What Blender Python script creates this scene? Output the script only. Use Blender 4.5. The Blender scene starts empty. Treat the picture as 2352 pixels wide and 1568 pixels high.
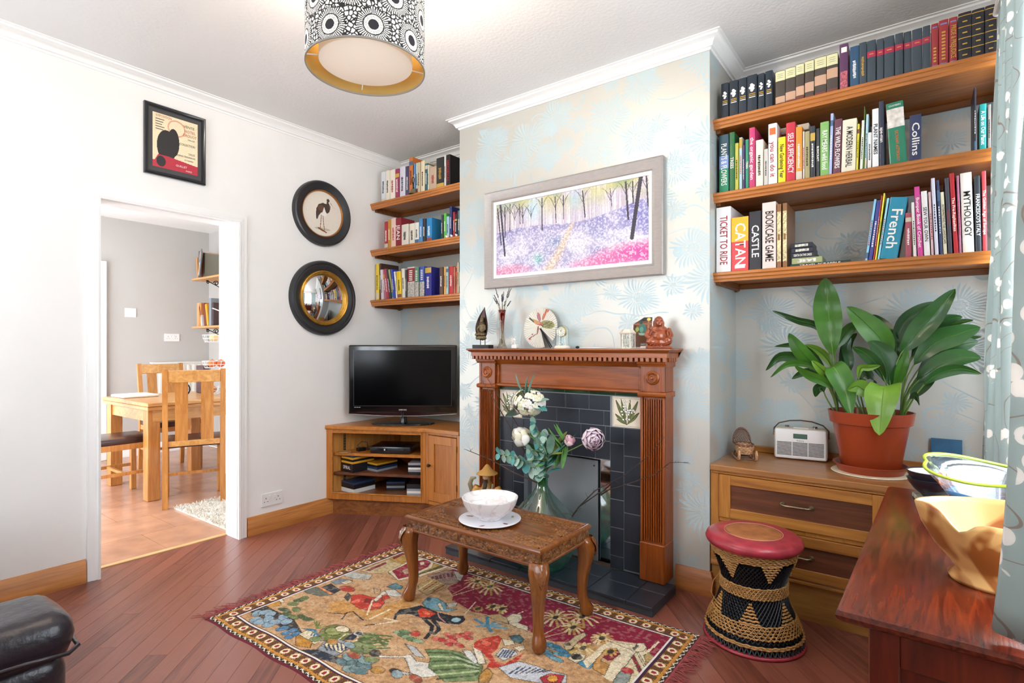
import bpy, bmesh, math, random
import numpy as np
from mathutils import Vector, Matrix, noise
random.seed(7)
S = bpy.context.scene
COL = S.collection
PI = math.pi
# ------------------------------------------------------------------ camera, world, lights, exposure
cam = bpy.data.cameras.new('camera')
cam.sensor_width = 36.0
cam.lens = 36.0 * 1250.0 / 2352.0
cam.shift_y = 14.0 / 2352.0
cam.clip_start = 0.02
camo = bpy.data.objects.new('camera', cam)
COL.objects.link(camo)
camo.location = (3.42, 0.0, 1.20)
camo.rotation_euler = (PI / 2, 0, math.radians(36.77))
S.camera = camo
S.view_settings.view_transform = 'Standard'
S.view_settings.look = 'None'
S.view_settings.gamma = 1.0
S.view_settings.use_curve_mapping = False
S.view_settings.exposure = 1.15
w = bpy.data.worlds.new('sky')
S.world = w
w.use_nodes = True
bg = w.node_tree.nodes['Background']
bg.inputs[0].default_value = (0.84, 0.92, 1.0, 1)
bg.inputs[1].default_value = 5.0
S.cycles.max_bounces = 10
S.cycles.diffuse_bounces = 5
S.cycles.transparent_max_bounces = 12
S.cycles.sample_clamp_indirect = 6.0
S.cycles.caustics_reflective = False
S.cycles.caustics_refractive = False
def portal(name, loc, rot, sx, sy):
 a = bpy.data.lights.new(name, 'AREA')
 a.shape = 'RECTANGLE'
 a.size, a.size_y = sx, sy
 a.cycles.is_portal = True
 o = bpy.data.objects.new(name, a)
 COL.objects.link(o)
 o.location, o.rotation_euler = loc, rot
 return o
portal('window_portal', (3.80, 1.72, 1.60), (0, PI / 2, 0), 1.5, 2.1)
portal('fill_window_portal', (1.15, -0.72, 1.6), (PI / 2, 0, PI), 1.3, 1.3)  # sampling portal of the added rear fill window
portal('dining_window_portal', (-1.9, 0.33, 1.15), (PI / 2, 0, PI), 2.6, 2.1)
# ------------------------------------------------------------------ helpers
def hexl(h, a=1.0):
 h = h.lstrip('#')
 v = [int(h[i:i + 2], 16) / 255 for i in (0, 2, 4)]
 return tuple((c / 12.92 if c <= .04045 else ((c + .055) / 1.055) ** 2.4) for c in v) + (a,)
MATS = {}
def newmat(name):
 m = bpy.data.materials.new(name)
 m.use_nodes = True
 nt = m.node_tree
 return m, nt, nt.nodes['Principled BSDF']
def nd(nt, t, **kw):
 n = nt.nodes.new(t)
 for k, v in kw.items():
  if k.startswith('i_'):
   n.inputs[k[2:].replace('_', ' ')].default_value = v
  else:
   setattr(n, k, v)
 return n
def mat(name, col, rough=.5, metal=0., spec=.5, var=0., vscale=12., bump=0., bscale=60., trans=0., coat=0., emit=None, es=1., alpha=1., ior=1.45, stretch=None, sub=0.):
 if name in MATS:
  return MATS[name]
 m, nt, b = newmat(name)
 c = hexl(col) if isinstance(col, str) else col
 b.inputs['Base Color'].default_value = c
 b.inputs['Roughness'].default_value = rough
 b.inputs['Metallic'].default_value = metal
 b.inputs['Specular IOR Level'].default_value = spec
 b.inputs['Transmission Weight'].default_value = trans
 b.inputs['Coat Weight'].default_value = coat
 b.inputs['Coat Roughness'].default_value = .15
 b.inputs['IOR'].default_value = ior
 b.inputs['Alpha'].default_value = alpha
 if emit:
  b.inputs['Emission Color'].default_value = hexl(emit)
  b.inputs['Emission Strength'].default_value = es
 if var or bump:
  tc = nd(nt, 'ShaderNodeTexCoord')
  src = tc.outputs['Object']
  if stretch:
   mp = nd(nt, 'ShaderNodeMapping')
   mp.inputs['Scale'].default_value = stretch
   nt.links.new(src, mp.inputs[0])
   src = mp.outputs[0]
 if var:
  n = nd(nt, 'ShaderNodeTexNoise')
  n.inputs['Scale'].default_value = vscale
  n.inputs['Detail'].default_value = 5
  nt.links.new(src, n.inputs['Vector'])
  r = nd(nt, 'ShaderNodeValToRGB')
  r.color_ramp.elements[0].position = .3
  r.color_ramp.elements[1].position = .7
  r.color_ramp.elements[0].color = tuple(x * (1 - var) for x in c[:3]) + (1,)
  r.color_ramp.elements[1].color = tuple(min(1, x * (1 + var)) for x in c[:3]) + (1,)
  nt.links.new(n.outputs['Fac'], r.inputs[0])
  nt.links.new(r.outputs[0], b.inputs['Base Color'])
 if bump:
  n = nd(nt, 'ShaderNodeTexNoise')
  n.inputs['Scale'].default_value = bscale
  n.inputs['Detail'].default_value = 3
  nt.links.new(src, n.inputs['Vector'])
  bp = nd(nt, 'ShaderNodeBump')
  bp.inputs['Strength'].default_value = bump
  bp.inputs['Distance'].default_value = .01
  nt.links.new(n.outputs['Fac'], bp.inputs['Height'])
  nt.links.new(bp.outputs[0], b.inputs['Normal'])
 MATS[name] = m
 return m
def wood(name, c1, c2, axis='x', rough=.4, coat=0., scale=1., rnd=0., dist=1.5, knots=False):
 """Grain stretched along one object axis."""
 if name in MATS:
  return MATS[name]
 m, nt, b = newmat(name)
 tc = nd(nt, 'ShaderNodeTexCoord')
 mp = nd(nt, 'ShaderNodeMapping')
 sc = [14 * scale] * 3
 sc['xyz'.index(axis)] = 1.1 * scale
 mp.inputs['Scale'].default_value = sc
 nt.links.new(tc.outputs['Object'], mp.inputs[0])
 n = nd(nt, 'ShaderNodeTexNoise')
 n.inputs['Scale'].default_value = 1.6
 n.inputs['Detail'].default_value = 6
 n.inputs['Distortion'].default_value = dist
 n2 = nd(nt, 'ShaderNodeTexNoise')
 n2.inputs['Scale'].default_value = 9
 n2.inputs['Detail'].default_value = 4
 nt.links.new(mp.outputs[0], n.inputs['Vector'])
 nt.links.new(mp.outputs[0], n2.inputs['Vector'])
 mx = nd(nt, 'ShaderNodeMath', operation='MULTIPLY_ADD')
 nt.links.new(n2.outputs['Fac'], mx.inputs[0])
 mx.inputs[1].default_value = .35
 nt.links.new(n.outputs['Fac'], mx.inputs[2])
 fac = mx.outputs[0]
 if rnd:
  oi = nd(nt, 'ShaderNodeObjectInfo')
  ad = nd(nt, 'ShaderNodeVectorMath', operation='ADD')
  nt.links.new(mp.outputs[0], ad.inputs[0])
  cx = nd(nt, 'ShaderNodeCombineXYZ')
  k = nd(nt, 'ShaderNodeMath', operation='MULTIPLY')
  k.inputs[1].default_value = 37.
  nt.links.new(oi.outputs['Random'], k.inputs[0])
  for i in range(3):
   nt.links.new(k.outputs[0], cx.inputs[i])
  nt.links.new(cx.outputs[0], ad.inputs[1])
  nt.links.new(ad.outputs[0], n.inputs['Vector'])
  nt.links.new(ad.outputs[0], n2.inputs['Vector'])
  k2 = nd(nt, 'ShaderNodeMath', operation='MULTIPLY_ADD')
  nt.links.new(oi.outputs['Random'], k2.inputs[0])
  k2.inputs[1].default_value = rnd
  nt.links.new(fac, k2.inputs[2])
  fac = k2.outputs[0]
 r = nd(nt, 'ShaderNodeValToRGB')
 r.color_ramp.elements[0].position = .45
 r.color_ramp.elements[1].position = .95 + rnd * .7
 r.color_ramp.elements[0].color = hexl(c1)
 r.color_ramp.elements[1].color = hexl(c2)
 nt.links.new(fac, r.inputs[0])
 nt.links.new(r.outputs[0], b.inputs['Base Color'])
 b.inputs['Roughness'].default_value = rough
 b.inputs['Coat Weight'].default_value = coat
 b.inputs['Coat Roughness'].default_value = .2
 bp = nd(nt, 'ShaderNodeBump')
 bp.inputs['Strength'].default_value = .12
 bp.inputs['Distance'].default_value = .004
 nt.links.new(n2.outputs['Fac'], bp.inputs['Height'])
 nt.links.new(bp.outputs[0], b.inputs['Normal'])
 MATS[name] = m
 return m
def vcol(name, rough=.6, bump=0., bscale=300., coat=0.):
 """Printed pattern held in the mesh's own colour attribute."""
 if name in MATS:
  return MATS[name]
 m, nt, b = newmat(name)
 a = nd(nt, 'ShaderNodeVertexColor')
 a.layer_name = 'Col'
 nt.links.new(a.outputs[0], b.inputs['Base Color'])
 b.inputs['Roughness'].default_value = rough
 b.inputs['Coat Weight'].default_value = coat
 if bump:
  tc = nd(nt, 'ShaderNodeTexCoord')
  n = nd(nt, 'ShaderNodeTexNoise')
  n.inputs['Scale'].default_value = bscale
  nt.links.new(tc.outputs['Object'], n.inputs['Vector'])
  bp = nd(nt, 'ShaderNodeBump')
  bp.inputs['Strength'].default_value = bump
  bp.inputs['Distance'].default_value = .004
  nt.links.new(n.outputs['Fac'], bp.inputs['Height'])
  nt.links.new(bp.outputs[0], b.inputs['Normal'])
 MATS[name] = m
 return m
def thin(name, col, ramp=None, refl=.10, rough=.02, haze=0.):
 """Thin clear glass: tinted see-through sheet with a glossy edge."""
 if name in MATS:
  return MATS[name]
 m, nt, b = newmat(name)
 nt.nodes.remove(b)
 t = nd(nt, 'ShaderNodeBsdfTransparent')
 t.inputs[0].default_value = hexl(col)
 if ramp:
  tc = nd(nt, 'ShaderNodeTexCoord')
  sp = nd(nt, 'ShaderNodeSeparateXYZ')
  nt.links.new(tc.outputs['Object'], sp.inputs[0])
  r = nd(nt, 'ShaderNodeValToRGB')
  for i, (p, c) in enumerate(ramp):
   e = r.color_ramp.elements[i] if i < 2 else r.color_ramp.elements.new(p)
   e.position = p
   e.color = hexl(c)
  nt.links.new(sp.outputs[2], r.inputs[0])
  nt.links.new(r.outputs[0], t.inputs[0])
 g = nd(nt, 'ShaderNodeBsdfGlossy')
 g.inputs['Roughness'].default_value = rough
 lw = nd(nt, 'ShaderNodeLayerWeight')
 lw.inputs[0].default_value = .25
 k = nd(nt, 'ShaderNodeMath', operation='MULTIPLY_ADD')
 nt.links.new(lw.outputs['Facing'], k.inputs[0])
 k.inputs[1].default_value = .45
 k.inputs[2].default_value = refl * .3
 x = nd(nt, 'ShaderNodeMixShader')
 nt.links.new(k.outputs[0], x.inputs[0])
 nt.links.new(t.outputs[0], x.inputs[1])
 nt.links.new(g.outputs[0], x.inputs[2])
 if haze:
  d = nd(nt, 'ShaderNodeBsdfTranslucent')
  d.inputs[0].default_value = hexl(col)
  if ramp:
   nt.links.new(r.outputs[0], d.inputs[0])
  y = nd(nt, 'ShaderNodeMixShader')
  y.inputs[0].default_value = haze
  nt.links.new(x.outputs[0], y.inputs[1])
  nt.links.new(d.outputs[0], y.inputs[2])
  x = y
 nt.links.new(x.outputs[0], nt.nodes['Material Output'].inputs[0])
 MATS[name] = m
 return m
def thing(name, label, cat, loc=(0, 0, 0), rotz=0., group=None):
 o = bpy.data.objects.new(name, None)
 COL.objects.link(o)
 o.empty_display_size = .05
 o.location = loc
 o.rotation_euler = (0, 0, rotz)
 o['label'] = label
 o['category'] = cat
 if group:
  o['group'] = group
 return o
def tag(o, label, cat, group=None):
 o['label'] = label
 o['category'] = cat
 if group:
  o['group'] = group
 return o
def obj(name, bm, m, parent=None, smooth=False, w=False, label=None, recalc=True):
 """Link a bmesh as one object; w=True: vertices are in room coordinates, moved into the parent's frame."""
 if w and parent is not None:
  M = Matrix.Identity(4)
  p = parent
  while p is not None:
   M = (Matrix.Translation(p.location) @ p.rotation_euler.to_matrix().to_4x4()) @ M
   p = p.parent
  bmesh.ops.transform(bm, matrix=M.inverted(), verts=bm.verts)
 if recalc:
  bmesh.ops.recalc_face_normals(bm, faces=bm.faces)
 me = bpy.data.meshes.new(name)
 bm.to_mesh(me)
 bm.free()
 if smooth:
  for p in me.polygons:
   p.use_smooth = True
  if smooth != 'all':
   me.set_sharp_from_angle(angle=math.radians(40))
 me.materials.append(m)
 o = bpy.data.objects.new(name, me)
 COL.objects.link(o)
 if parent is not None:
  o.parent = parent
 if label:
  o['label'] = label
 return o
def struct(name, bm, m, smooth=False, label=None):
 o = obj(name, bm, m, smooth=smooth, label=label)
 o['kind'] = 'structure'
 return o
def B():
 return bmesh.new()
def bx(bm, x0, x1, y0, y1, z0, z1, bev=0., seg=1, M=None):
 t = bmesh.new() if (bev or M is not None) else bm
 vs = [t.verts.new((x, y, z)) for x in (x0, x1) for y in (y0, y1) for z in (z0, z1)]
 for f in ((0, 1, 3, 2), (4, 6, 7, 5), (0, 4, 5, 1), (2, 3, 7, 6), (0, 2, 6, 4), (1, 5, 7, 3)):
  t.faces.new([vs[i] for i in f])
 if t is not bm:
  if bev:
   bmesh.ops.bevel(t, geom=t.edges[:], offset=bev, segments=seg, affect='EDGES', profile=.5)
  if M is not None:
   bmesh.ops.transform(t, matrix=M, verts=t.verts)
  join(bm, t)
 return bm
def join(bm, t):
 me = bpy.data.meshes.new('tmp')
 t.to_mesh(me)
 t.free()
 bm.from_mesh(me)
 bpy.data.meshes.remove(me)
def box(x0, x1, y0, y1, z0, z1, bev=0., seg=1):
 return bx(B(), x0, x1, y0, y1, z0, z1, bev, seg)
def prism(bm, poly, a0, a1, plane='xy', bev=0.):
 """poly in plane xy/xz/yz, swept along the remaining axis a0..a1."""
 t = bmesh.new()
 def P(p, a):
  return {'xy': (p[0], p[1], a), 'xz': (p[0], a, p[1]), 'yz': (a, p[0], p[1])}[plane]
 A = [t.verts.new(P(p, a0)) for p in poly]
 Bv = [t.verts.new(P(p, a1)) for p in poly]
 t.faces.new(A)
 t.faces.new(Bv[::-1])
 n = len(poly)
 for i in range(n):
  t.faces.new((A[i], Bv[i], Bv[(i + 1) % n], A[(i + 1) % n]))
 if bev:
  bmesh.ops.bevel(t, geom=t.edges[:], offset=bev, segments=1, affect='EDGES')
 join(bm, t)
 return bm
def lathe(bm, prof, n=32, c=(0, 0, 0), M=None, closed=False):
 t = bmesh.new()
 rings = []
 for r, z in prof:
  if r < 1e-5:
   rings.append([t.verts.new((0, 0, z))])
  else:
   rings.append([t.verts.new((r * math.cos(2 * PI * i / n), r * math.sin(2 * PI * i / n), z)) for i in range(n)])
 pr = list(zip(rings[:-1], rings[1:]))
 if closed:
  pr.append((rings[-1], rings[0]))
 for a, b in pr:
  for i in range(n):
   j = (i + 1) % n
   if len(a) == 1 and len(b) == 1:
    continue
   if len(a) == 1:
    t.faces.new((a[0], b[i], b[j]))
   elif len(b) == 1:
    t.faces.new((a[i], b[0], a[j]))
   else:
    t.faces.new((a[i], b[i], b[j], a[j]))
 bmesh.ops.translate(t, verts=t.verts, vec=c)
 if M is not None:
  bmesh.ops.transform(t, matrix=M, verts=t.verts)
 join(bm, t)
 return bm
def tube(bm, pts, r, n=8, cap=True, flat=1.0, loop=False):
 """Round bar along a polyline; r a number or one per point; flat squashes it."""
 pts = [Vector(p) for p in pts]
 k = len(pts)
 rs = list(r) if hasattr(r, '__len__') else [r] * k
 rings = []
 up = Vector((0, 0, 1))
 prev = None
 for i, p in enumerate(pts):
  if loop:
   d = pts[(i + 1) % k] - pts[i - 1]
  else:
   d = (pts[min(i + 1, k - 1)] - pts[max(i - 1, 0)])
  if d.length < 1e-9:
   d = Vector((0, 0, 1))
  d.normalize()
  if prev is None:
   u = d.cross(up)
   if u.length < 1e-3:
    u = d.cross(Vector((1, 0, 0)))
  else:
   u = prev - d * prev.dot(d)
   if u.length < 1e-4:
    u = d.cross(up)
  u.normalize()
  prev = u
  v = d.cross(u)
  rings.append([bm.verts.new(p + (u * math.cos(2 * PI * j / n) + v * flat * math.sin(2 * PI * j / n)) * rs[i]) for j in range(n)])
 pr = list(zip(rings[:-1], rings[1:]))
 if loop:
  pr.append((rings[-1], rings[0]))
 for a, b in pr:
  for j in range(n):
   bm.faces.new((a[j], b[j], b[(j + 1) % n], a[(j + 1) % n]))
 if cap and not loop:
  bm.faces.new(rings[0][::-1])
  bm.faces.new(rings[-1])
 return bm
def ball(bm, c, r, u=16, v=10, M=None):
 t = bmesh.new()
 bmesh.ops.create_uvsphere(t, u_segments=u, v_segments=v, radius=1)
 sx, sy, sz = r if hasattr(r, '__len__') else (r, r, r)
 mm = Matrix.Translation(c) @ (M if M is not None else Matrix.Identity(4)) @ Matrix.Diagonal((sx, sy, sz, 1))
 bmesh.ops.transform(t, matrix=mm, verts=t.verts)
 join(bm, t)
 return bm
def sweep(bm, path, prof, closed=False, side=1):
 """Moulding: profile points (offset to the left of travel * side, z) along a plan polyline, mitred."""
 n = len(path)
 P = [Vector((p[0], p[1])) for p in path]
 rings = []
 for i in range(n):
  a = P[i] - P[i - 1] if (i > 0 or closed) else P[1] - P[0]
  b = P[(i + 1) % n] - P[i] if (i < n - 1 or closed) else a
  a = a.normalized()
  b = b.normalized()
  na, nb = Vector((-a.y, a.x)), Vector((-b.y, b.x))
  m = na + nb
  m = m / max(m.dot(na), 1e-4)
  rings.append([bm.verts.new((P[i].x + m.x * o * side, P[i].y + m.y * o * side, z)) for o, z in prof])
 k = len(prof)
 for i in range(n if closed else n - 1):
  a, b = rings[i], rings[(i + 1) % n]
  for j in range(k):
   bm.faces.new((a[j], b[j], b[(j + 1) % k], a[(j + 1) % k]))
 if not closed:
  bm.faces.new(rings[0])
  bm.faces.new(rings[-1][::-1])
 return bm
def text(s, size, loc, m, parent, rot=(PI / 2, 0, 0), width=None, name='lettering', bold=.0, align='CENTER', w=False):
 cu = bpy.data.curves.new(name, 'FONT')
 cu.body = s
 cu.size = size
 cu.align_x = align
 cu.align_y = 'CENTER'
 cu.resolution_u = 2
 cu.offset = bold * size
 cu.materials.append(m)
 o = bpy.data.objects.new(name, cu)
 COL.objects.link(o)
 if isinstance(rot, Matrix):
  o.rotation_euler = rot.to_euler()
 else:
  o.rotation_euler = rot
 if w and parent is not None:
  loc = Vector(loc) - parent.location
 o.location = loc
 o.parent = parent
 if width:
  est = sum(.30 if ch in "iljtfI'.,! " else (.85 if ch in 'mwMW' else (.68 if ch.isupper() else .54)) for ch in s) * size
  o.scale = (width / est, 1, 1)
 return o
DOWN = Matrix(((0, 1, 0), (0, 0, -1), (-1, 0, 0)))   # spine lettering reading downwards, facing -y
def empty_part(name, parent, loc=(0, 0, 0)):
 o = bpy.data.objects.new(name, None)
 COL.objects.link(o)
 o.parent = parent
 o.location = loc
 return o
class Canvas:
 """A print as an array of colours, later laid on a grid mesh."""
 def __init__(s, nx, ny, col):
  s.nx, s.ny = nx, ny
  s.a = np.empty((ny, nx, 3))
  s.a[:] = hexl(col)[:3]
  s.X, s.Y = np.meshgrid((np.arange(nx) + .5) / nx, (np.arange(ny) + .5) / ny)
 def put(s, mask, col, al=1.):
  c = np.array(hexl(col)[:3] if isinstance(col, str) else col)
  m = (mask * al)[..., None] if mask.dtype != bool else (mask.astype(float) * al)[..., None]
  s.a = s.a * (1 - m) + c * m
 def poly(s, pts, col, al=1.):
  X, Y = s.X, s.Y
  ins = np.zeros(X.shape, bool)
  n = len(pts)
  for i in range(n):
   x0, y0 = pts[i]
   x1, y1 = pts[(i + 1) % n]
   if y0 == y1:
    continue
   c = ((y0 > Y) != (y1 > Y)) & (X < (x1 - x0) * (Y - y0) / (y1 - y0) + x0)
   ins ^= c
  s.put(ins, col, al)
 def ell(s, cx, cy, rx, ry, col, al=1., rot=0.):
  dx, dy = s.X - cx, s.Y - cy
  c, q = math.cos(rot), math.sin(rot)
  s.put(((dx * c + dy * q) / rx) ** 2 + ((-dx * q + dy * c) / ry) ** 2 < 1, col, al)
 def line(s, pts, wd, col, asp=1., al=1.):
  """wd as a fraction of the width; asp = width/height of the print."""
  m = np.zeros(s.X.shape, bool)
  for (x0, y0), (x1, y1) in zip(pts[:-1], pts[1:]):
   dx, dy = x1 - x0, (y1 - y0) / asp
   L2 = dx * dx + dy * dy + 1e-12
   px, py = s.X - x0, (s.Y - y0) / asp
   t = np.clip((px * dx + py * dy) / L2, 0, 1)
   m |= (px - t * dx) ** 2 + (py - t * dy) ** 2 < (wd / 2) ** 2
  s.put(m, col, al)
 def fuzz(s, seed, amt, scale=1):
  rg = np.random.RandomState(seed)
  g = rg.rand(s.ny // scale + 2, s.nx // scale + 2)
  g = np.kron(g, np.ones((scale, scale)))[:s.ny, :s.nx]
  s.a *= (1 + amt * (g - .5) * 2)[..., None]
  s.a = np.clip(s.a, 0, 1)
 def noise(s, seed, fx, fy, octv=4):
  rg = np.random.RandomState(seed)
  out = np.zeros((s.ny, s.nx))
  amp, tot = 1., 0.
  for o in range(octv):
   gx, gy = int(fx * 2 ** o) + 2, int(fy * 2 ** o) + 2
   g = rg.rand(gy, gx)
   u = s.X * (gx - 1.001)
   v = s.Y * (gy - 1.001)
   i, j = u.astype(int), v.astype(int)
   fu, fv = u - i, v - j
   fu, fv = fu * fu * (3 - 2 * fu), fv * fv * (3 - 2 * fv)
   out += amp * ((g[j, i] * (1 - fu) + g[j, i + 1] * fu) * (1 - fv) + (g[j + 1, i] * (1 - fu) + g[j + 1, i + 1] * fu) * fv)
   tot += amp
   amp *= .5
  return out / tot
def sheet(name, cv, fn, m, parent, kind=None):
 """Grid mesh, one quad per print cell; fn(U, V) gives the x, y, z arrays."""
 nx, ny = cv.nx, cv.ny
 U, V = np.meshgrid(np.linspace(0, 1, nx + 1), np.linspace(0, 1, ny + 1))
 x, y, z = fn(U, V)
 co = np.stack([np.broadcast_to(x, U.shape), np.broadcast_to(y, U.shape), np.broadcast_to(z, U.shape)], -1).reshape(-1, 3).astype(np.float32)
 i, j = np.meshgrid(np.arange(nx), np.arange(ny))
 v0 = (j * (nx + 1) + i).ravel()
 q = np.stack([v0, v0 + 1, v0 + nx + 2, v0 + nx + 1], -1).astype(np.int32)
 me = bpy.data.meshes.new(name)
 me.vertices.add(len(co))
 me.vertices.foreach_set('co', co.ravel())
 nf = nx * ny
 me.loops.add(nf * 4)
 me.loops.foreach_set('vertex_index', q.ravel())
 me.polygons.add(nf)
 me.polygons.foreach_set('loop_start', np.arange(0, nf * 4, 4, dtype=np.int32))
 me.update(calc_edges=True)
 at = me.color_attributes.new('Col', 'FLOAT_COLOR', 'CORNER')
 c = np.concatenate([np.clip(cv.a, 0, 1).reshape(-1, 3), np.ones((nf, 1))], 1)
 at.data.foreach_set('color', np.repeat(c, 4, 0).astype(np.float32).ravel())
 me.materials.append(m)
 o = bpy.data.objects.new(name, me)
 COL.objects.link(o)
 if parent is not None:
  o.parent = parent
 return o
def seq(names):
 return names
ORD = ['first', 'second', 'third', 'fourth', 'fifth', 'sixth', 'seventh', 'eighth', 'ninth', 'tenth', 'eleventh', 'twelfth', 'thirteenth',
 'fourteenth', 'fifteenth', 'sixteenth', 'seventeenth', 'eighteenth', 'nineteenth', 'twentieth', 'twenty-first', 'twenty-second',
 'twenty-third', 'twenty-fourth', 'twenty-fifth', 'twenty-sixth', 'twenty-seventh', 'twenty-eighth', 'twenty-ninth', 'thirtieth',
 'thirty-first', 'thirty-second', 'thirty-third']
# ------------------------------------------------------------------ the room
XR, YB, H = 3.72, -0.62, 2.70          # window wall, rear wall, ceiling
CX0, CX1, CY = 0.985, 2.61, 2.68       # chimney breast
YL, YRR = 3.05, 3.15                   # alcove backs
TW = .14                               # wall thickness
plaster = mat('white_plaster', '#efedea', .75, var=.02, vscale=3, bump=.05, bscale=25)
gloss = mat('white_gloss_paint', '#f1f0ee', .3, bump=.03, bscale=30)
pine = wood('pine_skirting', '#a5662f', '#d08c4a', 'y', .45)
pine_x = wood('pine_skirting_x', '#94562a', '#c07c40', 'x', .45)
def ceiling_mat():
 m, nt, b = newmat('textured_ceiling')
 b.inputs['Base Color'].default_value = hexl('#eceae8')
 b.inputs['Roughness'].default_value = .6
 tc = nd(nt, 'ShaderNodeTexCoord')
 v = nd(nt, 'ShaderNodeTexVoronoi')
 v.inputs['Scale'].default_value = 38
 n = nd(nt, 'ShaderNodeTexNoise')
 n.inputs['Scale'].default_value = 60
 nt.links.new(tc.outputs['Object'], v.inputs['Vector'])
 nt.links.new(tc.outputs['Object'], n.inputs['Vector'])
 a = nd(nt, 'ShaderNodeMath', operation='MULTIPLY_ADD')
 nt.links.new(n.outputs['Fac'], a.inputs[0])
 a.inputs[1].default_value = 1.2
 s = nd(nt, 'ShaderNodeMath', operation='LESS_THAN')
 s.inputs[1].default_value = .14
 nt.links.new(v.outputs['Distance'], s.inputs[0])
 nt.links.new(s.outputs[0], a.inputs[2])
 bp = nd(nt, 'ShaderNodeBump')
 bp.inputs['Strength'].default_value = .26
 bp.inputs['Distance'].default_value = .005
 nt.links.new(a.outputs[0], bp.inputs['Height'])
 nt.links.new(bp.outputs[0], b.inputs['Normal'])
 return m
def wallpaper(name, ax):
 """Silvery paper printed with pale blue chrysanthemums on trailing stems."""
 m, nt, b = newmat(name)
 Lk = nt.links.new
 def mth(op, a, c=None, d=None):
  n = nd(nt, 'ShaderNodeMath', operation=op)
  for i, v in enumerate((a, c, d)):
   if v is None:
    continue
   if isinstance(v, (int, float)):
    n.inputs[i].default_value = v
   else:
    Lk(v, n.inputs[i])
  return n.outputs[0]
 tc = nd(nt, 'ShaderNodeTexCoord')
 sp = nd(nt, 'ShaderNodeSeparateXYZ')
 Lk(tc.outputs['Object'], sp.inputs[0])
 cb = nd(nt, 'ShaderNodeCombineXYZ')
 Lk(sp.outputs['X' if ax == 'x' else 'Y'], cb.inputs[0])
 Lk(sp.outputs['Z'], cb.inputs[1])
 uv = cb.outputs[0]
 masks = []
 for scale, rnd, R0, npet, off in ((3.7, .75, .136, 30, 0.), (4.2, .9, .066, 15, 5.37)):
  o = nd(nt, 'ShaderNodeVectorMath', operation='ADD')
  o.inputs[1].default_value = (off, off * .7, 0)
  Lk(uv, o.inputs[0])
  v = nd(nt, 'ShaderNodeTexVoronoi', voronoi_dimensions='2D')
  v.inputs['Scale'].default_value = scale
  v.inputs['Randomness'].default_value = rnd
  Lk(o.outputs[0], v.inputs['Vector'])
  l = nd(nt, 'ShaderNodeVectorMath', operation='SUBTRACT')
  Lk(o.outputs[0], l.inputs[0])
  Lk(v.outputs['Position'], l.inputs[1])
  s2 = nd(nt, 'ShaderNodeSeparateXYZ')
  Lk(l.outputs[0], s2.inputs[0])
  ly = mth('MULTIPLY', s2.outputs[1], 1.18)
  r = mth('SQRT', mth('ADD', mth('POWER', mth('ABSOLUTE', s2.outputs[0]), 2.), mth('POWER', mth('ABSOLUTE', ly), 2.)))
  th = mth('ARCTAN2', ly, s2.outputs[0])
  sc = nd(nt, 'ShaderNodeSeparateColor')
  Lk(v.outputs['Color'], sc.inputs[0])
  R = mth('MULTIPLY', mth('MULTIPLY_ADD', sc.outputs[0], .35, .75), R0)
  q = mth('DIVIDE', r, R)
  # petals curl with the radius, more on one side
  curl = mth('MULTIPLY', mth('MULTIPLY', q, q), mth('MULTIPLY_ADD', mth('SINE', th), .30, mth('MULTIPLY_ADD', sc.outputs[1], .4, -.2)))
  t2 = mth('MULTIPLY', mth('ADD', th, curl), float(npet))
  sn = mth('SINE', t2)
  edge = mth('MULTIPLY_ADD', mth('SINE', mth('MULTIPLY_ADD', th, 5., mth('MULTIPLY', sc.outputs[2], 6.))), .12,
    mth('MULTIPLY_ADD', sn, .20, .74))
  body = mth('LESS_THAN', q, edge)
  gap = mth('GREATER_THAN', sn, mth('MULTIPLY_ADD', q, .45, -.62))
  outer = mth('MULTIPLY', mth('MULTIPLY', body, gap), mth('GREATER_THAN', q, .30))
  # heart of short overlapping petals
  t3 = mth('MULTIPLY', th, float(npet // 3))
  hs = mth('SINE', mth('MULTIPLY_ADD', q, 40., mth('MULTIPLY', mth('SINE', t3), 1.6)))
  heart = mth('MULTIPLY', mth('LESS_THAN', q, .27), mth('GREATER_THAN', hs, -.45))
  masks.append(mth('MAXIMUM', outer, heart))
 # stems: contour lines of a smooth field
 n = nd(nt, 'ShaderNodeTexNoise', noise_dimensions='2D')
 n.inputs['Scale'].default_value = 2.1
 n.inputs['Detail'].default_value = .6
 Lk(uv, n.inputs['Vector'])
 st = mth('LESS_THAN', mth('ABSOLUTE', mth('SUBTRACT', mth('FRACT', mth('MULTIPLY', n.outputs['Fac'], 8.)), .5)), .026)
 n3 = nd(nt, 'ShaderNodeTexNoise', noise_dimensions='2D')
 n3.inputs['Scale'].default_value = 3.3
 Lk(uv, n3.inputs['Vector'])
 st = mth('MULTIPLY', st, mth('GREATER_THAN', n3.outputs['Fac'], .47))
 mk = mth('MAXIMUM', mth('MAXIMUM', masks[0], masks[1]), st)
 mx = nd(nt, 'ShaderNodeMix', data_type='RGBA')
 Lk(mk, mx.inputs[0])
 mx.inputs[6].default_value = hexl('#c9c7bf')
 mx.inputs[7].default_value = hexl('#b6c8cc')
 Lk(mx.outputs[2], b.inputs['Base Color'])
 Lk(mth('MULTIPLY_ADD', mk, -.30, .38), b.inputs['Metallic'])
 Lk(mth('MULTIPLY_ADD', mk, .1, .42), b.inputs['Roughness'])
 bp = nd(nt, 'ShaderNodeBump')
 bp.inputs['Strength'].default_value = .25
 bp.inputs['Distance'].default_value = .002
 Lk(mk, bp.inputs['Height'])
 Lk(bp.outputs[0], b.inputs['Normal'])
 return m
paper_x = wallpaper('chrysanthemum_wallpaper', 'x')
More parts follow.
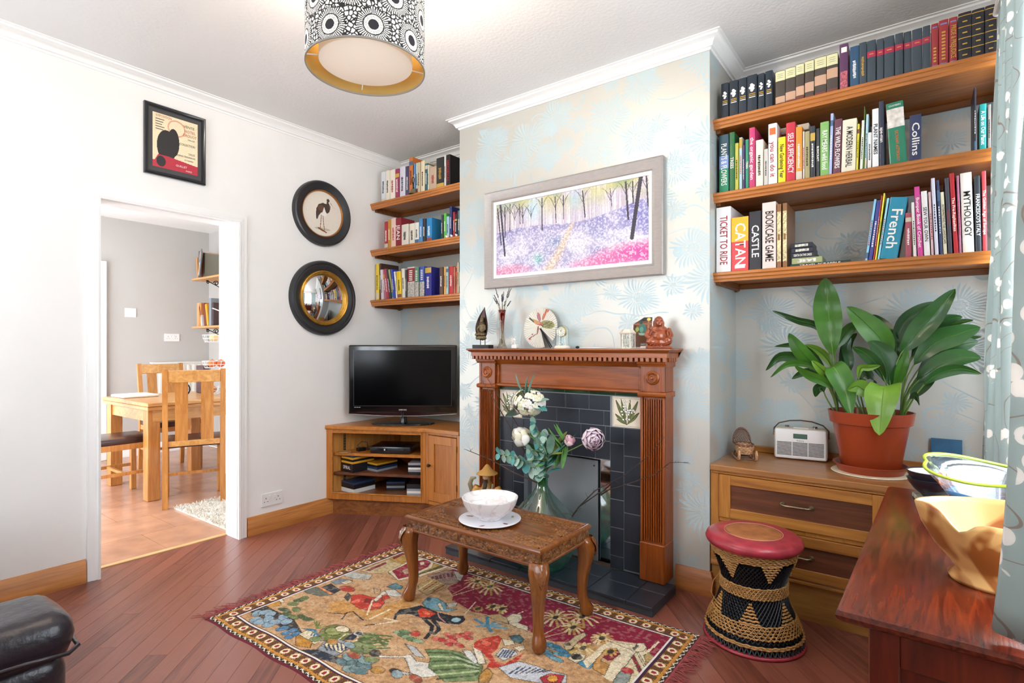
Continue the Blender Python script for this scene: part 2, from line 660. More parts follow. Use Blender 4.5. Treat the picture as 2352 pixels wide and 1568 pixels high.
paper_y = wallpaper('chrysanthemum_wallpaper_return', 'y')
# --- floor: sub-floor slab and diagonal boards, each a child
fl = struct('floor', box(-.13, XR, YB, YRR, -.06, -.012), mat('floor_gap', '#2a120c', .8), label='dark reddish brown diagonal wooden floorboards')
board = wood('floor_board', '#57271d', '#8e5242', 'x', .34, coat=.25, scale=1.2, rnd=.55)
def clip(poly, x0, x1, y0, y1):
 def cut(p, f, at):
  out = []
  for i in range(len(p)):
   a, b = p[i], p[(i + 1) % len(p)]
   fa, fb = f(a), f(b)
   if fa >= 0:
    out.append(a)
   if (fa >= 0) != (fb >= 0):
    t = fa / (fa - fb)
    out.append((a[0] + t * (b[0] - a[0]), a[1] + t * (b[1] - a[1])))
  return out
 for f in (lambda p: p[0] - x0, lambda p: x1 - p[0], lambda p: p[1] - y0, lambda p: y1 - p[1]):
  poly = cut(poly, f, 0)
  if len(poly) < 3:
   return None
 return poly
def boards():
 rg = random.Random(3)
 an = math.radians(131)
 d, n = (math.cos(an), math.sin(an)), (-math.sin(an), math.cos(an))
 wdt, gap = .0775, .0011
 for k in range(-60, 40):
  s0 = k * wdt
  t = -6 + rg.random() * 1.4
  while t < 6:
   ln = rg.uniform(1.5, 2.3)
   q = [(d[0] * a + n[0] * b, d[1] * a + n[1] * b) for a, b in ((t, s0), (t + ln - .001, s0), (t + ln - .001, s0 + wdt - gap), (t, s0 + wdt - gap))]
   t += ln
   p = clip(q, -.13, XR, YB, YRR)
   if not p:
    continue
   cx, cy = sum(a for a, _ in p) / len(p), sum(b for _, b in p) / len(p)
   if (CX0 < cx < CX1 and cy > CY + .3):
    continue
   # local frame along the board so that the grain follows it
   loc = [((a - cx) * d[0] + (b - cy) * d[1], (a - cx) * n[0] + (b - cy) * n[1]) for a, b in p]
   ar = abs(sum(loc[i][0] * loc[i - 1][1] - loc[i - 1][0] * loc[i][1] for i in range(len(loc)))) / 2
   if ar < 5e-4:
    continue
   bm = B()
   prism(bm, loc, -.012, 0.)
   o = obj('plank', bm, board, fl)
   o.location = (cx, cy, 0)
   o.rotation_euler = (0, 0, an)
boards()
struct('ceiling', box(-.0, XR, YB, YRR, H, H + .1), ceiling_mat(), label='white textured ceiling')
def wall_left():
 bm = B()
 D0, D1, DH = .965, 1.720, 2.0
 bx(bm, -TW, 0, YB - TW, D0, 0, H + .1)
 bx(bm, -TW, 0, D1, YL, 0, H + .1)
 bx(bm, -TW, 0, D0, D1, DH, H + .1)
 struct('wall_left', bm, plaster, label='plain white wall with doorway to dining room')
wall_left()
struct('wall_chimney', box(CX0, CX1, CY, YRR + TW, 0, H + .1), paper_x, label='chimney breast in pale silver floral wallpaper')
struct('wall_chimney_return', box(CX1 - .002, CX1 + .001, CY + .001, YRR, 0, H), paper_y, label='side of chimney breast in floral wallpaper')
struct('wall_back_left', box(-TW, CX0, YL, YL + TW, 0, H + .1), paper_x, label='floral wallpaper at the back of the television alcove')
struct('wall_back_right', box(CX1, XR + TW, YRR, YRR + TW, 0, H + .1), paper_x, label='floral wallpaper behind the potted plant')
W0, W1, WZ0, WZ1 = .62, 2.80, .80, 2.40
def wall_right():
 bm = B()
 bx(bm, XR, XR + TW, YB - TW, W0, 0, H + .1)
 bx(bm, XR, XR + TW, W1, YRR, 0, H + .1)
 bx(bm, XR, XR + TW, W0, W1, 0, WZ0)
 bx(bm, XR, XR + TW, W0, W1, WZ1, H + .1)
 struct('wall_right', bm, plaster, label='window wall beside the curtains')
wall_right()
RW0, RW1, RZ0, RZ1 = .50, 1.80, .95, 2.25  # rear wall opening, added to let in fill light
def wall_rear():
 bm = B()
 bx(bm, 0, RW0, YB - TW, YB, 0, H + .1)
 bx(bm, RW1, XR, YB - TW, YB, 0, H + .1)
 bx(bm, RW0, RW1, YB - TW, YB, 0, RZ0)
 bx(bm, RW0, RW1, YB - TW, YB, RZ1, H + .1)
 struct('wall_rear', bm, plaster, label='white wall behind the viewer')
wall_rear()
clear = None
def pane_mat():
 m, nt, b = newmat('window_glass')
 nt.nodes.remove(b)
 out = nt.nodes['Material Output']
 t = nd(nt, 'ShaderNodeBsdfTransparent')
 g = nd(nt, 'ShaderNodeBsdfGlossy')
 g.inputs['Roughness'].default_value = .02
 f = nd(nt, 'ShaderNodeMixShader')
 f.inputs[0].default_value = .06
 nt.links.new(t.outputs[0], f.inputs[1])
 nt.links.new(g.outputs[0], f.inputs[2])
 nt.links.new(f.outputs[0], out.inputs[0])
 return m
clear = pane_mat()
def window(name, u0, u1, z0, z1, at, axis, label, nb):
 """Casement window: frame as structure, panes as children."""
 def bb(bm, a0, a1, c0, c1, d0, d1):
  if axis == 'y':
   bx(bm, d0, d1, a0, a1, c0, c1)
  else:
   bx(bm, a0, a1, d0, d1, c0, c1)
 bm = B()
 d0, d1 = at - .03, at + .03
 f = .055
 bb(bm, u0, u1, z0, z0 + f, d0, d1)
 bb(bm, u0, u1, z1 - f, z1, d0, d1)
 st = (u1 - u0) / nb
 for i in range(nb + 1):
  c = u0 + st * i
  a0, a1 = max(u0, c - f / 2), min(u1, c + f / 2)
  if i in (0, nb):
   a0, a1 = (u0, u0 + f) if i == 0 else (u1 - f, u1)
  bb(bm, a0, a1, z0 + f, z1 - f, d0, d1)
 o = struct(name, bm, gloss, label=label)
 for i in range(nb):
  g = B()
  bb(g, u0 + st * i + f / 2, u0 + st * (i + 1) - f / 2, z0 + f, z1 - f, at - .003, at + .003)
  obj('pane', g, clear, o)
window('window_1', W0, W1, WZ0, WZ1, XR + .11, 'y', 'white framed window behind the curtains', 3)
window('fill_window', RW0, RW1, RZ0, RZ1, YB - .11, 'x', 'white framed window added in the rear wall for fill light', 3)  # unseen window, added as a source of fill light
sb = B()
bx(sb, XR - .03, XR + .10, W0 - .04, W1 + .02, WZ0 - .035, WZ0, .004)
struct('trim_window_sill', sb, gloss, label='white window sill')
# --- cornice all round, mitred; path runs with the room on its left
path = [(0, YB), (XR, YB), (XR, YRR), (CX1, YRR), (CX1, CY), (CX0, CY), (CX0, YL), (0, YL)]
prof = [(0, H + .01), (0, H - .062), (.006, H - .062), (.008, H - .052), (.018, H - .05), (.024, H - .036), (.036, H - .022), (.052, H - .014),
  (.054, H - .006), (.066, H - .004), (.066, H + .01)]
bm = B()
sweep(bm, path, prof, closed=True, side=1)
struct('trim_cornice', bm, mat('cornice_white', '#f4f3f1', .5), smooth=True, label='white coved plaster cornice')
# --- skirting
sk = [(0, 0), (0, .118), (.006, .118), (.010, .111), (.013, .098), (.018, .092), (.018, 0)]
def skirt(name, pts, m, label):
 bm = B()
 sweep(bm, pts, sk, side=-1)
 struct(name, bm, m, smooth=True, label=label)
skirt('baseboard_left', [(0, YB), (0, .925)], pine, 'orange pine skirting board before the doorway')
skirt('baseboard_left_corner', [(0, 1.76), (0, 2.392)], pine, 'orange pine skirting board between doorway and television cabinet')
skirt('baseboard_chimney', [(2.445, CY), (CX1, CY), (CX1, CY + .02)], pine_x, 'brown pine skirting beside the fireplace')
skirt('baseboard_chimney_left', [(CX0, CY), (1.235, CY)], pine_x, 'brown pine skirting between cabinet and fireplace')
skirt('baseboard_right', [(XR, 1.05), (XR, YB)], pine, 'pine skirting under the window')
# --- doorway: architrave, lining, threshold
D0, D1, DH = .985, 1.700, 1.975
bm = B()
pr = [(.0, 0), (.0, .022), (.010, .024), (.016, .016), (.026, .018), (.038, .012), (.055, .012), (.055, 0)]
def architrave():
 bm = B()
 # profile (distance outward from opening, proud of wall)
 o = .0
 rings = []
 for (y, z, sy, sz) in ((D0, 0, -1, 0), (D0, DH, -1, 1), (D1, DH, 1, 1), (D1, 0, 1, 0)):
  rings.append([bm.verts.new((h, y + sy * a, z + sz * a)) for a, h in pr])
 k = len(pr)
 for a, b in zip(rings[:-1], rings[1:]):
  for j in range(k):
   bm.faces.new((a[j], b[j], b[(j + 1) % k], a[(j + 1) % k]))
 bm.faces.new(rings[0])
 bm.faces.new(rings[-1][::-1])
 struct('trim_architrave', bm, gloss, smooth=True, label='white moulded door architrave')
architrave()
bm = B()
bx(bm, -TW - .005, .004, D0 - .025, D0, 0, DH + .02)
bx(bm, -TW - .005, .004, D1, D1 + .025, 0, DH + .02)
bx(bm, -TW - .005, .004, D0, D1, DH, DH + .025)
struct('door_lining', bm, gloss, label='white gloss door lining')
struct('trim_threshold', box(-.165, -.130, D0, D1, -.002, .006, .002), wood('threshold_oak', '#c79a63', '#e6c48f', 'y', .4), label='pale wooden threshold strip across the doorway')
# --- dining room shell
DX = -3.55
grey = mat('grey_wall_paint', '#c0bcb7', .8, var=.02, vscale=2)
dfl = struct('floor_dining', box(DX, -TW, .30, 3.12, -.06, -.006), mat('dining_grout', '#b08a72', .7), label='pinkish brown floor tiles in dining room')
dt = mat('dining_floor_tile', '#b5866b', .28, var=.22, vscale=7, coat=.3)
base = None
for i in range(8):
 for j in range(7):
  x0, y0 = DX + i * .425, .30 + j * .425 - (.2 if i % 2 else 0)
  x1, y1 = min(x0 + .423, -TW), min(y0 + .423, 3.12)
  y0 = max(y0, .3)
  if x0 >= -TW or y1 <= y0 + .02:
   continue
  obj('tile', box(x0, x1, y0, y1, -.006, -.001), dt, dfl)
struct('wall_dining_far', box(DX - .1, DX, .2, 3.3, 0, 2.6), grey, label='plain grey far wall of the dining room')
bm = B()
DW0, DW1, DZ0, DZ1 = -3.2, -.6, .1, 2.15
bx(bm, DX, DW0, .2, .3, 0, 2.6)
bx(bm, DW1, -TW, .2, .3, 0, 2.6)
bx(bm, DW0, DW1, .2, .3, 0, DZ0)
bx(bm, DW0, DW1, .2, .3, DZ1, 2.6)
struct('wall_dining_window', bm, grey, label='window wall of the dining room')
window('window_3', DW0, DW1, DZ0, DZ1, .25, 'x', 'glazed doors of the dining room', 3)
bm = B()
bx(bm, DX, -TW, 3.12, 3.22, 0, 2.6)
struct('wall_dining_side', bm, grey, label='grey wall behind the dining room shelves')
struct('wall_dining_nib', box(-2.0, -TW, 2.52, 3.12, 0, 2.6), plaster, label='white projecting wall in the dining room')
struct('ceiling_dining', box(DX - .1, -TW, .2, 3.22, 2.6, 2.7), plaster, label='white dining room ceiling')
bm = B()
sweep(bm, [(DX, 3.12), (DX, 2.07)], sk, side=1)
struct('baseboard_dining', bm, gloss, smooth=True, label='white skirting of the dining room')
# white door at the far wall
d1 = struct('door_1', box(DX, DX + .045, .70, 2.06, 0, 2.12, .004), gloss, label='white painted door in the far dining room wall')
for (a, b, c, d) in ((.85, 1.33, .25, .95), (1.45, 1.93, .25, .95), (.85, 1.33, 1.1, 1.98), (1.45, 1.93, 1.1, 1.98)):
 obj('panel', box(DX + .045, DX + .053, a, b, c, d, .006), gloss, d1)
# ------------------------------------------------------------------ fireplace
mah = wood('red_pine_surround', '#6e3008', '#ae5a16', 'x', .36, coat=.15)
mah_z = wood('red_pine_surround_upright', '#6e3008', '#a65214', 'z', .36, coat=.15)
slate = mat('black_slate_tile', '#2b2f38', .32, var=.12, vscale=9)
grout = mat('tile_grout', '#8d9094', .85)
def fireplace():
 t = thing('fireplace', 'red-brown wooden fireplace surround with fluted legs and dentil mantel', 'fireplace', (1.84, 2.62, 0.045))
 # mantel shelf
 bm = B()
 pf = [(2.68, 1.195), (2.50, 1.195), (2.50, 1.186), (2.506, 1.182), (2.512, 1.172), (2.68, 1.172)]
 A = [(1.20, 2.68), (1.20, 2.50), (2.48, 2.50), (2.48, 2.68)]
 prof = [(0, 1.195), (0, 1.187), (.005, 1.184), (.012, 1.177), (.022, 1.172), (.022, 1.150), (.055, 1.150), (.18, 1.150), (.18, 1.195)]
 # three-sided moulded shelf
 r = []
 for (x, y, mx, my) in ((1.20, 2.68, 1, 0), (1.20, 2.50, 1, 1), (2.48, 2.50, -1, 1), (2.48, 2.68, -1, 0)):
  r.append([bm.verts.new((x + mx * o, y + my * o, z)) for o, z in prof[:6]])
 k = 6
 for a, b in zip(r[:-1], r[1:]):
  for j in range(k - 1):
   bm.faces.new((a[j], b[j], b[j + 1], a[j + 1]))
 bm.faces.new([q[0] for q in r])
 bm.faces.new([q[-1] for q in r][::-1])
 bm.faces.new(r[0])
 bm.faces.new(r[-1][::-1])
 obj('mantel_shelf', bm, mah, t, w=True)
 # dentils, front and returns
 n = 43
 dm = box(-.0085, .0085, -.009, .009, 0, .020, .001)
 first = obj('dentil', dm, mah, t)
 first.location = (0, 0, 0)
 spots = [(1.236 + i * (1.208 / (n - 1)), 2.532) for i in range(n)] + [(1.229, 2.532 + .0285 * i) for i in range(1, 5)] + [(2.451, 2.532 + .0285 * i) for i in range(1, 5)]
 for i, (x, y) in enumerate(spots):
  o = first if i == 0 else first.copy()
  if i:
   COL.objects.link(o)
  o.parent = t
  o.location = (x - 1.84, y - 2.62, 1.130 - .045)
 bm = B()
 bx(bm, 1.240, 2.440, 2.548, 2.68, 1.128, 1.152)
 obj('dentil_backing', bm, mah, t, w=True)
 # legs
 for x0, x1 in ((1.25, 1.375), (2.305, 2.43)):
  leg = empty_part('leg', t)
  obj('plinth_block', box(x0 - .002, x1 + .002, 2.555, 2.68, .045, .235, .004), mah_z, leg, w=True)
  bm = B()
  bx(bm, x0, x1, 2.5745, 2.68, .235, .955)
  nfl = 8
  wv = (x1 - x0 - .03) / nfl
  for i in range(nfl):
   cx = x0 + .015 + wv * (i + .5)
   prism(bm, [(cx - wv * .27, 2.575), (cx - wv * .25, 2.5655), (cx, 2.5635), (cx + wv * .25, 2.5655), (cx + wv * .27, 2.575)], .245, .945)
  for xe in (x0, x1 - .012):
   bx(bm, xe, xe + .012, 2.563, 2.572, .235, .955, .002)
  obj('fluted_shaft', bm, mah_z, leg, w=True, smooth=True)
  bm = B()
  pr = [(2.68, .955), (2.560, .955), (2.552, .962), (2.550, .970), (2.556, .978), (2.563, .980), (2.68, .980)]
  prism(bm, pr, x0 - .010, x1 + .010, 'yz')
  obj('necking', bm, mah, leg, w=True)
  bm = B()
  bx(bm, x0, x1, 2.568, 2.68, .98, 1.112, .001)
  for a, b in ((x0, x0 + .020), (x1 - .020, x1)):
   bx(bm, a, b, 2.564, 2.575, .98, 1.112, .003)
  obj('block', bm, mah_z, leg, w=True)
  bm = B()
  cx = (x0 + x1) / 2
  lathe(bm, [(0, .016), (.005, .016), (.009, .010), (.012, .007), (.016, .007), (.020, .013), (.024, .014), (.027, .008), (.031, .007), (.035, .003), (.035, -.004)], 28,
   M=Matrix.Translation((cx, 2.567, 1.05)) @ Matrix.Rotation(PI / 2, 4, 'X'))
  obj('roundel', bm, mah, leg, smooth=True, w=True)
  bm = B()
  pr = [(2.68, 1.106), (2.560, 1.106), (2.556, 1.114), (2.548, 1.118), (2.546, 1.128), (2.538, 1.138), (2.536, 1.150), (2.68, 1.150)]
  prism(bm, pr, x0 - .012, x1 + .012, 'yz')
  obj('capital', bm, mah, leg, w=True)
 # frieze
 bm = B()
 bx(bm, 1.375, 2.305, 2.592, 2.68, .970, 1.135)
 obj('frieze_board', bm, mah, t, w=True)
 bm = B()
 prism(bm, [(2.60, 1.100), (2.582, 1.102), (2.576, 1.110), (2.570, 1.116), (2.560, 1.130), (2.556, 1.150), (2.60, 1.150)], 1.375, 2.305, 'yz')
 bx(bm, 1.375, 1.392, 2.580, 2.60, .985, 1.10, .003)
 bx(bm, 2.288, 2.305, 2.580, 2.60, .985, 1.10, .003)
 prism(bm, [(2.60, .968), (2.578, .968), (2.572, .974), (2.574, .982), (2.584, .988), (2.60, .990)], 1.375, 2.305, 'yz')
 obj('frieze_moulding', bm, mah, t, w=True, smooth=True)
 # tiled slips
 bm = B()
 y0, y1 = 2.607, 2.66
 bx(bm, 1.375, 1.560, y0, y1, .045, .97)
 bx(bm, 2.120, 2.305, y0, y1, .045, .97)
 bx(bm, 1.560, 2.120, y0, y1, .605, .97)
 slips = obj('tiled_slips', bm, grout, t, w=True)
 g = .0022
 def tile(x0, x1, z0, z1, m=slate, nm='tile'):
  return obj(nm, box(x0 + g, x1 - g, 2.6025, 2.610, z0 + g, z1 - g, .0012), m, slips, w=True)
 green = mat('dark_green_glaze', '#1c3f22', .15, var=.3, vscale=14, coat=.5)
 x = 1.375
 while x < 2.30:
  tile(x, min(x + .1555, 2.305), .948, .970, green)
  x += .155
 for i in range(5):
  for a, b in ((1.375, 1.383), (2.297, 2.305)):
   tile(a, b, .045 + i * .18, .045 + i * .18 + .18, green)
 for (a, b, off) in ((2.118, 2.197, .0), (2.197, 2.297, -.06), (1.562 - .079, 1.562, 0.), (1.383, 1.483, -.06)):
  z = .045 - .08 + off + (.0 if off == 0 else 0)
  tops = []
  while z < .785:
   z0, z1 = max(z, .045), min(z + .147, .785)
   if z1 - z0 > .012:
    tile(a, b, z0, z1)
   z += .147
 for row, (z0, z1) in enumerate(((.866, .946), (.786, .866), (.706, .786), (.607, .706))):
  x = 1.552 - (.06 if row % 2 else 0.0) - .05 * (row // 2)
  x1lim = 2.120 if row < 2 else 2.118
  x0lim = 1.55 if row < 2 else 1.562
  while x < x1lim - .01:
   a, b = max(x, x0lim), min(x + .147, x1lim)
   if b - a > .012:
    tile(a, b, z0, z1)
   x += .147
 # two flower tiles
 cv = Canvas(88, 88, '#e8dcc8')
 rg = random.Random(5)
 for i in range(30):
  q = i / 29
  for (a, b) in ((q, .03), (q, .97), (.03, q), (.97, q)):
   cv.ell(a, b, .011, .011, '#8a7a60')
 for (bx_, by_, tx, ty, wd) in ((.5, .1, .12, .9, .13), (.5, .1, .30, .95, .10), (.55, .1, .62, .95, .10), (.52, .1, .88, .90, .13), (.5, .08, .10, .42, .12), (.5, .08, .92, .52, .13), (.5, .08, .15, .25, .08)):
  L_ = math.hypot(tx - bx_, ty - by_)
  nx_, ny_ = -(ty - by_) / L_, (tx - bx_) / L_
  pts = [(bx_ + (tx - bx_) * u + nx_ * wd * .5 * math.sin(PI * u), by_ + (ty - by_) * u + ny_ * wd * .5 * math.sin(PI * u)) for u in np.linspace(0, 1, 9)]
  pts += [(bx_ + (tx - bx_) * u - nx_ * wd * .5 * math.sin(PI * u), by_ + (ty - by_) * u - ny_ * wd * .5 * math.sin(PI * u)) for u in np.linspace(1, 0, 9)]
  cv.poly([(a * 1.0 + (a - .5) * .06, b) for a, b in pts], '#2c2f18')
  cv.poly(pts, '#7a8050')
  cv.line([(bx_, by_), (tx, ty)], .018, '#3c4222')
 for i in range(34):
  u, v = rg.gauss(.5, .13), rg.gauss(.56, .13)
  cv.ell(u, v, .040, .040, '#2c2f18')
  cv.ell(u, v, .030, .030, '#f6f3ec')
 m = vcol('flower_tile_print', .2, coat=.4)
 for x0, nm in ((1.385, 'flower_tile'), (2.132, 'flower_tile')):
  p = obj(nm, box(x0, x0 + .163, 2.6035, 2.610, .787, .945, .001), mat('tile_edge', '#d9ceba', .3), slips, w=True, label='cream tile with white flowers and olive leaves')
  sh = sheet('printed_face', cv, lambda U, V, x0=x0: (x0 + .003 + U * .157 - 1.84, U * 0 + 2.6030 - 2.62, .790 + V * .152 - .045), m, p)
 # metal insert: polished jambs and a grey closing plate
 steel = mat('polished_steel', '#c9ccd0', .06, metal=1.)
 obj('polished_insert', box(1.560, 2.120, 2.648, 2.655, .045, .607), steel, t, w=True)
 pl = obj('closing_plate', box(1.60, 2.032, 2.630, 2.640, .045, .590, .002), mat('dull_grey_plate', '#8d9095', .38, metal=.55, var=.06, vscale=3), t, w=True)
 for (a, b) in ((1.62, .56), (2.01, .56), (1.62, .08), (2.01, .08)):
  bm = B()
  lathe(bm, [(0, .003), (.004, .002), (.005, 0)], 10, M=Matrix.Translation((a, 2.630, b)) @ Matrix.Rotation(PI / 2, 4, 'X'))
  obj('screw', bm, mat('dark_screw', '#3a3a3a', .5, metal=.7), pl, w=True)
 return t
fireplace()
def hearth():
 t = thing('hearth', 'low black slate tiled hearth in front of the fireplace', 'hearth', (1.84, 2.45, 0))
 obj('slab', box(1.212, 2.473, 2.309, 2.60, 0, .034, .002), mat('hearth_slab', '#3a3c40', .7), t, w=True)
 xs = [1.21, 1.348, 1.545, 1.745, 1.945, 2.145, 2.345, 2.475]
 for a, b in zip(xs[:-1], xs[1:]):
  for c, d in ((2.303, 2.462), (2.462, 2.600)):
   obj('tile', box(a + .0015, b - .0015, c + .0015, d - .0015, .030, .045, .002), slate, t, w=True)
hearth()
# ------------------------------------------------------------------ alcove shelves
shw = wood('honey_pine_shelf', '#9c5a22', '#cd8038', 'x', .38, coat=.2)
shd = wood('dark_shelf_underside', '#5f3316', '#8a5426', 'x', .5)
SHZ = (2.318, 1.957, 1.568)
def shelf(x0, x1, yb, z, label, grp):
 t = thing('alcove_shelf', label, 'shelf', ((x0 + x1) / 2, (2.735 + yb) / 2, z - .04), group=grp)
 obj('board', box(x0, x1, 2.752, yb, z - .022, z), shw, t, w=True)
 bm = B()
 pr = [(2.752, z), (2.735, z), (2.732, z - .003), (2.732, z - .014), (2.737, z - .017), (2.739, z - .021), (2.739, z - .031), (2.743, z - .034),
  (2.745, z - .038), (2.746, z - .046), (2.758, z - .046), (2.758, z - .022), (2.752, z - .022)]
 prism(bm, pr, x0, x1, 'yz')
 obj('front_moulding', bm, shw, t, w=True)
 for a, b in ((x0, x0 + .022), (x1 - .022, x1)):
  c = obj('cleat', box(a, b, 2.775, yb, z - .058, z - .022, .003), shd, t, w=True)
  bm = B()
  bx(bm, a + .004, b - .004, yb - .045, yb - .018, z - .066, z - .057, .003)
  obj('fixing', bm, mat('brass_fixing', '#8a6a30', .4, metal=.8), c, w=True)
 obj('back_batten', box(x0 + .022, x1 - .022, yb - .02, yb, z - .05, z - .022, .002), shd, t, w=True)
 return t
for z, nm in zip(SHZ, ('highest', 'middle', 'lowest')):
 shelf(0.0, CX0, YL, z, nm + ' pine book shelf in the alcove above the television', 'alcove shelves above the television')
for z, nm in zip(SHZ, ('highest', 'middle', 'lowest')):
 shelf(CX1 + .001, XR, YRR, z, nm + ' pine book shelf in the alcove above the plant', 'alcove shelves above the drawers')
# ------------------------------------------------------------------ television cabinet
honey = wood('honey_pine', '#a2601f', '#d1873a', 'x', .38, coat=.25)
honey_z = wood('honey_pine_upright', '#a2601f', '#cc8236', 'z', .38, coat=.25)
pale = wood('pale_pine_inside', '#bd7c34', '#dda154', 'z', .5)
dkw = wood('dark_stained_edge', '#4c2817', '#7a4526', 'x', .45)
CA, CB, CC = Vector((.004, 2.338)), Vector((.665, 2.682)), Vector((.982, 2.688))
def tv_cabinet():
 t = thing('corner_cabinet', 'honey pine corner television cabinet with open shelves and one door', 'cabinet', (.45, 2.8, 0))
 ab = (CB - CA)
 ln = ab.length
 an = math.atan2(ab.y, ab.x)
 M1 = Matrix.Translation((CA.x, CA.y, 0)) @ Matrix.Rotation(an, 4, 'Z')
 bc = CC - CB
 l2 = bc.length
 M2 = Matrix.Translation((CB.x, CB.y, 0)) @ Matrix.Rotation(math.atan2(bc.y, bc.x), 4, 'Z')
 # worktop
 bm = B()
 o = .014
 prism(bm, [(.003, CA.y - o), (CB.x + .004, CB.y - o - .002), (CC.x, CC.y - o), (CC.x, YL - .002), (.003, YL - .002)], .614, .642, bev=.004)
 obj('worktop', bm, honey, t, w=True)
 # plinth
 bm = B()
 prism(bm, [(.02, CA.y + .045), (CB.x - .01, CB.y + .035), (CC.x, CC.y + .035), (CC.x, YL - .01), (.02, YL - .01)], 0, .115)
 obj('plinth', bm, wood('stained_plinth', '#6f3c1b', '#a7662f', 'x', .45), t, w=True)
 # floor of the cabinet
 bm = B()
 prism(bm, [(.02, CA.y + .02), (CB.x, CB.y + .012), (CC.x, CC.y + .012), (CC.x, YL - .01), (.02, YL - .01)], .115, .150)
 obj('base_board', bm, wood('cabinet_floor', '#6b3a1e', '#9a5d30', 'x', .35, coat=.2), t, w=True)
 # front frame on the slanting face
 bm = B()
 for a in ((0, .045, 0, .022, .112, .614), (ln - .03, ln, 0, .022, .112, .614), (.045, ln - .03, 0, .022, .590, .614), (.045, ln - .03, 0, .022, .112, .160)):
  bx(bm, *a, bev=.002, M=M1)
 obj('face_frame', bm, honey_z, t, w=True)
 bm = B()
 bx(bm, .045, ln - .03, -.006, .006, .155, .163, .002, M=M1)
 bx(bm, .045, ln - .03, -.006, .006, .588, .596, .002, M=M1)
 bx(bm, .042, .050, -.006, .006, .155, .596, .002, M=M1)
 bx(bm, ln - .036, ln - .028, -.006, .006, .155, .596, .002, M=M1)
 obj('frame_bead', bm, honey, t, w=True)
 # inside: back boards, side divider
 bm = B()
 bx(bm, .006, .020, CA.y + .03, YL - .01, .15, .614)
 bx(bm, .02, .97, YL - .024, YL - .010, .15, .614)
 obj('back_panel', bm, pale, t, w=True)
 bm = B()
 prism(bm, [(CB.x + .010, CB.y + .02), (CB.x + .028, CB.y + .02), (CB.x + .028, YL - .03), (CB.x + .010, YL - .03)], .15, .614)
 obj('divider', bm, pale, t, w=True)
 # slotted metal strip
 bm = B()
 bx(bm, .020, .024, 2.47, 2.492, .155, .605)
 st = obj('shelf_strip', bm, mat('slotted_strip', '#8d7a55', .4, metal=.6), t, w=True)
 bm = B()
 for i in range(22):
  bx(bm, .0235, .0252, 2.476, 2.486, .165 + i * .02, .173 + i * .02)
 obj('slots', bm, mat('slot_dark', '#1b1713', .7), st, w=True)
 for z in (.440, .300):
  bm = B()
  prism(bm, [(.024, CA.y + .045), (CB.x - .01, CB.y + .03), (CB.x + .008, CB.y + .04), (CB.x + .008, YL - .03), (.50, YL - .03), (.34, 2.86), (.024, YL - .05)], z - .020, z, bev=.003)
  obj('inner_shelf', bm, dkw if z < .4 else honey, t, w=True)
 # door on the second face
 bm = B()
 for a in ((0, .024, 0, .022, .112, .614), (l2 - .030, l2, 0, .022, .112, .614), (.024, l2 - .03, 0, .022, .596, .614), (.024, l2 - .03, 0, .022, .112, .136)):
  bx(bm, *a, bev=.002, M=M2)
 obj('door_frame', bm, honey_z, t, w=True)
 d0, d1 = .026, l2 - .032
 door = empty_part('door', t)
 bm = B()
 for a in ((d0, d0 + .055, -.003, .018, .140, .592), (d1 - .045, d1, -.003, .018, .140, .592), (d0 + .055, d1 - .045, -.003, .018, .535, .592), (d0 + .055, d1 - .045, -.003, .018, .140, .205)):
  bx(bm, *a, bev=.0015, M=M2)
 obj('door_rails', bm, honey_z, door, w=True)
 bm = B()
 bx(bm, d0 + .05, d1 - .04, .006, .012, .20, .54, M=M2)
 obj('door_panel', bm, wood('door_panel_pine', '#9a5a20', '#c07a34', 'z', .4, coat=.2), door, w=True)
 bm = B()
 lathe(bm, [(.006, 0), (.006, .008), (.011, .012), (.012, .018), (.009, .024), (0, .026)], 16, M=M2 @ Matrix.Translation((d0 + .016, -.003, .385)) @ Matrix.Rotation(PI / 2, 4, 'X'))
 obj('knob', bm, mat('bronze_knob', '#4a3a22', .35, metal=.8), door, smooth=True, w=True)
 for z in (.24, .50):
  bm = B()
  bx(bm, d1 - .002, d1 + .006, -.006, .004, z, z + .04, M=M2)
  obj('hinge', bm, mat('brass_hinge', '#7a5a26', .4, metal=.8), door, w=True)
tv_cabinet()
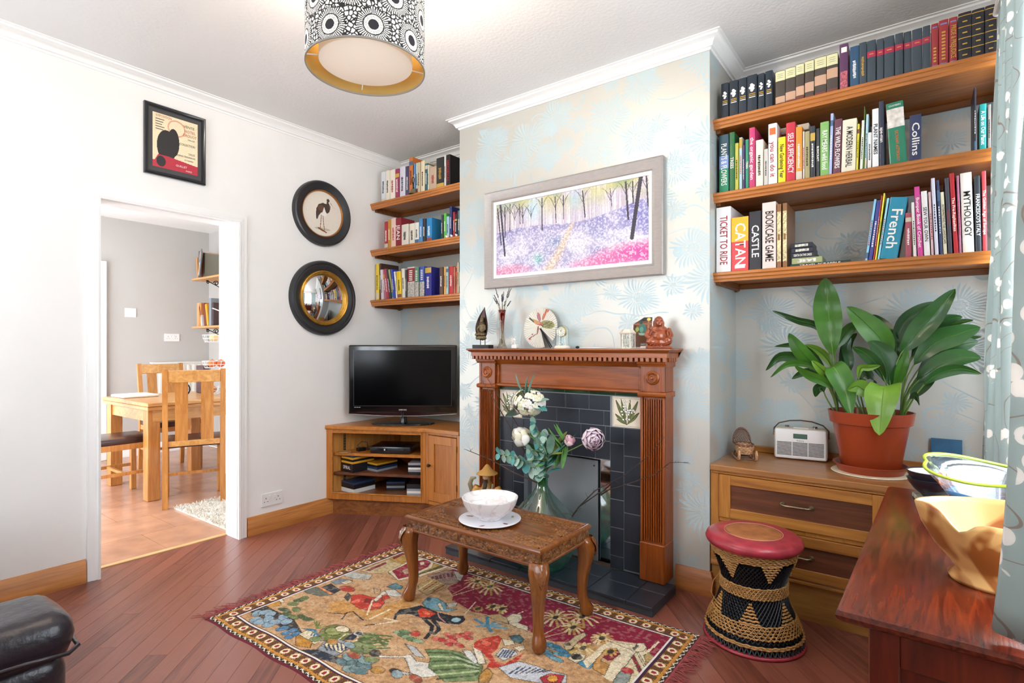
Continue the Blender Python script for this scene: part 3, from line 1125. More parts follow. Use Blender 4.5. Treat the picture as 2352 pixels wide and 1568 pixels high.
def television():
 t = thing('television', 'black flat screen television on oval glossy stand in the corner', 'television', (.40, 2.712, .642), math.radians(36.77))
 blk = mat('tv_gloss_black', '#0c0c0e', .12, coat=.6)
 W_, Z0, Z1 = .395, .075, .577
 bm = B()
 bx(bm, -W_, W_, -.018, .030, Z0, Z1, .010, 3)
 bx(bm, -W_ + .12, W_ - .12, .030, .075, Z0 + .06, Z1 - .10, .012, 2)
 case = obj('casing', bm, blk, t, smooth=True)
 obj('screen', box(-.354, .354, -.0195, -.017, Z0 + .060, Z1 - .038), mat('tv_screen', '#050506', .12, spec=.25), t)
 bm = B()
 for a in ((-.356, .356, Z0 + .058, Z0 + .060), (-.357, -.355, Z0 + .058, Z1 - .036), (.355, .357, Z0 + .058, Z1 - .036)):
  bx(bm, a[0], a[1], -.0200, -.018, a[2], a[3])
 obj('screen_border', bm, mat('tv_border_line', '#4a4a4e', .3), case)
 # curved lower lip with a dark red tint and a pale line
 bm = B()
 n = 24
 lo = [( -W_ + .004 + (2 * W_ - .008) * i / n, Z0 + .002 - .016 * math.sin(PI * i / n)) for i in range(n + 1)]
 prism(bm, lo + [(x, Z0 + .012) for x, _ in lo[::-1]], -.020, .02, 'xz')
 obj('lower_lip', bm, mat('tv_red_tint', '#2a0a0c', .15, coat=.6), t)
 bm = B()
 tube(bm, [(x, -.020, z - .001) for x, z in lo], .0022, 6)
 obj('trim_line', bm, mat('tv_silver_line', '#b5b3b0', .25, metal=.6), t)
 text('SAMSUNG', .014, (0, -.0205, Z0 + .030), mat('tv_logo', '#c9ccd0', .4), t, width=.062, bold=.01, name='brand_lettering')
 for k in range(3):
  obj('small_print', box(-.352 + k * .016, -.340 + k * .016, -.0205, -.018, Z0 + .047, Z0 + .050), mat('tv_logo', '#c9ccd0', .4), t)
 bm = B()
 tube(bm, [(0, .012, .010), (0, .012, .045), (0, .016, .09)], [.042, .034, .04], 20, flat=.7)
 obj('neck', bm, blk, t, smooth=True)
 bm = B()
 lathe(bm, [(0, 0), (.225, 0), (.232, .004), (.228, .010), (.20, .013), (0, .014)], 48, M=Matrix.Diagonal((1, .52, 1, 1)))
 st = obj('stand', bm, mat('tv_stand_gloss', '#101014', .08, coat=.8), t, smooth=True)
 return t
television()
# ------------------------------------------------------------------ drawer unit in the window alcove
dr = wood('drawer_pine', '#8f5722', '#bd8038', 'x', .4, coat=.2)
dr_z = wood('drawer_pine_upright', '#96591f', '#c4873c', 'z', .4, coat=.2)
wal = wood('walnut_panel', '#4a2716', '#794428', 'x', .4, coat=.15)
ylw = wood('yellow_pine_plinth', '#94602a', '#b98545', 'x', .42, coat=.15)
def dresser():
 t = thing('drawer_unit', 'long low pine drawer unit with walnut drawer panels in alcove', 'drawers', (3.16, 2.9, 0))
 F = 2.680
 obj('worktop', box(2.614, XR - .002, F - .012, YRR - .001, .612, .640, .004, 2), wood('worktop_pine', '#8c5a30', '#b37d48', 'x', .33, coat=.3), t, w=True)
 obj('back_rail', box(2.614, XR - .002, YRR - .020, YRR - .001, .640, .672, .003), dr, t, w=True)
 obj('plinth', box(2.618, XR - .004, F + .012, YRR - .05, 0, .158), ylw, t, w=True)
 bm = B()
 bx(bm, 2.618, 2.634, F, YRR - .01, .158, .612)
 bx(bm, 3.345, 3.36, F, YRR - .01, .158, .612)
 bx(bm, 2.634, XR - .004, F + .02, YRR - .01, .158, .172)
 bx(bm, 2.634, XR - .004, YRR - .03, YRR - .015, .172, .612)
 obj('carcass', bm, dr_z, t, w=True)
 bm = B()
 for a in ((2.616, 2.655, .158, .612), (3.322, 3.368, .158, .612), (3.69, XR - .003, .158, .612)):
  bx(bm, a[0], a[1], F - .002, F + .02, a[2], a[3], .0015)
 for z0, z1 in ((.598, .612), (.374, .394), (.158, .182)):
  bx(bm, 2.655, 3.322, F - .001, F + .02, z0, z1, .0015)
  bx(bm, 3.368, 3.69, F - .001, F + .02, z0, z1, .0015)
 obj('face_frame', bm, dr_z, t, w=True)
 bm = B()
 prism(bm, [(F - .002, .160), (F - .010, .164), (F - .010, .172), (F - .004, .176), (F - .002, .184), (F + .01, .184), (F + .01, .160)], 2.618, XR - .004, 'yz')
 bx(bm, 2.616, XR - .004, F - .008, F + .002, .600, .606, .002)
 obj('base_moulding', bm, dr, t, w=True, smooth=True)
 def drawer(x0, x1, z0, z1, nm, hw):
  d = empty_part(nm, t)
  s = .052
  yf = F - .012
  for a in (x0, x1 - s):
   obj('stile', box(a, a + s, yf, F + .01, z0, z1, .0015), dr_z, d, w=True)
  for a in (z0, z1 - .045):
   obj('rail', box(x0 + s, x1 - s, yf, F + .01, a, a + .045, .0015), dr, d, w=True)
  obj('panel', box(x0 + s - .004, x1 - s + .004, F - .004, F + .004, z0 + .04, z1 - .04), wal, d, w=True)
  cx, cz = (x0 + x1) / 2 + hw, (z0 + z1) / 2 + .004
  bm = B()
  tube(bm, [(cx - .058, F - .004, cz), (cx - .056, F - .020, cz), (cx - .045, F - .026, cz - .002), (cx + .045, F - .026, cz - .002), (cx + .056, F - .020, cz), (cx + .058, F - .004, cz)],
   [.007, .0055, .005, .005, .0055, .007], 10)
  for s_ in (-1, 1):
   lathe(bm, [(0, .006), (.009, .005), (.012, 0)], 14, M=Matrix.Translation((cx + s_ * .058, F - .004, cz)) @ Matrix.Rotation(PI / 2, 4, 'X'))
  obj('handle', bm, mat('antique_brass', '#8d7f63', .32, metal=.9), d, smooth=True, w=True, label='antique brass bar handle')
 drawer(2.657, 3.320, .396, .597, 'drawer', 0)
 drawer(2.657, 3.320, .184, .372, 'drawer', 0)
 d = empty_part('door', t)
 bm = B()
 for a in ((3.370, 3.41, .184, .597), (3.648, 3.688, .184, .597), (3.41, 3.648, .184, .23), (3.41, 3.648, .551, .597)):
  bx(bm, a[0], a[1], F - .012, F + .01, a[2], a[3], .0015)
 obj('door_frame', bm, dr_z, d, w=True)
 obj('door_panel', box(3.405, 3.652, F - .004, F + .004, .226, .555), wal, d, w=True)
dresser()
RUG = [
('P','#8e1436',[(.27,.881),(.294,.973),(.3,.925),(.5,.925),(.75,.925),(.955,.93),(.954,.738),(.918,.796),(.89,.806),(.84,.772),(.839,.76),(.807,.688),(.765,.671),(.741,.644),(.711,.636),(.665,.655),(.613,.686),(.567,.662),(.533,.661),(.498,.644),(.441,.667),(.416,.671),(.4,.704),(.356,.743),(.352,.758),(.354,.817),(.333,.889)]),
('P','#b99247',[(.056,.844),(.058,.939),(.107,.966),(.23,.977),(.233,.938),(.225,.783),(.225,.722),(.155,.752),(.092,.68)]),
('P','#cdb78b',[(.064,.641),(.062,.815),(.089,.811),(.155,.817),(.203,.758),(.218,.677),(.142,.704),(.109,.652)]),
('P','#8f1838',[(.063,.842),(.058,.929),(.069,.923),(.076,.831)]),
('P','#8f1838',[(.077,.663),(.073,.783),(.085,.772),(.088,.668)]),
('P','#e2d3b2',[(.135,.713),(.123,.865),(.147,.956),(.189,.931),(.219,.864),(.219,.784),(.225,.722),(.207,.673)]),
('P','#9a1d3a',[(.14,.733),(.135,.844),(.159,.923),(.189,.905),(.205,.857),(.206,.792),(.211,.737),(.2,.687)]),
('P','#c9a58a',[(.162,.759),(.162,.799),(.196,.759),(.187,.739)]),
('P','#e2d3b2',[(.158,.88),(.166,.897),(.183,.874),(.179,.851)]),
('P','#5a5a30',[(.222,.78),(.23,.969),(.24,.964),(.233,.777)]),
('P','#e2d3b2',[(.226,.768),(.249,.956),(.258,.945),(.24,.753)]),
('P','#9a7f74',[(.253,.784),(.264,.891),(.326,.904),(.354,.816),(.339,.764)]),
('P','#b8b2a6',[(.286,.899),(.327,.906),(.354,.831),(.339,.835)]),
('P','#7d3340',[(.268,.785),(.269,.796),(.286,.776),(.285,.766)]),
('P','#7d3340',[(.271,.803),(.274,.814),(.292,.791),(.291,.781)]),
('P','#7d3340',[(.276,.822),(.277,.833),(.297,.807),(.296,.796)]),
('P','#7d3340',[(.279,.84),(.281,.851),(.303,.822),(.302,.812)]),
('P','#7d3340',[(.284,.859),(.286,.87),(.309,.837),(.307,.827)]),
('P','#7d3340',[(.288,.877),(.289,.889),(.315,.853),(.313,.842)]),
('P','#b99a62',[(.275,.692),(.279,.783),(.342,.766),(.351,.736),(.342,.645),(.303,.655)]),
('L','#e2d3b2',.006,[(.298,.663),(.289,.757)]),
('L','#8f1838',.006,[(.312,.671),(.304,.76)]),
('L','#e2d3b2',.006,[(.325,.679),(.32,.763)]),
('L','#8f1838',.006,[(.339,.687),(.334,.765)]),
('P','#b9b9b3',[(.044,.556),(.054,.614),(.118,.647),(.135,.605),(.099,.572)]),
('P','#c58a34',[(.045,.197),(.059,.249),(.082,.234),(.073,.183)]),
('P','#e2d3b2',[(.05,.249),(.054,.265),(.074,.256),(.072,.244)]),
('P','#3a3433',[(.03,.125),(.054,.192),(.174,.195),(.252,.154),(.238,.13),(.12,.133)]),
('E','#8fa9b8',.076,.139,.01364,.022,.3),
('E','#8fa9b8',.088,.162,.01364,.022,-.4),
('E','#8fa9b8',.108,.166,.01364,.022,.2),
('E','#8fa9b8',.106,.108,.01364,.022,.1),
('E','#8fa9b8',.125,.112,.01364,.022,-.3),
('E','#8fa9b8',.127,.141,.01364,.022,.5),
('E','#8fa9b8',.153,.117,.01364,.022,.0),
('E','#8fa9b8',.156,.147,.01364,.022,-.6),
('E','#8fa9b8',.147,.183,.01364,.022,.4),
('E','#8fa9b8',.174,.167,.01364,.022,.2),
('E','#4f7fa6',.195,.122,.00992,.016,.0),
('E','#4f7fa6',.221,.118,.00992,.016,.0),
('E','#4f7fa6',.243,.111,.00992,.016,.0),
('E','#4f7fa6',.223,.146,.00992,.016,.0),
('E','#4f7fa6',.197,.134,.00992,.016,.0),
('E','#4f7fa6',.245,.138,.00992,.016,.0),
('E','#4d5d38',.111,.218,.01736,.012,.5),
('E','#6d7d4a',.102,.267,.01736,.012,.9),
('E','#4d5d38',.094,.3,.01736,.012,1.3),
('E','#6d7d4a',.096,.324,.01736,.012,1.7),
('E','#4d5d38',.137,.208,.01736,.012,2.1),
('E','#6d7d4a',.137,.247,.01736,.012,2.5),
('E','#4d5d38',.184,.224,.01736,.012,2.9),
('E','#6d7d4a',.166,.204,.01736,.012,3.3),
('E','#4d5d38',.201,.225,.01736,.012,3.7),
('P','#e2d3b2',[(.249,.142),(.249,.184),(.318,.181),(.319,.135)]),
('P','#c58a34',[(.254,.128),(.251,.14),(.305,.142),(.324,.111),(.289,.093)]),
('L','#2f6f8e',.006,[(.263,.199),(.232,.173)]),
('L','#2f6f8e',.006,[(.263,.199),(.243,.175)]),
('L','#2f6f8e',.006,[(.263,.199),(.254,.177)]),
('L','#2f6f8e',.006,[(.263,.199),(.276,.167)]),
('L','#2f6f8e',.006,[(.263,.199),(.286,.169)]),
('L','#2f6f8e',.006,[(.263,.199),(.297,.171)]),
('L','#2f6f8e',.006,[(.263,.199),(.317,.163)]),
('L','#6d7d3a',.005,[(.26,.206),(.214,.24)]),
('L','#6d7d3a',.005,[(.26,.206),(.227,.24)]),
('L','#6d7d3a',.005,[(.26,.206),(.241,.239)]),
('L','#6d7d3a',.005,[(.26,.206),(.254,.238)]),
('L','#6d7d3a',.005,[(.26,.206),(.267,.238)]),
('L','#6d7d3a',.005,[(.26,.206),(.281,.237)]),
('E','#6f7a3c',.314,.224,.03844,.05,.3),
('E','#8f9656',.303,.229,.0217,.022,.3),
('E','#e2d3b2',.311,.259,.0186,.018,.2),
('P','#8f9499',[(.342,.117),(.327,.159),(.339,.203),(.379,.21),(.396,.185),(.4,.132),(.368,.102)]),
('P','#e2d3b2',[(.337,.141),(.332,.18),(.386,.196),(.397,.15)]),
('L','#33405a',.006,[(.339,.15),(.363,.133)]),
('L','#33405a',.006,[(.345,.159),(.37,.141)]),
('L','#33405a',.006,[(.351,.169),(.376,.148)]),
('L','#33405a',.006,[(.357,.18),(.383,.156)]),
('L','#33405a',.006,[(.363,.19),(.39,.163)]),
('L','#33405a',.006,[(.37,.2),(.396,.17)]),
('P','#2a3444',[(.355,.215),(.345,.267),(.366,.274),(.372,.226)]),
('E','#b9bab4',.359,.271,.01364,.015,.2),
('E','#2a2522',.36,.272,.00868,.009,.2),
('L','#e2d3b2',.006,[(.345,.203),(.337,.242),(.347,.253)]),
('L','#e2d3b2',.006,[(.382,.214),(.379,.25),(.369,.254)]),
('P','#7fa3bd',[(.347,.086),(.355,.102),(.382,.098),(.382,.081),(.363,.077)]),
('P','#2c3440',[(.316,.087),(.342,.117),(.409,.128),(.447,.157),(.473,.133),(.427,.108),(.37,.083)]),
('E','#5f7c80',.43,.125,.02108,.017,.4),
('E','#7f9a9c',.425,.153,.02108,.017,-.3),
('E','#5f7c80',.455,.14,.02108,.017,.7),
('E','#7f9a9c',.447,.171,.02108,.017,.1),
('E','#5f7c80',.473,.153,.02108,.017,-.5),
('E','#7f9a9c',.463,.115,.02108,.017,.9),
('E','#5f7c80',.48,.123,.02108,.017,.3),
('E','#7f9a9c',.463,.175,.02108,.017,.6),
('E','#828f58',.402,.221,.0186,.016,.0),
('E','#5f6f3e',.396,.252,.0186,.016,.3),
('E','#828f58',.388,.283,.0186,.016,.6),
('E','#5f6f3e',.427,.205,.0186,.016,.9),
('E','#828f58',.426,.233,.0186,.016,1.2),
('E','#5f6f3e',.414,.197,.0186,.016,1.5),
('L','#86935a',.01,[(.375,.256),(.389,.31)]),
('L','#4f6a3c',.01,[(.386,.251),(.405,.302)]),
('L','#86935a',.01,[(.398,.245),(.42,.295)]),
('L','#4f6a3c',.01,[(.41,.24),(.435,.288)]),
('L','#86935a',.01,[(.421,.235),(.45,.28)]),
('L','#4f6a3c',.01,[(.432,.23),(.465,.273)]),
('L','#5a6b3c',.01,[(.375,.282),(.429,.33)]),
('L','#5a6b3c',.01,[(.402,.256),(.435,.315)]),
('L','#5a6b3c',.01,[(.383,.291),(.441,.299)]),
('L','#5a6b3c',.01,[(.41,.266),(.447,.285)]),
('L','#5a6b3c',.01,[(.391,.3),(.452,.271)]),
('P','#6d6f62',[(.04,.37),(.062,.418),(.138,.414),(.122,.374),(.069,.357)]),
('P','#d7885a',[(.062,.418),(.072,.447),(.131,.427),(.132,.407)]),
('P','#2e3038',[(.072,.43),(.072,.477),(.13,.461),(.136,.422)]),
('E','#b8402e',.137,.486,.0248,.022,.1),
('P','#7f8890',[(.061,.489),(.066,.532),(.101,.559),(.111,.522),(.087,.482)]),
('P','#d9c8a8',[(.089,.509),(.093,.549),(.112,.546),(.11,.508)]),
('P','#c9924e',[(.17,.361),(.19,.407),(.216,.412),(.279,.397),(.288,.407),(.31,.511),(.312,.588),(.344,.615),(.358,.572),(.344,.463),(.357,.426),(.328,.363),(.277,.365),(.244,.327),(.218,.306)]),
('L','#2a2522',.006,[(.218,.306),(.254,.338),(.253,.36)]),
('L','#2a2522',.006,[(.27,.305),(.251,.349),(.26,.369),(.318,.345)]),
('L','#2a2522',.006,[(.342,.324),(.361,.36),(.387,.417)]),
('L','#e2d3b2',.01,[(.325,.368),(.325,.464)]),
('L','#e2d3b2',.009,[(.35,.404),(.386,.416),(.359,.35)]),
('P','#c03a2a',[(.179,.454),(.194,.488),(.228,.493),(.26,.52),(.286,.492),(.302,.446),(.282,.408),(.254,.4),(.216,.412)]),
('P','#8f2018',[(.226,.473),(.242,.483),(.259,.453),(.24,.447)]),
('E','#e05a40',.218,.431,.00992,.022,.0),
('E','#e05a40',.279,.46,.0124,.018,.0),
('P','#c8a37c',[(.191,.557),(.215,.566),(.231,.539),(.224,.522)]),
('P','#ddd2c2',[(.248,.482),(.228,.563),(.243,.562),(.264,.476)]),
('L','#e2d3b2',.008,[(.25,.476),(.301,.384)]),
('P','#c03a2a',[(.246,.531),(.256,.549),(.277,.532),(.27,.498)]),
('P','#d6d3cc',[(.228,.571),(.247,.601),(.295,.577),(.281,.553),(.259,.545)]),
('P','#5a8a96',[(.213,.6),(.214,.649),(.25,.642),(.26,.616),(.235,.598)]),
('P','#4f4840',[(.175,.425),(.158,.465),(.184,.451),(.201,.412)]),
('P','#23242c',[(.356,.454),(.344,.486),(.358,.516),(.37,.562),(.433,.563),(.475,.574),(.497,.598),(.516,.576),(.517,.534),(.486,.514),(.464,.511),(.428,.492),(.382,.484),(.362,.454)]),
('L','#23242c',.016,[(.428,.492),(.471,.469),(.488,.435),(.497,.395)]),
('L','#23242c',.016,[(.452,.504),(.482,.482),(.496,.463),(.499,.435)]),
('L','#23242c',.01,[(.356,.454),(.374,.422)]),
('L','#23242c',.008,[(.359,.488),(.365,.434)]),
('P','#d23c22',[(.384,.524),(.383,.553),(.435,.551),(.434,.513),(.414,.49)]),
('E','#ec6a44',.411,.531,.0124,.01,.0),
('P','#6fa3b3',[(.365,.581),(.351,.632),(.375,.649),(.414,.636),(.436,.606),(.46,.625),(.453,.587),(.427,.572),(.39,.562)]),
('P','#e2d3b2',[(.399,.611),(.4,.629),(.436,.59),(.433,.579)]),
('P','#c9c3b4',[(.414,.636),(.437,.67),(.447,.641),(.437,.614)]),
('P','#2f5866',[(.351,.632),(.365,.631),(.374,.608),(.362,.611)]),
('E','#9fc3cc',.496,.557,.01116,.018,.0),
('L','#e2d3b2',.005,[(.494,.609),(.471,.717)]),
('L','#c98f8a',.005,[(.431,.562),(.454,.535),(.483,.519)]),
('L','#b78e4c',.01,[(.392,.874),(.407,.898),(.424,.9)]),
('L','#dcc48e',.01,[(.392,.874),(.412,.881),(.433,.873)]),
('L','#dcc48e',.01,[(.392,.874),(.412,.865),(.432,.845)]),
('L','#b78e4c',.01,[(.392,.874),(.407,.851),(.424,.823)]),
('L','#dcc48e',.01,[(.392,.874),(.398,.844),(.409,.811)]),
('L','#dcc48e',.01,[(.392,.874),(.387,.845),(.392,.811)]),
('L','#b78e4c',.01,[(.392,.874),(.377,.852),(.374,.824)]),
('L','#dcc48e',.01,[(.392,.874),(.369,.867),(.361,.848)]),
('L','#dcc48e',.01,[(.392,.874),(.365,.884),(.355,.877)]),
('L','#b78e4c',.01,[(.392,.874),(.368,.901),(.36,.904)]),
('L','#dcc48e',.01,[(.392,.874),(.376,.911),(.372,.922)]),
('L','#dcc48e',.01,[(.392,.874),(.386,.915),(.39,.928)]),
('L','#b78e4c',.01,[(.392,.874),(.397,.91),(.409,.92)]),
('E','#3c3022',.392,.874,.0062,.014,.0),
('L','#b78e4c',.01,[(.443,.866),(.458,.893),(.477,.893)]),
('L','#dcc48e',.01,[(.443,.866),(.464,.874),(.487,.86)]),
('L','#dcc48e',.01,[(.443,.866),(.465,.854),(.489,.828)]),
('L','#b78e4c',.01,[(.443,.866),(.46,.838),(.48,.803)]),
('L','#dcc48e',.01,[(.443,.866),(.451,.831),(.464,.791)]),
('L','#dcc48e',.01,[(.443,.866),(.439,.833),(.445,.794)]),
('L','#b78e4c',.01,[(.443,.866),(.426,.844),(.424,.811)]),
('L','#dcc48e',.01,[(.443,.866),(.417,.861),(.409,.841)]),
('L','#dcc48e',.01,[(.443,.866),(.413,.882),(.402,.875)]),
('L','#b78e4c',.01,[(.443,.866),(.415,.901),(.405,.906)]),
('L','#dcc48e',.01,[(.443,.866),(.423,.913),(.418,.926)]),
('L','#dcc48e',.01,[(.443,.866),(.434,.916),(.438,.931)]),
('L','#b78e4c',.01,[(.443,.866),(.447,.909),(.459,.918)]),
('E','#3c3022',.443,.866,.0062,.014,.0),
('L','#c9b58c',.006,[(.421,.822),(.397,.694)]),
('L','#c9b58c',.005,[(.391,.829),(.393,.715)]),
('L','#b78e4c',.01,[(.501,.678),(.506,.685),(.511,.686)]),
('L','#c98f4c',.01,[(.501,.678),(.508,.677),(.515,.672)]),
('L','#c98f4c',.01,[(.501,.678),(.506,.67),(.512,.661)]),
('L','#b78e4c',.01,[(.501,.678),(.502,.667),(.505,.657)]),
('L','#c98f4c',.01,[(.501,.678),(.497,.67),(.497,.66)]),
('L','#c98f4c',.01,[(.501,.678),(.493,.676),(.491,.671)]),
('L','#b78e4c',.01,[(.501,.678),(.493,.684),(.49,.684)]),
('L','#c98f4c',.01,[(.501,.678),(.496,.69),(.495,.694)]),
('L','#c98f4c',.01,[(.501,.678),(.501,.69),(.504,.694)]),
('E','#3c3022',.501,.678,.0062,.014,.0),
('L','#b78e4c',.01,[(.524,.727),(.531,.737),(.539,.739)]),
('L','#dcc48e',.01,[(.524,.727),(.533,.727),(.543,.72)]),
('L','#dcc48e',.01,[(.524,.727),(.531,.717),(.539,.704)]),
('L','#b78e4c',.01,[(.524,.727),(.525,.712),(.528,.697)]),
('L','#dcc48e',.01,[(.524,.727),(.517,.715),(.516,.702)]),
('L','#dcc48e',.01,[(.524,.727),(.513,.725),(.509,.717)]),
('L','#b78e4c',.01,[(.524,.727),(.513,.736),(.508,.735)]),
('L','#dcc48e',.01,[(.524,.727),(.518,.743),(.517,.749)]),
('L','#dcc48e',.01,[(.524,.727),(.525,.745),(.529,.75)]),
('E','#3c3022',.524,.727,.0062,.014,.0),
('L','#b78e4c',.01,[(.551,.733),(.555,.742),(.562,.74)]),
('L','#dcc48e',.01,[(.551,.733),(.559,.729),(.569,.719)]),
('L','#dcc48e',.01,[(.551,.733),(.558,.719),(.568,.701)]),
('L','#b78e4c',.01,[(.551,.733),(.553,.717),(.56,.698)]),
('L','#dcc48e',.01,[(.551,.733),(.546,.723),(.548,.708)]),
('L','#dcc48e',.01,[(.551,.733),(.54,.735),(.538,.728)]),
('L','#b78e4c',.01,[(.551,.733),(.538,.748),(.534,.749)]),
('L','#dcc48e',.01,[(.551,.733),(.541,.755),(.54,.761)]),
('L','#dcc48e',.01,[(.551,.733),(.548,.753),(.551,.757)]),
('E','#3c3022',.551,.733,.0062,.014,.0),
('L','#b78e4c',.01,[(.683,.8),(.699,.826),(.716,.828)]),
('L','#dcc48e',.01,[(.683,.8),(.703,.808),(.722,.798)]),
('L','#dcc48e',.01,[(.683,.8),(.702,.79),(.72,.768)]),
('L','#b78e4c',.01,[(.683,.8),(.696,.775),(.711,.744)]),
('L','#dcc48e',.01,[(.683,.8),(.687,.768),(.695,.731)]),
('L','#dcc48e',.01,[(.683,.8),(.676,.769),(.678,.733)]),
('L','#b78e4c',.01,[(.683,.8),(.666,.778),(.662,.748)]),
('L','#dcc48e',.01,[(.683,.8),(.66,.794),(.651,.774)]),
('L','#dcc48e',.01,[(.683,.8),(.658,.813),(.648,.805)]),
('L','#b78e4c',.01,[(.683,.8),(.662,.83),(.654,.834)]),
('L','#dcc48e',.01,[(.683,.8),(.67,.843),(.667,.854)]),
('L','#dcc48e',.01,[(.683,.8),(.681,.845),(.685,.86)]),
('L','#b78e4c',.01,[(.683,.8),(.691,.84),(.703,.85)]),
('E','#3c3022',.683,.8,.0062,.014,.0),
('L','#b78e4c',.01,[(.734,.864),(.753,.895),(.773,.896)]),
('L','#dcc48e',.01,[(.734,.864),(.757,.873),(.779,.86)]),
('L','#dcc48e',.01,[(.734,.864),(.755,.851),(.776,.824)]),
('L','#b78e4c',.01,[(.734,.864),(.748,.833),(.764,.795)]),
('L','#dcc48e',.01,[(.734,.864),(.737,.825),(.746,.781)]),
('L','#dcc48e',.01,[(.734,.864),(.725,.825),(.726,.782)]),
('L','#b78e4c',.01,[(.734,.864),(.714,.837),(.707,.8)]),
('L','#dcc48e',.01,[(.734,.864),(.706,.857),(.695,.832)]),
('L','#dcc48e',.01,[(.734,.864),(.705,.879),(.693,.871)]),
('L','#b78e4c',.01,[(.734,.864),(.709,.901),(.7,.907)]),
('L','#dcc48e',.01,[(.734,.864),(.719,.916),(.716,.93)]),
('L','#dcc48e',.01,[(.734,.864),(.731,.919),(.737,.936)]),
('L','#b78e4c',.01,[(.734,.864),(.744,.912),(.757,.924)]),
('E','#3c3022',.734,.864,.0062,.014,.0),
('L','#b78e4c',.01,[(.742,.774),(.753,.792),(.764,.793)]),
('L','#dcc48e',.01,[(.742,.774),(.756,.778),(.769,.77)]),
('L','#dcc48e',.01,[(.742,.774),(.755,.765),(.768,.747)]),
('L','#b78e4c',.01,[(.742,.774),(.751,.754),(.762,.73)]),
('L','#dcc48e',.01,[(.742,.774),(.744,.75),(.751,.722)]),
('L','#dcc48e',.01,[(.742,.774),(.737,.751),(.739,.723)]),
('L','#b78e4c',.01,[(.742,.774),(.73,.758),(.727,.736)]),
('L','#dcc48e',.01,[(.742,.774),(.726,.771),(.719,.756)]),
('L','#dcc48e',.01,[(.742,.774),(.724,.786),(.717,.78)]),
('L','#b78e4c',.01,[(.742,.774),(.727,.798),(.721,.801)]),
('L','#dcc48e',.01,[(.742,.774),(.732,.807),(.73,.815)]),
('L','#dcc48e',.01,[(.742,.774),(.739,.808),(.743,.819)]),
('L','#b78e4c',.01,[(.742,.774),(.747,.803),(.755,.811)]),
('E','#3c3022',.742,.774,.0062,.014,.0),
('L','#c9a97c',.007,[(.714,.757),(.704,.659)]),
('L','#c9a97c',.005,[(.739,.73),(.712,.642)]),
('L','#b78e4c',.01,[(.821,.765),(.832,.782),(.843,.783)]),
('L','#dcc48e',.01,[(.821,.765),(.834,.77),(.846,.763)]),
('L','#dcc48e',.01,[(.821,.765),(.832,.758),(.844,.744)]),
('L','#b78e4c',.01,[(.821,.765),(.829,.748),(.837,.728)]),
('L','#dcc48e',.01,[(.821,.765),(.822,.743),(.827,.719)]),
('L','#dcc48e',.01,[(.821,.765),(.815,.744),(.816,.72)]),
('L','#b78e4c',.01,[(.821,.765),(.81,.75),(.806,.73)]),
('L','#dcc48e',.01,[(.821,.765),(.806,.761),(.8,.747)]),
('L','#dcc48e',.01,[(.821,.765),(.806,.773),(.799,.768)]),
('L','#b78e4c',.01,[(.821,.765),(.809,.785),(.804,.788)]),
('L','#dcc48e',.01,[(.821,.765),(.814,.792),(.813,.8)]),
('L','#dcc48e',.01,[(.821,.765),(.821,.795),(.824,.805)]),
('L','#b78e4c',.01,[(.821,.765),(.827,.791),(.835,.798)]),
('E','#3c3022',.821,.765,.0062,.014,.0),
('L','#b78e4c',.01,[(.806,.669),(.818,.686),(.828,.688)]),
('L','#dcc48e',.01,[(.806,.669),(.82,.675),(.831,.67)]),
('L','#dcc48e',.01,[(.806,.669),(.818,.664),(.829,.651)]),
('L','#b78e4c',.01,[(.806,.669),(.814,.654),(.822,.635)]),
('L','#dcc48e',.01,[(.806,.669),(.807,.649),(.811,.626)]),
('L','#dcc48e',.01,[(.806,.669),(.8,.649),(.8,.626)]),
('L','#b78e4c',.01,[(.806,.669),(.795,.654),(.791,.634)]),
('L','#dcc48e',.01,[(.806,.669),(.791,.664),(.784,.65)]),
('L','#dcc48e',.01,[(.806,.669),(.791,.675),(.784,.67)]),
('L','#b78e4c',.01,[(.806,.669),(.794,.687),(.789,.689)]),
('L','#dcc48e',.01,[(.806,.669),(.799,.694),(.798,.702)]),
('L','#dcc48e',.01,[(.806,.669),(.806,.698),(.81,.707)]),
('L','#b78e4c',.01,[(.806,.669),(.813,.695),(.82,.702)]),
('E','#3c3022',.806,.669,.0062,.014,.0),
('L','#b78e4c',.01,[(.786,.64),(.79,.651),(.798,.648)]),
('L','#c9a55c',.01,[(.786,.64),(.794,.636),(.803,.624)]),
('L','#c9a55c',.01,[(.786,.64),(.793,.626),(.801,.606)]),
('L','#b78e4c',.01,[(.786,.64),(.788,.623),(.793,.602)]),
('L','#c9a55c',.01,[(.786,.64),(.781,.63),(.781,.614)]),
('L','#c9a55c',.01,[(.786,.64),(.776,.644),(.773,.636)]),
('L','#b78e4c',.01,[(.786,.64),(.775,.657),(.771,.659)]),
('L','#c9a55c',.01,[(.786,.64),(.778,.665),(.777,.672)]),
('L','#c9a55c',.01,[(.786,.64),(.784,.662),(.787,.667)]),
('E','#3c3022',.786,.64,.0062,.014,.0),
('L','#4f8ba6',.014,[(.577,.589),(.532,.602)]),
('L','#6fa3b3',.014,[(.577,.589),(.565,.594)]),
('L','#4f8ba6',.014,[(.577,.589),(.6,.568)]),
('L','#6fa3b3',.014,[(.577,.589),(.595,.627)]),
('L','#4f8ba6',.014,[(.577,.589),(.549,.643)]),
('L','#6fa3b3',.014,[(.577,.589),(.617,.619)]),
('L','#4f8ba6',.014,[(.577,.589),(.558,.565)]),
('L','#6fa3b3',.014,[(.577,.589),(.578,.631)]),
('E','#3f7f9c',.739,.617,.01116,.016,.0),
('E','#6fa3b3',.751,.613,.01116,.016,.3),
('E','#3f7f9c',.761,.618,.01116,.016,.6),
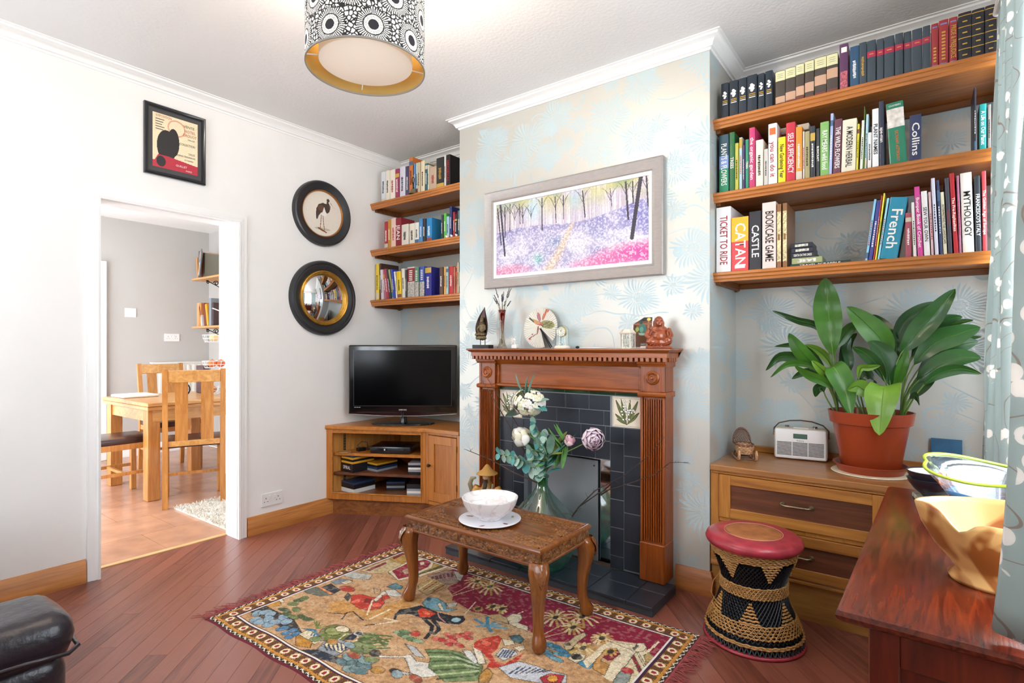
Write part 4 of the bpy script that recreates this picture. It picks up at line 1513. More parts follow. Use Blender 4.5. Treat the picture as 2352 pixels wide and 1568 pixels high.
('E','#6fa3b3',.751,.573,.01116,.016,.9),
('E','#3f7f9c',.768,.558,.01116,.016,1.2),
('E','#6fa3b3',.783,.553,.01116,.016,1.5),
('E','#3f7f9c',.774,.609,.01116,.016,1.8),
('E','#6fa3b3',.778,.587,.01116,.016,2.1),
('E','#3f7f9c',.79,.594,.01116,.016,2.4),
('E','#8aa07a',.43,.364,.01488,.012,.7),
('E','#5f7a52',.446,.362,.01488,.012,.7),
('E','#8aa07a',.461,.36,.01488,.012,.7),
('E','#5f7a52',.477,.36,.01488,.012,.7),
('E','#8aa07a',.493,.364,.01488,.012,.7),
('E','#5f7a52',.438,.38,.01488,.012,.7),
('E','#b8402e',.464,.395,.0124,.016,.3),
('E','#d0685a',.519,.413,.01054,.013,.0),
('E','#b83a34',.534,.418,.01054,.013,.5),
('E','#d0685a',.53,.456,.01054,.013,1.0),
('E','#b83a34',.546,.45,.01054,.013,1.5),
('E','#d0685a',.55,.474,.01054,.013,2.0),
('E','#b83a34',.559,.49,.01054,.013,2.5),
('E','#d0685a',.563,.507,.01054,.013,3.0),
('E','#b83a34',.557,.413,.01054,.013,3.5),
('E','#d0685a',.565,.433,.01054,.013,4.0),
('E','#b83a34',.581,.428,.01054,.013,4.5),
('E','#d0685a',.554,.434,.01054,.013,5.0),
('E','#b83a34',.576,.483,.01054,.013,5.5),
('P','#c8a874',[(.538,.652),(.561,.692),(.592,.683),(.612,.649),(.564,.645)]),
('P','#e2d3b2',[(.587,.685),(.587,.722),(.607,.737),(.623,.711),(.627,.666),(.61,.654)]),
('L','#e2d3b2',.006,[(.6,.737),(.602,.762)]),
('P','#e2d3b2',[(.609,.653),(.625,.678),(.655,.677),(.667,.65),(.64,.646)]),
('P','#c9b68c',[(.763,.651),(.767,.685),(.765,.721),(.776,.766),(.787,.745),(.784,.699),(.788,.637),(.781,.618)]),
('P','#6a4a40',[(.766,.653),(.77,.671),(.779,.657),(.77,.647)]),
('P','#e2d3b2',[(.801,.578),(.801,.623),(.826,.634),(.832,.597),(.827,.57)]),
('E','#2a2522',.813,.605,.01116,.018,.0),
('P','#4f94b0',[(.826,.573),(.83,.6),(.856,.607),(.858,.569),(.849,.563)]),
('P','#e2d3b2',[(.833,.593),(.835,.713),(.843,.764),(.895,.805),(.908,.825),(.969,.6),(.957,.587),(.906,.548),(.89,.559),(.882,.652),(.884,.705),(.866,.736),(.847,.709),(.852,.614),(.852,.567)]),
('P','#8e1436',[(.857,.658),(.857,.708),(.867,.732),(.883,.708),(.879,.66),(.873,.648)]),
('P','#c9924e',[(.853,.604),(.849,.7),(.857,.708),(.86,.634),(.883,.627),(.893,.563),(.863,.574)]),
('L','#b78e4c',.01,[(.862,.703),(.868,.713),(.875,.713)]),
('L','#c9a55c',.01,[(.862,.703),(.87,.701),(.876,.695)]),
('L','#c9a55c',.01,[(.862,.703),(.866,.692),(.87,.68)]),
('L','#b78e4c',.01,[(.862,.703),(.86,.691),(.86,.676)]),
('L','#c9a55c',.01,[(.862,.703),(.855,.697),(.852,.688)]),
('L','#c9a55c',.01,[(.862,.703),(.854,.708),(.85,.706)]),
('L','#b78e4c',.01,[(.862,.703),(.858,.718),(.857,.722)]),
('L','#c9a55c',.01,[(.862,.703),(.864,.72),(.867,.725)]),
('E','#3c3022',.862,.703,.0062,.014,.0),
('P','#e2d3b2',[(.841,.76),(.894,.792),(.894,.81),(.906,.823),(.919,.802),(.919,.775),(.909,.755),(.9,.753)]),
('P','#6a6258',[(.895,.77),(.897,.799),(.901,.795),(.901,.76)]),
('P','#d9c9a2',[(.907,.754),(.951,.684),(.951,.631),(.948,.576),(.918,.542),(.913,.638)]),
('P','#a52038',[(.908,.712),(.91,.727),(.919,.711),(.917,.697)]),
('P','#a52038',[(.918,.693),(.92,.708),(.929,.694),(.926,.68)]),
('P','#a52038',[(.928,.676),(.93,.69),(.939,.676),(.936,.662)]),
('P','#a52038',[(.937,.659),(.939,.672),(.948,.659),(.946,.645)]),
('P','#a52038',[(.947,.642),(.949,.655),(.957,.643),(.955,.629)]),
('P','#e2d3b2',[(.911,.758),(.95,.686),(.948,.68),(.912,.746)]),
('P','#b99a62',[(.926,.749),(.929,.778),(.947,.759),(.947,.723),(.94,.715)]),
('L','#e2d3b2',.009,[(.926,.766),(.931,.86)]),
('P','#8d948e',[(.914,.564),(.911,.619),(.933,.626),(.94,.586),(.936,.562),(.918,.542)]),
('E','#b02a2c',.922,.633,.0124,.016,.0),
('P','#d8d3c8',[(.455,.222),(.472,.225),(.51,.261),(.521,.285),(.549,.268),(.576,.287),(.602,.285),(.621,.246),(.604,.217),(.571,.21),(.543,.239),(.519,.26),(.477,.212)]),
('P','#b7b6b4',[(.478,.324),(.504,.33),(.557,.298),(.532,.287)]),
('E','#3a3634',.455,.222,.01364,.018,.3),
('E','#3a3634',.544,.187,.01612,.014,.0),
('P','#c9c4bc',[(.546,.197),(.571,.21),(.574,.198),(.556,.188)]),
('P','#6f8552',[(.531,.336),(.55,.363),(.582,.388),(.603,.396),(.674,.377),(.7,.306),(.649,.24),(.614,.258),(.586,.267),(.566,.308)]),
('L','#46593a',.01,[(.548,.332),(.59,.375),(.66,.377)]),
('L','#a9b88c',.01,[(.562,.315),(.607,.365),(.664,.371)]),
('L','#46593a',.01,[(.577,.299),(.622,.356),(.667,.363)]),
('L','#a9b88c',.01,[(.591,.283),(.637,.346),(.67,.357)]),
('L','#46593a',.01,[(.604,.267),(.652,.337),(.674,.351)]),
('L','#a9b88c',.01,[(.618,.253),(.667,.328),(.677,.345)]),
('L','#46593a',.01,[(.631,.238),(.681,.319),(.681,.338)]),
('P','#d3d2cc',[(.598,.412),(.616,.426),(.656,.388),(.658,.369),(.625,.386)]),
('P','#e0d6c0',[(.608,.447),(.613,.47),(.653,.422),(.674,.392),(.663,.375)]),
('P','#c03a2a',[(.601,.469),(.6,.503),(.623,.562),(.638,.552),(.659,.48),(.658,.451),(.686,.421),(.706,.428),(.711,.516),(.713,.524),(.723,.447),(.695,.384),(.682,.38),(.676,.411),(.636,.442),(.613,.446)]),
('E','#e46a50',.623,.493,.0124,.014,.0),
('P','#e2d3b2',[(.638,.552),(.665,.565),(.677,.548),(.662,.519)]),
('P','#3f6f7c',[(.645,.581),(.66,.61),(.681,.595),(.685,.563),(.667,.56)]),
('P','#e3d2b4',[(.681,.529),(.693,.565),(.706,.544),(.702,.517)]),
('P','#c9cbcc',[(.67,.453),(.663,.508),(.691,.516),(.705,.503),(.697,.439)]),
('L','#4a5468',.006,[(.679,.447),(.671,.493)]),
('L','#4a5468',.006,[(.684,.453),(.676,.499)]),
('L','#4a5468',.006,[(.689,.458),(.68,.505)]),
('L','#4a5468',.006,[(.694,.463),(.686,.511)]),
('L','#4a5468',.006,[(.699,.469),(.691,.516)]),
('P','#c5c7cc',[(.703,.399),(.724,.469),(.763,.482),(.789,.48),(.83,.497),(.843,.458),(.8,.411),(.743,.379)]),
('L','#4a5468',.006,[(.734,.393),(.738,.448)]),
('L','#4a5468',.006,[(.743,.405),(.747,.455)]),
('L','#4a5468',.006,[(.751,.417),(.757,.462)]),
('L','#4a5468',.006,[(.761,.429),(.767,.469)]),
('L','#4a5468',.006,[(.769,.441),(.776,.475)]),
('L','#4a5468',.006,[(.779,.453),(.786,.482)]),
('L','#4a5468',.006,[(.787,.466),(.795,.489)]),
('P','#b0303a',[(.791,.433),(.8,.473),(.828,.489),(.835,.449),(.807,.418)]),
('E','#e0a040',.814,.453,.00992,.016,.0),
('P','#b9873f',[(.688,.331),(.685,.378),(.708,.363),(.719,.318),(.703,.3)]),
('E','#7d8a5a',.3,.16,.01364,.018,.0),
('E','#b9873f',.342,.18,.01364,.018,.6),
('E','#8fa3a8',.384,.2,.01364,.018,1.2),
('E','#a8553c',.426,.17,.01364,.018,1.8),
('E','#7d8a5a',.468,.19,.01364,.018,2.4),
('E','#b9873f',.51,.16,.01364,.018,3.0),
('E','#8fa3a8',.552,.18,.01364,.018,3.6),
('E','#a8553c',.594,.2,.01364,.018,4.2),
('E','#7d8a5a',.636,.17,.01364,.018,4.8),
('E','#b9873f',.678,.19,.01364,.018,5.4),
('E','#8fa3a8',.72,.16,.01364,.018,6.0),
('E','#a8553c',.762,.18,.01364,.018,6.6),
('E','#7d8a5a',.804,.2,.01364,.018,7.2),
('E','#b9873f',.846,.17,.01364,.018,7.8),
('E','#8fa3a8',.888,.19,.01364,.018,8.4),
('E','#a8553c',.93,.16,.01364,.018,9.0)]
def rug():
 t = thing('tapestry_rug', 'fringed tapestry rug picturing riders palms and domed buildings on floor', 'rug', (1.81, 1.72, 0))
 NX, NY = 460, 300
 cv = Canvas(NX, NY, '#c8985a')
 asp = 1.80 / 1.15
 # streaky sand ground
 n = cv.noise(4, 4, 30, 4)
 n2 = cv.noise(9, 7, 6, 3)
 c1, c2, c3 = (np.array(hexl(h)[:3]) for h in ('#b27f4e', '#dab890', '#bd8a58'))
 g = (c1 * (1 - n[..., None]) + c2 * n[..., None]) * (.45 + .55 * n2[..., None]) + c3 * (.55 - .55 * n2[..., None])
 cv.a = g
 dk = '#352b26'
 for o in RUG:
  if o[0] == 'P':
   cv.poly(o[2], o[1])
   if len(o[2]) < 14:
    cv.line(o[2] + o[2][:1], .0022, dk, asp, .75)
  elif o[0] == 'L':
   cv.line(o[3], o[2] * .62, o[1], asp)
  else:
   cv.ell(o[2], o[3], o[4] * 1.14, o[5] * 1.14, dk, .7, o[6])
   cv.ell(o[2], o[3], o[4], o[5], o[1], 1., o[6])
 cv.fuzz(2, .16)
 cv.fuzz(3, .10, 2)
 st = cv.noise(12, 110, 75, 2)
 cv.put(np.clip((st - .60) * 9, 0, 1), '#3a2c26', .28)
 cv.put(np.clip((.40 - st) * 9, 0, 1), '#efe2c8', .14)
 # borders
 X, Y = cv.X, cv.Y
 du = np.minimum(X, 1 - X) * 1.80
 dv = np.minimum(Y, 1 - Y) * 1.15
 d = np.minimum(du, dv)                    # metres in from the edge
 along = np.where(du < dv, Y * 1.15, X * 1.80)
 b = d < .098
 cv.put(b, '#6a4226')
 fr = (along / .062) % 1.0
 w2 = (d - .058) / .025
 fl = ((fr - .5) / .36) ** 2 + w2 ** 2
 cv.put(b & (fl < 1.0), '#2e2019')
 cv.put(b & (fl < .80), '#c79a52')
 cv.put(b & (fl < .50), '#e9dfc8')
 cv.put(b & (fl < .16), '#9a2a26')
 sc = np.abs(((along / .031) % 1.0) - .5) < .14
 cv.put((d > .036) & (d < .080) & sc & (fl > 1.05), '#b8823c')
 cv.put((d > .080) & (d < .090), '#45203c')
 cv.put((d > .090) & (d < .097), '#e6e2da')
 cv.put((d > .028) & (d < .034), '#c98a3a')
 cv.put((d > .008) & (d < .028), '#26241f')
 tooth = (d > .026 - .008 * (np.abs(((along / .009) % 1) - .5) * 2)) & (d < .030)
 cv.put(tooth, '#c98a3a')
 sq = np.abs(d - .014 - .005 * np.sin(along * 2 * PI / .036)) < .0035
 cv.put(sq & (d < .024) & (d > .006) & (((along / .036) % 1) < .85), '#ded6c4')
 cv.put(d < .006, '#6d2430')
 cv.fuzz(6, .12)
 C_ = [np.array(p) for p in ((.900, 1.112), (2.690, 1.160), (2.700, 2.282), (.916, 2.250))]
 def fn(U, V):
  x = C_[0][0] * (1 - U) * (1 - V) + C_[1][0] * U * (1 - V) + C_[2][0] * U * V + C_[3][0] * (1 - U) * V
  y = C_[0][1] * (1 - U) * (1 - V) + C_[1][1] * U * (1 - V) + C_[2][1] * U * V + C_[3][1] * (1 - U) * V
  e = np.minimum(np.minimum(U, 1 - U) * 1.8, np.minimum(V, 1 - V) * 1.15)
  z = .0065 * np.clip(e / .006, 0, 1) + .0012 * (np.sin(U * 23 + 2 * np.sin(V * 9)) * np.cos(V * 17)) * np.clip(e / .05, 0, 1)
  # a soft ripple along the front edge
  y = y + .004 * np.sin(U * 38) * (1 - V) ** 3
  return x - 1.81, y - 1.72, z
 sheet('pile', cv, fn, vcol('rug_print', .95, bump=.35, bscale=900), t)
 rg = random.Random(11)
 wine = mat('wine_red_fringe', '#9a4a48', .9, var=.25, vscale=60)
 for (p, q, sx) in ((C_[0], C_[3], -1), (C_[1], C_[2], 1)):
  bm = B()
  for i in range(230):
   u = (i + rg.random()) / 230
   a = p + (q - p) * u
   ln = rg.uniform(.045, .085)
   an = rg.gauss(0, .5)
   c, s_ = math.cos(an), math.sin(an)
   z0 = .006
   pts = [(a[0], a[1], z0), (a[0] + sx * ln * .4 * c, a[1] + ln * .4 * s_ + rg.gauss(0, .004), rg.uniform(.004, .012)),
    (a[0] + sx * ln * c, a[1] + ln * s_ + rg.gauss(0, .01), rg.uniform(.002, .007))]
   tube(bm, pts, [.0021, .0018, .0012], 4, cap=False)
  bmesh.ops.translate(bm, verts=bm.verts, vec=(0, 0, 0))
  f = obj('fringe', bm, wine, t, w=True)
  f['kind'] = 'stuff'
  bm = B()
  tube(bm, [(p[0] + (q[0] - p[0]) * i / 20, p[1] + (q[1] - p[1]) * i / 20, .005) for i in range(21)], .0045, 6)
  obj('edge_binding', bm, wine, t, w=True)
rug()
# ------------------------------------------------------------------ carved coffee table
carv_m = None
def carved(name, c1, c2, scale=70, strength=.9):
 m, nt, b = newmat(name)
 tc = nd(nt, 'ShaderNodeTexCoord')
 v = nd(nt, 'ShaderNodeTexVoronoi', feature='SMOOTH_F1')
 v.inputs['Scale'].default_value = scale
 n = nd(nt, 'ShaderNodeTexNoise')
 n.inputs['Scale'].default_value = scale * .5
 n.inputs['Detail'].default_value = 2
 n.inputs['Distortion'].default_value = 2.5
 mp = nd(nt, 'ShaderNodeVectorMath', operation='MULTIPLY_ADD')
 mp.inputs[1].default_value = (.03, .03, .03)
 nt.links.new(tc.outputs['Object'], n.inputs['Vector'])
 nt.links.new(n.outputs['Color'], mp.inputs[0])
 nt.links.new(tc.outputs['Object'], mp.inputs[2])
 nt.links.new(mp.outputs[0], v.inputs['Vector'])
 r = nd(nt, 'ShaderNodeValToRGB')
 r.color_ramp.elements[0].position = .15
 r.color_ramp.elements[1].position = .7
 r.color_ramp.elements[0].color = hexl(c2)
 r.color_ramp.elements[1].color = hexl(c1)
 nt.links.new(v.outputs['Distance'], r.inputs[0])
 nt.links.new(r.outputs[0], b.inputs['Base Color'])
 b.inputs['Roughness'].default_value = .3
 b.inputs['Coat Weight'].default_value = .3
 bp = nd(nt, 'ShaderNodeBump', invert=True)
 bp.inputs['Strength'].default_value = strength
 bp.inputs['Distance'].default_value = .01
 nt.links.new(v.outputs['Distance'], bp.inputs['Height'])
 nt.links.new(bp.outputs[0], b.inputs['Normal'])
 return m
teak = wood('carved_teak', '#6a3616', '#93592a', 'x', .25, coat=.5)
teak_z = wood('teak_leg', '#6f3a14', '#9a5a22', 'z', .22, coat=.5)
carv_m = carved('leaf_carving', '#4a2712', '#a46c3c')
def coffee_table():
 x0, x1, y0, y1, zt = 1.475, 2.245, 1.755, 2.165, .412
 cx, cy = (x0 + x1) / 2, (y0 + y1) / 2
 t = thing('coffee_table', 'small carved wooden coffee table with curved claw legs on the rug', 'table', (cx, cy, .009))
 top = empty_part('table_top', t)
 obj('top_board', box(x0 + .012, x1 - .012, y0 + .012, y1 - .012, zt - .030, zt - .006), teak, top, w=True)
 # raised edge moulding
 bm = B()
 sweep(bm, [(x0, y0), (x1, y0), (x1, y1), (x0, y1)], [(0, zt - .012), (.003, zt - .004), (.010, zt), (.018, zt - .001), (.022, zt - .007), (.022, zt - .030), (0, zt - .018)], closed=True)
 obj('edge_moulding', bm, teak, top, w=True, smooth=True)
 # carved scroll field: relief grid with two smooth medallions
 bm = B()
 NX, NY = 190, 100
 vs = []
 for j in range(NY + 1):
  for i in range(NX + 1):
   x = x0 + .022 + (x1 - x0 - .044) * i / NX
   y = y0 + .022 + (y1 - y0 - .044) * j / NY
   u, v = (x - cx) / (x1 - x0) * 2, (y - cy) / (y1 - y0) * 2
   # lozenge-ended smooth panel along the middle
   s = (abs(u) / .78) ** 1.6 + (abs(v) / (.50 + .12 * math.cos(u * 9))) ** 2
   z = zt - .007
   if s > 1:
    k = min(1, (s - 1) * 6)
    h = noise.noise(Vector((x * 62, y * 62, 1.3))) + .7 * noise.noise(Vector((x * 120 + 3, y * 120, 5)))
    z += k * (.0015 + .0085 * abs(h))
   vs.append(bm.verts.new((x, y, z)))
 for j in range(NY):
  for i in range(NX):
   a = j * (NX + 1) + i
   bm.faces.new((vs[a], vs[a + 1], vs[a + NX + 2], vs[a + NX + 1]))
 obj('carved_panel', bm, wood('carved_panel_teak', '#5c3216', '#9a6434', 'x', .25, coat=.5), top, w=True, smooth='all')
 # carved apron
 for nm, (a, b, c, d) in dict(n=(x0 + .008, x1 - .008, y0 + .006, y0 + .02), s=(x0 + .008, x1 - .008, y1 - .02, y1 - .006), w=(x0 + .006, x0 + .02, y0 + .02, y1 - .02), e=(x1 - .02, x1 - .006, y0 + .02, y1 - .02)).items():
  ap = empty_part('apron', t)
  obj('apron_board', box(a, b, c, d, zt - .066, zt - .018), carv_m, ap, w=True)
  if nm in 'ns':
   yy = c if nm == 'n' else d
   obj('apron_bead', box(a - .004, b + .004, yy - .005, yy + .005, zt - .074, zt - .062, .003), teak, ap, w=True)
  else:
   xx = a if nm == 'w' else b
   obj('apron_bead', box(xx - .005, xx + .005, c, d, zt - .074, zt - .062, .003), teak, ap, w=True)
 # cabriole legs with leaf knees and scalloped claw feet
 for sx in (-1, 1):
  for sy in (-1, 1):
   leg = empty_part('leg', t)
   bxx, byy = cx + sx * ((x1 - x0) / 2 - .026), cy + sy * ((y1 - y0) / 2 - .026)
   path = [(0, .345, .031), (.008, .325, .035), (.014, .300, .035), (.013, .265, .031), (.006, .22, .026), (-.001, .17, .022), (-.005, .12, .019), (-.003, .085, .019),
     (.004, .060, .023), (.012, .040, .029), (.016, .022, .031), (.014, .008, .026), (.012, .0, .020)]
   bm = B()
   rings = []
   N = 16
   dg = math.atan2(sy, sx)
   for (o, z, r) in path:
    ring = []
    for i in range(N):
     a = 2 * PI * i / N
     # squarish section that turns into a ribbed shell at the toe
     sq = 1.0 / max(abs(math.cos(a)), abs(math.sin(a))) if z > .07 else 1.0
     rr = r * min(sq, 1.22)
     if .005 < z < .075:
      da = (a - dg + PI) % (2 * PI) - PI
      if abs(da) < 1.7:
       rr *= 1 + .07 * math.cos(da * 9)
     ring.append(bm.verts.new((bxx + sx * o * .75 + rr * math.cos(a), byy + sy * o * .75 + rr * math.sin(a), .009 + z)))
    rings.append(ring)
   for a, b in zip(rings[:-1], rings[1:]):
    for i in range(N):
     bm.faces.new((a[i], b[i], b[(i + 1) % N], a[(i + 1) % N]))
   bm.faces.new(rings[0])
   bm.faces.new(rings[-1][::-1])
   obj('cabriole_leg', bm, teak_z, leg, w=True, smooth='all')
   # carved leaf on the knee, wrapped round the outer corner
   bm = B()
   rows = []
   for k in range(9):
    z = .350 - k * .0115
    hw = .62 * (1 - (k / 8) ** 1.6) + .02
    row = []
    for i in range(-4, 5):
     a = dg + hw * i / 4 * 1.15
     o = np.interp(z, [p[1] for p in path[::-1]], [p[0] for p in path[::-1]])
     r = np.interp(z, [p[1] for p in path[::-1]], [p[2] for p in path[::-1]])
     sq = min(1.22, 1.0 / max(abs(math.cos(a)), abs(math.sin(a))))
     vein = .0045 * abs(math.sin((k * .9 + abs(i) * 1.3))) + (.003 if i == 0 or abs(i) == 4 else 0)
     rr = r * sq + .0022 + vein
     row.append(bm.verts.new((bxx + sx * o * .75 + rr * math.cos(a), byy + sy * o * .75 + rr * math.sin(a), .009 + z)))
    rows.append(row)
   for a, b in zip(rows[:-1], rows[1:]):
    for i in range(8):
     bm.faces.new((a[i], b[i], b[i + 1], a[i + 1]))
   obj('leaf_carving', bm, mat('carved_leaf', '#8a5632', .28, coat=.5, var=.4, vscale=90), leg, w=True, smooth=True)
   rr = None
coffee_table()
def pouffe():
 t = thing('wicker_stool', 'hourglass woven black and tan stool with worn red leather seat', 'stool', (2.868, 2.418, 0))
 black = mat('black_cane', '#1b1c22', .45)
 tan = mat('tan_cane', '#b98a4e', .45, var=.2, vscale=30)
 red = mat('worn_red_leather', '#a83440', .35, var=.25, vscale=22, coat=.15)
 pr = [(.0, .185), (.02, .188), (.06, .178), (.10, .160), (.15, .138), (.19, .125), (.22, .121), (.26, .125), (.30, .137), (.34, .152), (.385, .166)]
 R = lambda z: float(np.interp(z, [a for a, _ in pr], [b for _, b in pr]))
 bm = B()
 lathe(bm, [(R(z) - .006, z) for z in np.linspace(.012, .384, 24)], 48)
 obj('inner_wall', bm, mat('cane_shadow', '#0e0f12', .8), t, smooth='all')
 # black diagonal canes both ways
 for sgn in (-1, 1):
  bm = B()
  for i in range(60):
   a0 = 2 * PI * i / 60
   pts = []
   for k in range(13):
    z = .055 + (.335 - .055) * k / 12
    a = a0 + sgn * 1.5 * (k / 12)
    r = R(z) + .001 * sgn
    pts.append((r * math.cos(a), r * math.sin(a), z))
   tube(bm, pts, .0026, 4, cap=False)
  o = obj('black_weave', bm, black, t)
  o['kind'] = 'stuff'
 def band(z0, z1, nrow, nm, dz=.0032):
  bm = B()
  for j in range(nrow):
   z = z0 + (z1 - z0) * j / max(1, nrow - 1)
   pts = [((R(z) + .004 + .0022 * (1 if (i + j) % 2 else -1)) * math.cos(2 * PI * i / 90), (R(z) + .004 + .0022 * (1 if (i + j) % 2 else -1)) * math.sin(2 * PI * i / 90), z + .0012 * math.sin(i * PI / 2)) for i in range(90)]
   tube(bm, pts, dz, 5, loop=True)
  o = obj(nm, bm, tan, t)
  o['kind'] = 'stuff'
 band(.352, .384, 5, 'top_band')
 band(.205, .245, 6, 'waist_band', .0036)
 band(.072, .112, 5, 'lower_band', .0036)
 band(.040, .046, 2, 'hem_band', .004)
 # lattice of tan strips crossing the waist and foot bands
 bm = B()
 for sgn in (-1, 1):
  for i in range(54):
   a0 = 2 * PI * i / 54
   for z0, z1 in ((.203, .247), (.07, .114)):
    pts = [((R(z0 + (z1 - z0) * k / 4) + .0085) * math.cos(a0 + sgn * .24 * k / 4), (R(z0 + (z1 - z0) * k / 4) + .0085) * math.sin(a0 + sgn * .24 * k / 4), z0 + (z1 - z0) * k / 4) for k in range(5)]
    tube(bm, pts, .0017, 4, cap=False)
 o = obj('cross_lattice', bm, tan, t)
 o['kind'] = 'stuff'
 # woven triangles
 for i in range(6):
  for up in (0, 1):
   bm = B()
   a0 = 2 * PI * (i + .5 * up) / 6 - 1.95
   for k in range(7):
    wv = .26 * (1 - k / 7)
    z = (.118 + k * .011) if up else (.346 - k * .011)
    nseg = max(2, int(7 - k))
    for s_ in range(nseg):
     a = a0 - wv + 2 * wv * (s_ + .5) / nseg
     r = R(z) + .004
     p = Vector((r * math.cos(a), r * math.sin(a), z))
     q = Vector((-math.sin(a), math.cos(a), .35 if (s_ + k) % 2 else -.35)) * (wv / nseg * R(z) * .95)
     tube(bm, [p - q, p + Vector((math.cos(a), math.sin(a), 0)) * .002, p + q], .0042, 5)
   o = obj('woven_triangle', bm, tan, t)
   o['kind'] = 'stuff'
 # loops at the foot
 bm = B()
 for i in range(64):
  a = 2 * PI * i / 64
  b = a + PI / 64
  for (u, v) in ((a, b), (a + 2 * PI / 64, b)):
   tube(bm, [((R(.038) + .002) * math.cos(u), (R(.038) + .002) * math.sin(u), .038), (.190 * math.cos(v), .190 * math.sin(v), .012)], .0026, 4, cap=False)
 o = obj('foot_loops', bm, mat('grey_cane', '#4a4a4c', .6), t)
 o['kind'] = 'stuff'
 bm = B()
 lathe(bm, [(.172, 0), (.192, 0), (.198, .005), (.196, .011), (.186, .014), (.172, .012)], 48)
 obj('base_rim', bm, red, t, smooth='all')
 # seat cushion, slightly sagging
 bm = B()
 lathe(bm, [(0, .386), (.12, .384), (.168, .382), (.184, .392), (.188, .405), (.182, .420), (.165, .430), (.125, .434), (.10, .4335), (.0, .433)], 64)
 for v in bm.verts:
  v.co.z += .002 * noise.noise(v.co * 22)
 seat = obj('seat', bm, red, t, smooth='all')
 bm = B()
 lathe(bm, [(0, .4350), (.06, .4354), (.105, .4352), (.108, .434), (.105, .430)], 64)
 for v in bm.verts:
  v.co.z += .0012 * noise.noise(v.co * 25)
 obj('centre_patch', bm, mat('rubbed_tan_leather', '#a86a3e', .4, var=.3, vscale=26), seat, smooth='all')
 bm = B()
 tube(bm, [(.112 * math.cos(2 * PI * i / 48), .112 * math.sin(2 * PI * i / 48), .4345) for i in range(48)], .0018, 5, loop=True)
 obj('stitched_ring', bm, mat('pale_stitch', '#c98a72', .5), seat)
 bm = B()
 a = math.radians(200)
 tube(bm, [(.13 * math.cos(a), .13 * math.sin(a), .25), (.155 * math.cos(a), .155 * math.sin(a), .215), (.168 * math.cos(a + .1), .168 * math.sin(a + .1), .17), (.15 * math.cos(a + .25), .15 * math.sin(a + .25), .135)], .0014, 5)
 obj('loose_strand', bm, tan, t)
pouffe()
def desk():
 t = thing('sideboard', 'dark polished mahogany sideboard under the window', 'sideboard', (3.52, 1.62, 0), math.radians(-1.8))
 m = wood('polished_mahogany', '#43120a', '#7f2e14', 'y', .25, coat=.4, dist=2.5, scale=1.6)
 mz = wood('mahogany_panel', '#4a1508', '#7c2a12', 'z', .3, coat=.3)
 x0, x1, y0, y1 = -.185, .185, -.52, .52
 bm = B()
 prof = [(0, .722), (-.004, .724), (-.012, .730), (-.015, .737), (-.012, .745), (-.002, .750), (.02, .750), (.02, .722)]
 rr = [[bm.verts.new((x + sx * o, y + sy * o, z)) for x, y, sx, sy in ((x0, y0, 1, 1), (x1, y0, -1, 1), (x1, y1, -1, -1), (x0, y1, 1, -1))] for o, z in prof[:6]]
 for p_, q_ in zip(rr[:-1], rr[1:]):
  for i in range(4):
   bm.faces.new((p_[i], p_[(i + 1) % 4], q_[(i + 1) % 4], q_[i]))
 bm.faces.new(rr[0][::-1])
 bm.faces.new(rr[-1])
 obj('top', bm, m, t, smooth=True)
 bm = B()
 a, b, c, d = x0 + .03, x1 - .01, y0 + .028, y1 - .03
 for (p, q) in ((a, a + .045), (b - .045, b)):
  obj('post', box(p, q, c, c + .03, .0, .722, .002), mz, t)
  obj('post', box(p, q, d - .03, d, .0, .722, .002), mz, t)
 obj('end_rail', box(a + .045, b - .045, c + .001, c + .028, .655, .722, .002), mz, t)
 obj('end_rail', box(a + .045, b - .045, c + .001, c + .028, .03, .10, .002), mz, t)
 obj('end_panel', box(a + .04, b - .04, c + .012, c + .02, .09, .66), mz, t)
 bm = B()
 bx(bm, a + .002, b, c + .03, d - .03, .05, .10)
 bx(bm, b - .012, b, c + .03, d - .03, .10, .722)
 bx(bm, a + .04, b - .04, d - .02, d - .012, .09, .66)
 obj('carcass', bm, mz, t)
 for k in range(2):
  ya, yb = c + .032 + k * (d - c - .064) / 2, c + .032 + (k + 1) * (d - c - .064) / 2 - .004
  dr_ = empty_part('drawer', t)
  obj('drawer_front', box(a, a + .02, ya, yb, .575, .715, .002), mz, dr_)
  bm = B()
  lathe(bm, [(.005, 0), (.006, .01), (.012, .016), (.011, .022), (0, .025)], 14, M=Matrix.Translation((a, (ya + yb) / 2, .645)) @ Matrix.Rotation(-PI / 2, 4, 'Y'))
  obj('knob', bm, m, dr_, smooth=True)
  dd = empty_part('door', t)
  obj('door_leaf', box(a, a + .02, ya, yb, .10, .570, .002), mz, dd)
  obj('door_panel', box(a - .004, a + .004, ya + .06, yb - .06, .16, .51, .003), mz, dd)
desk()
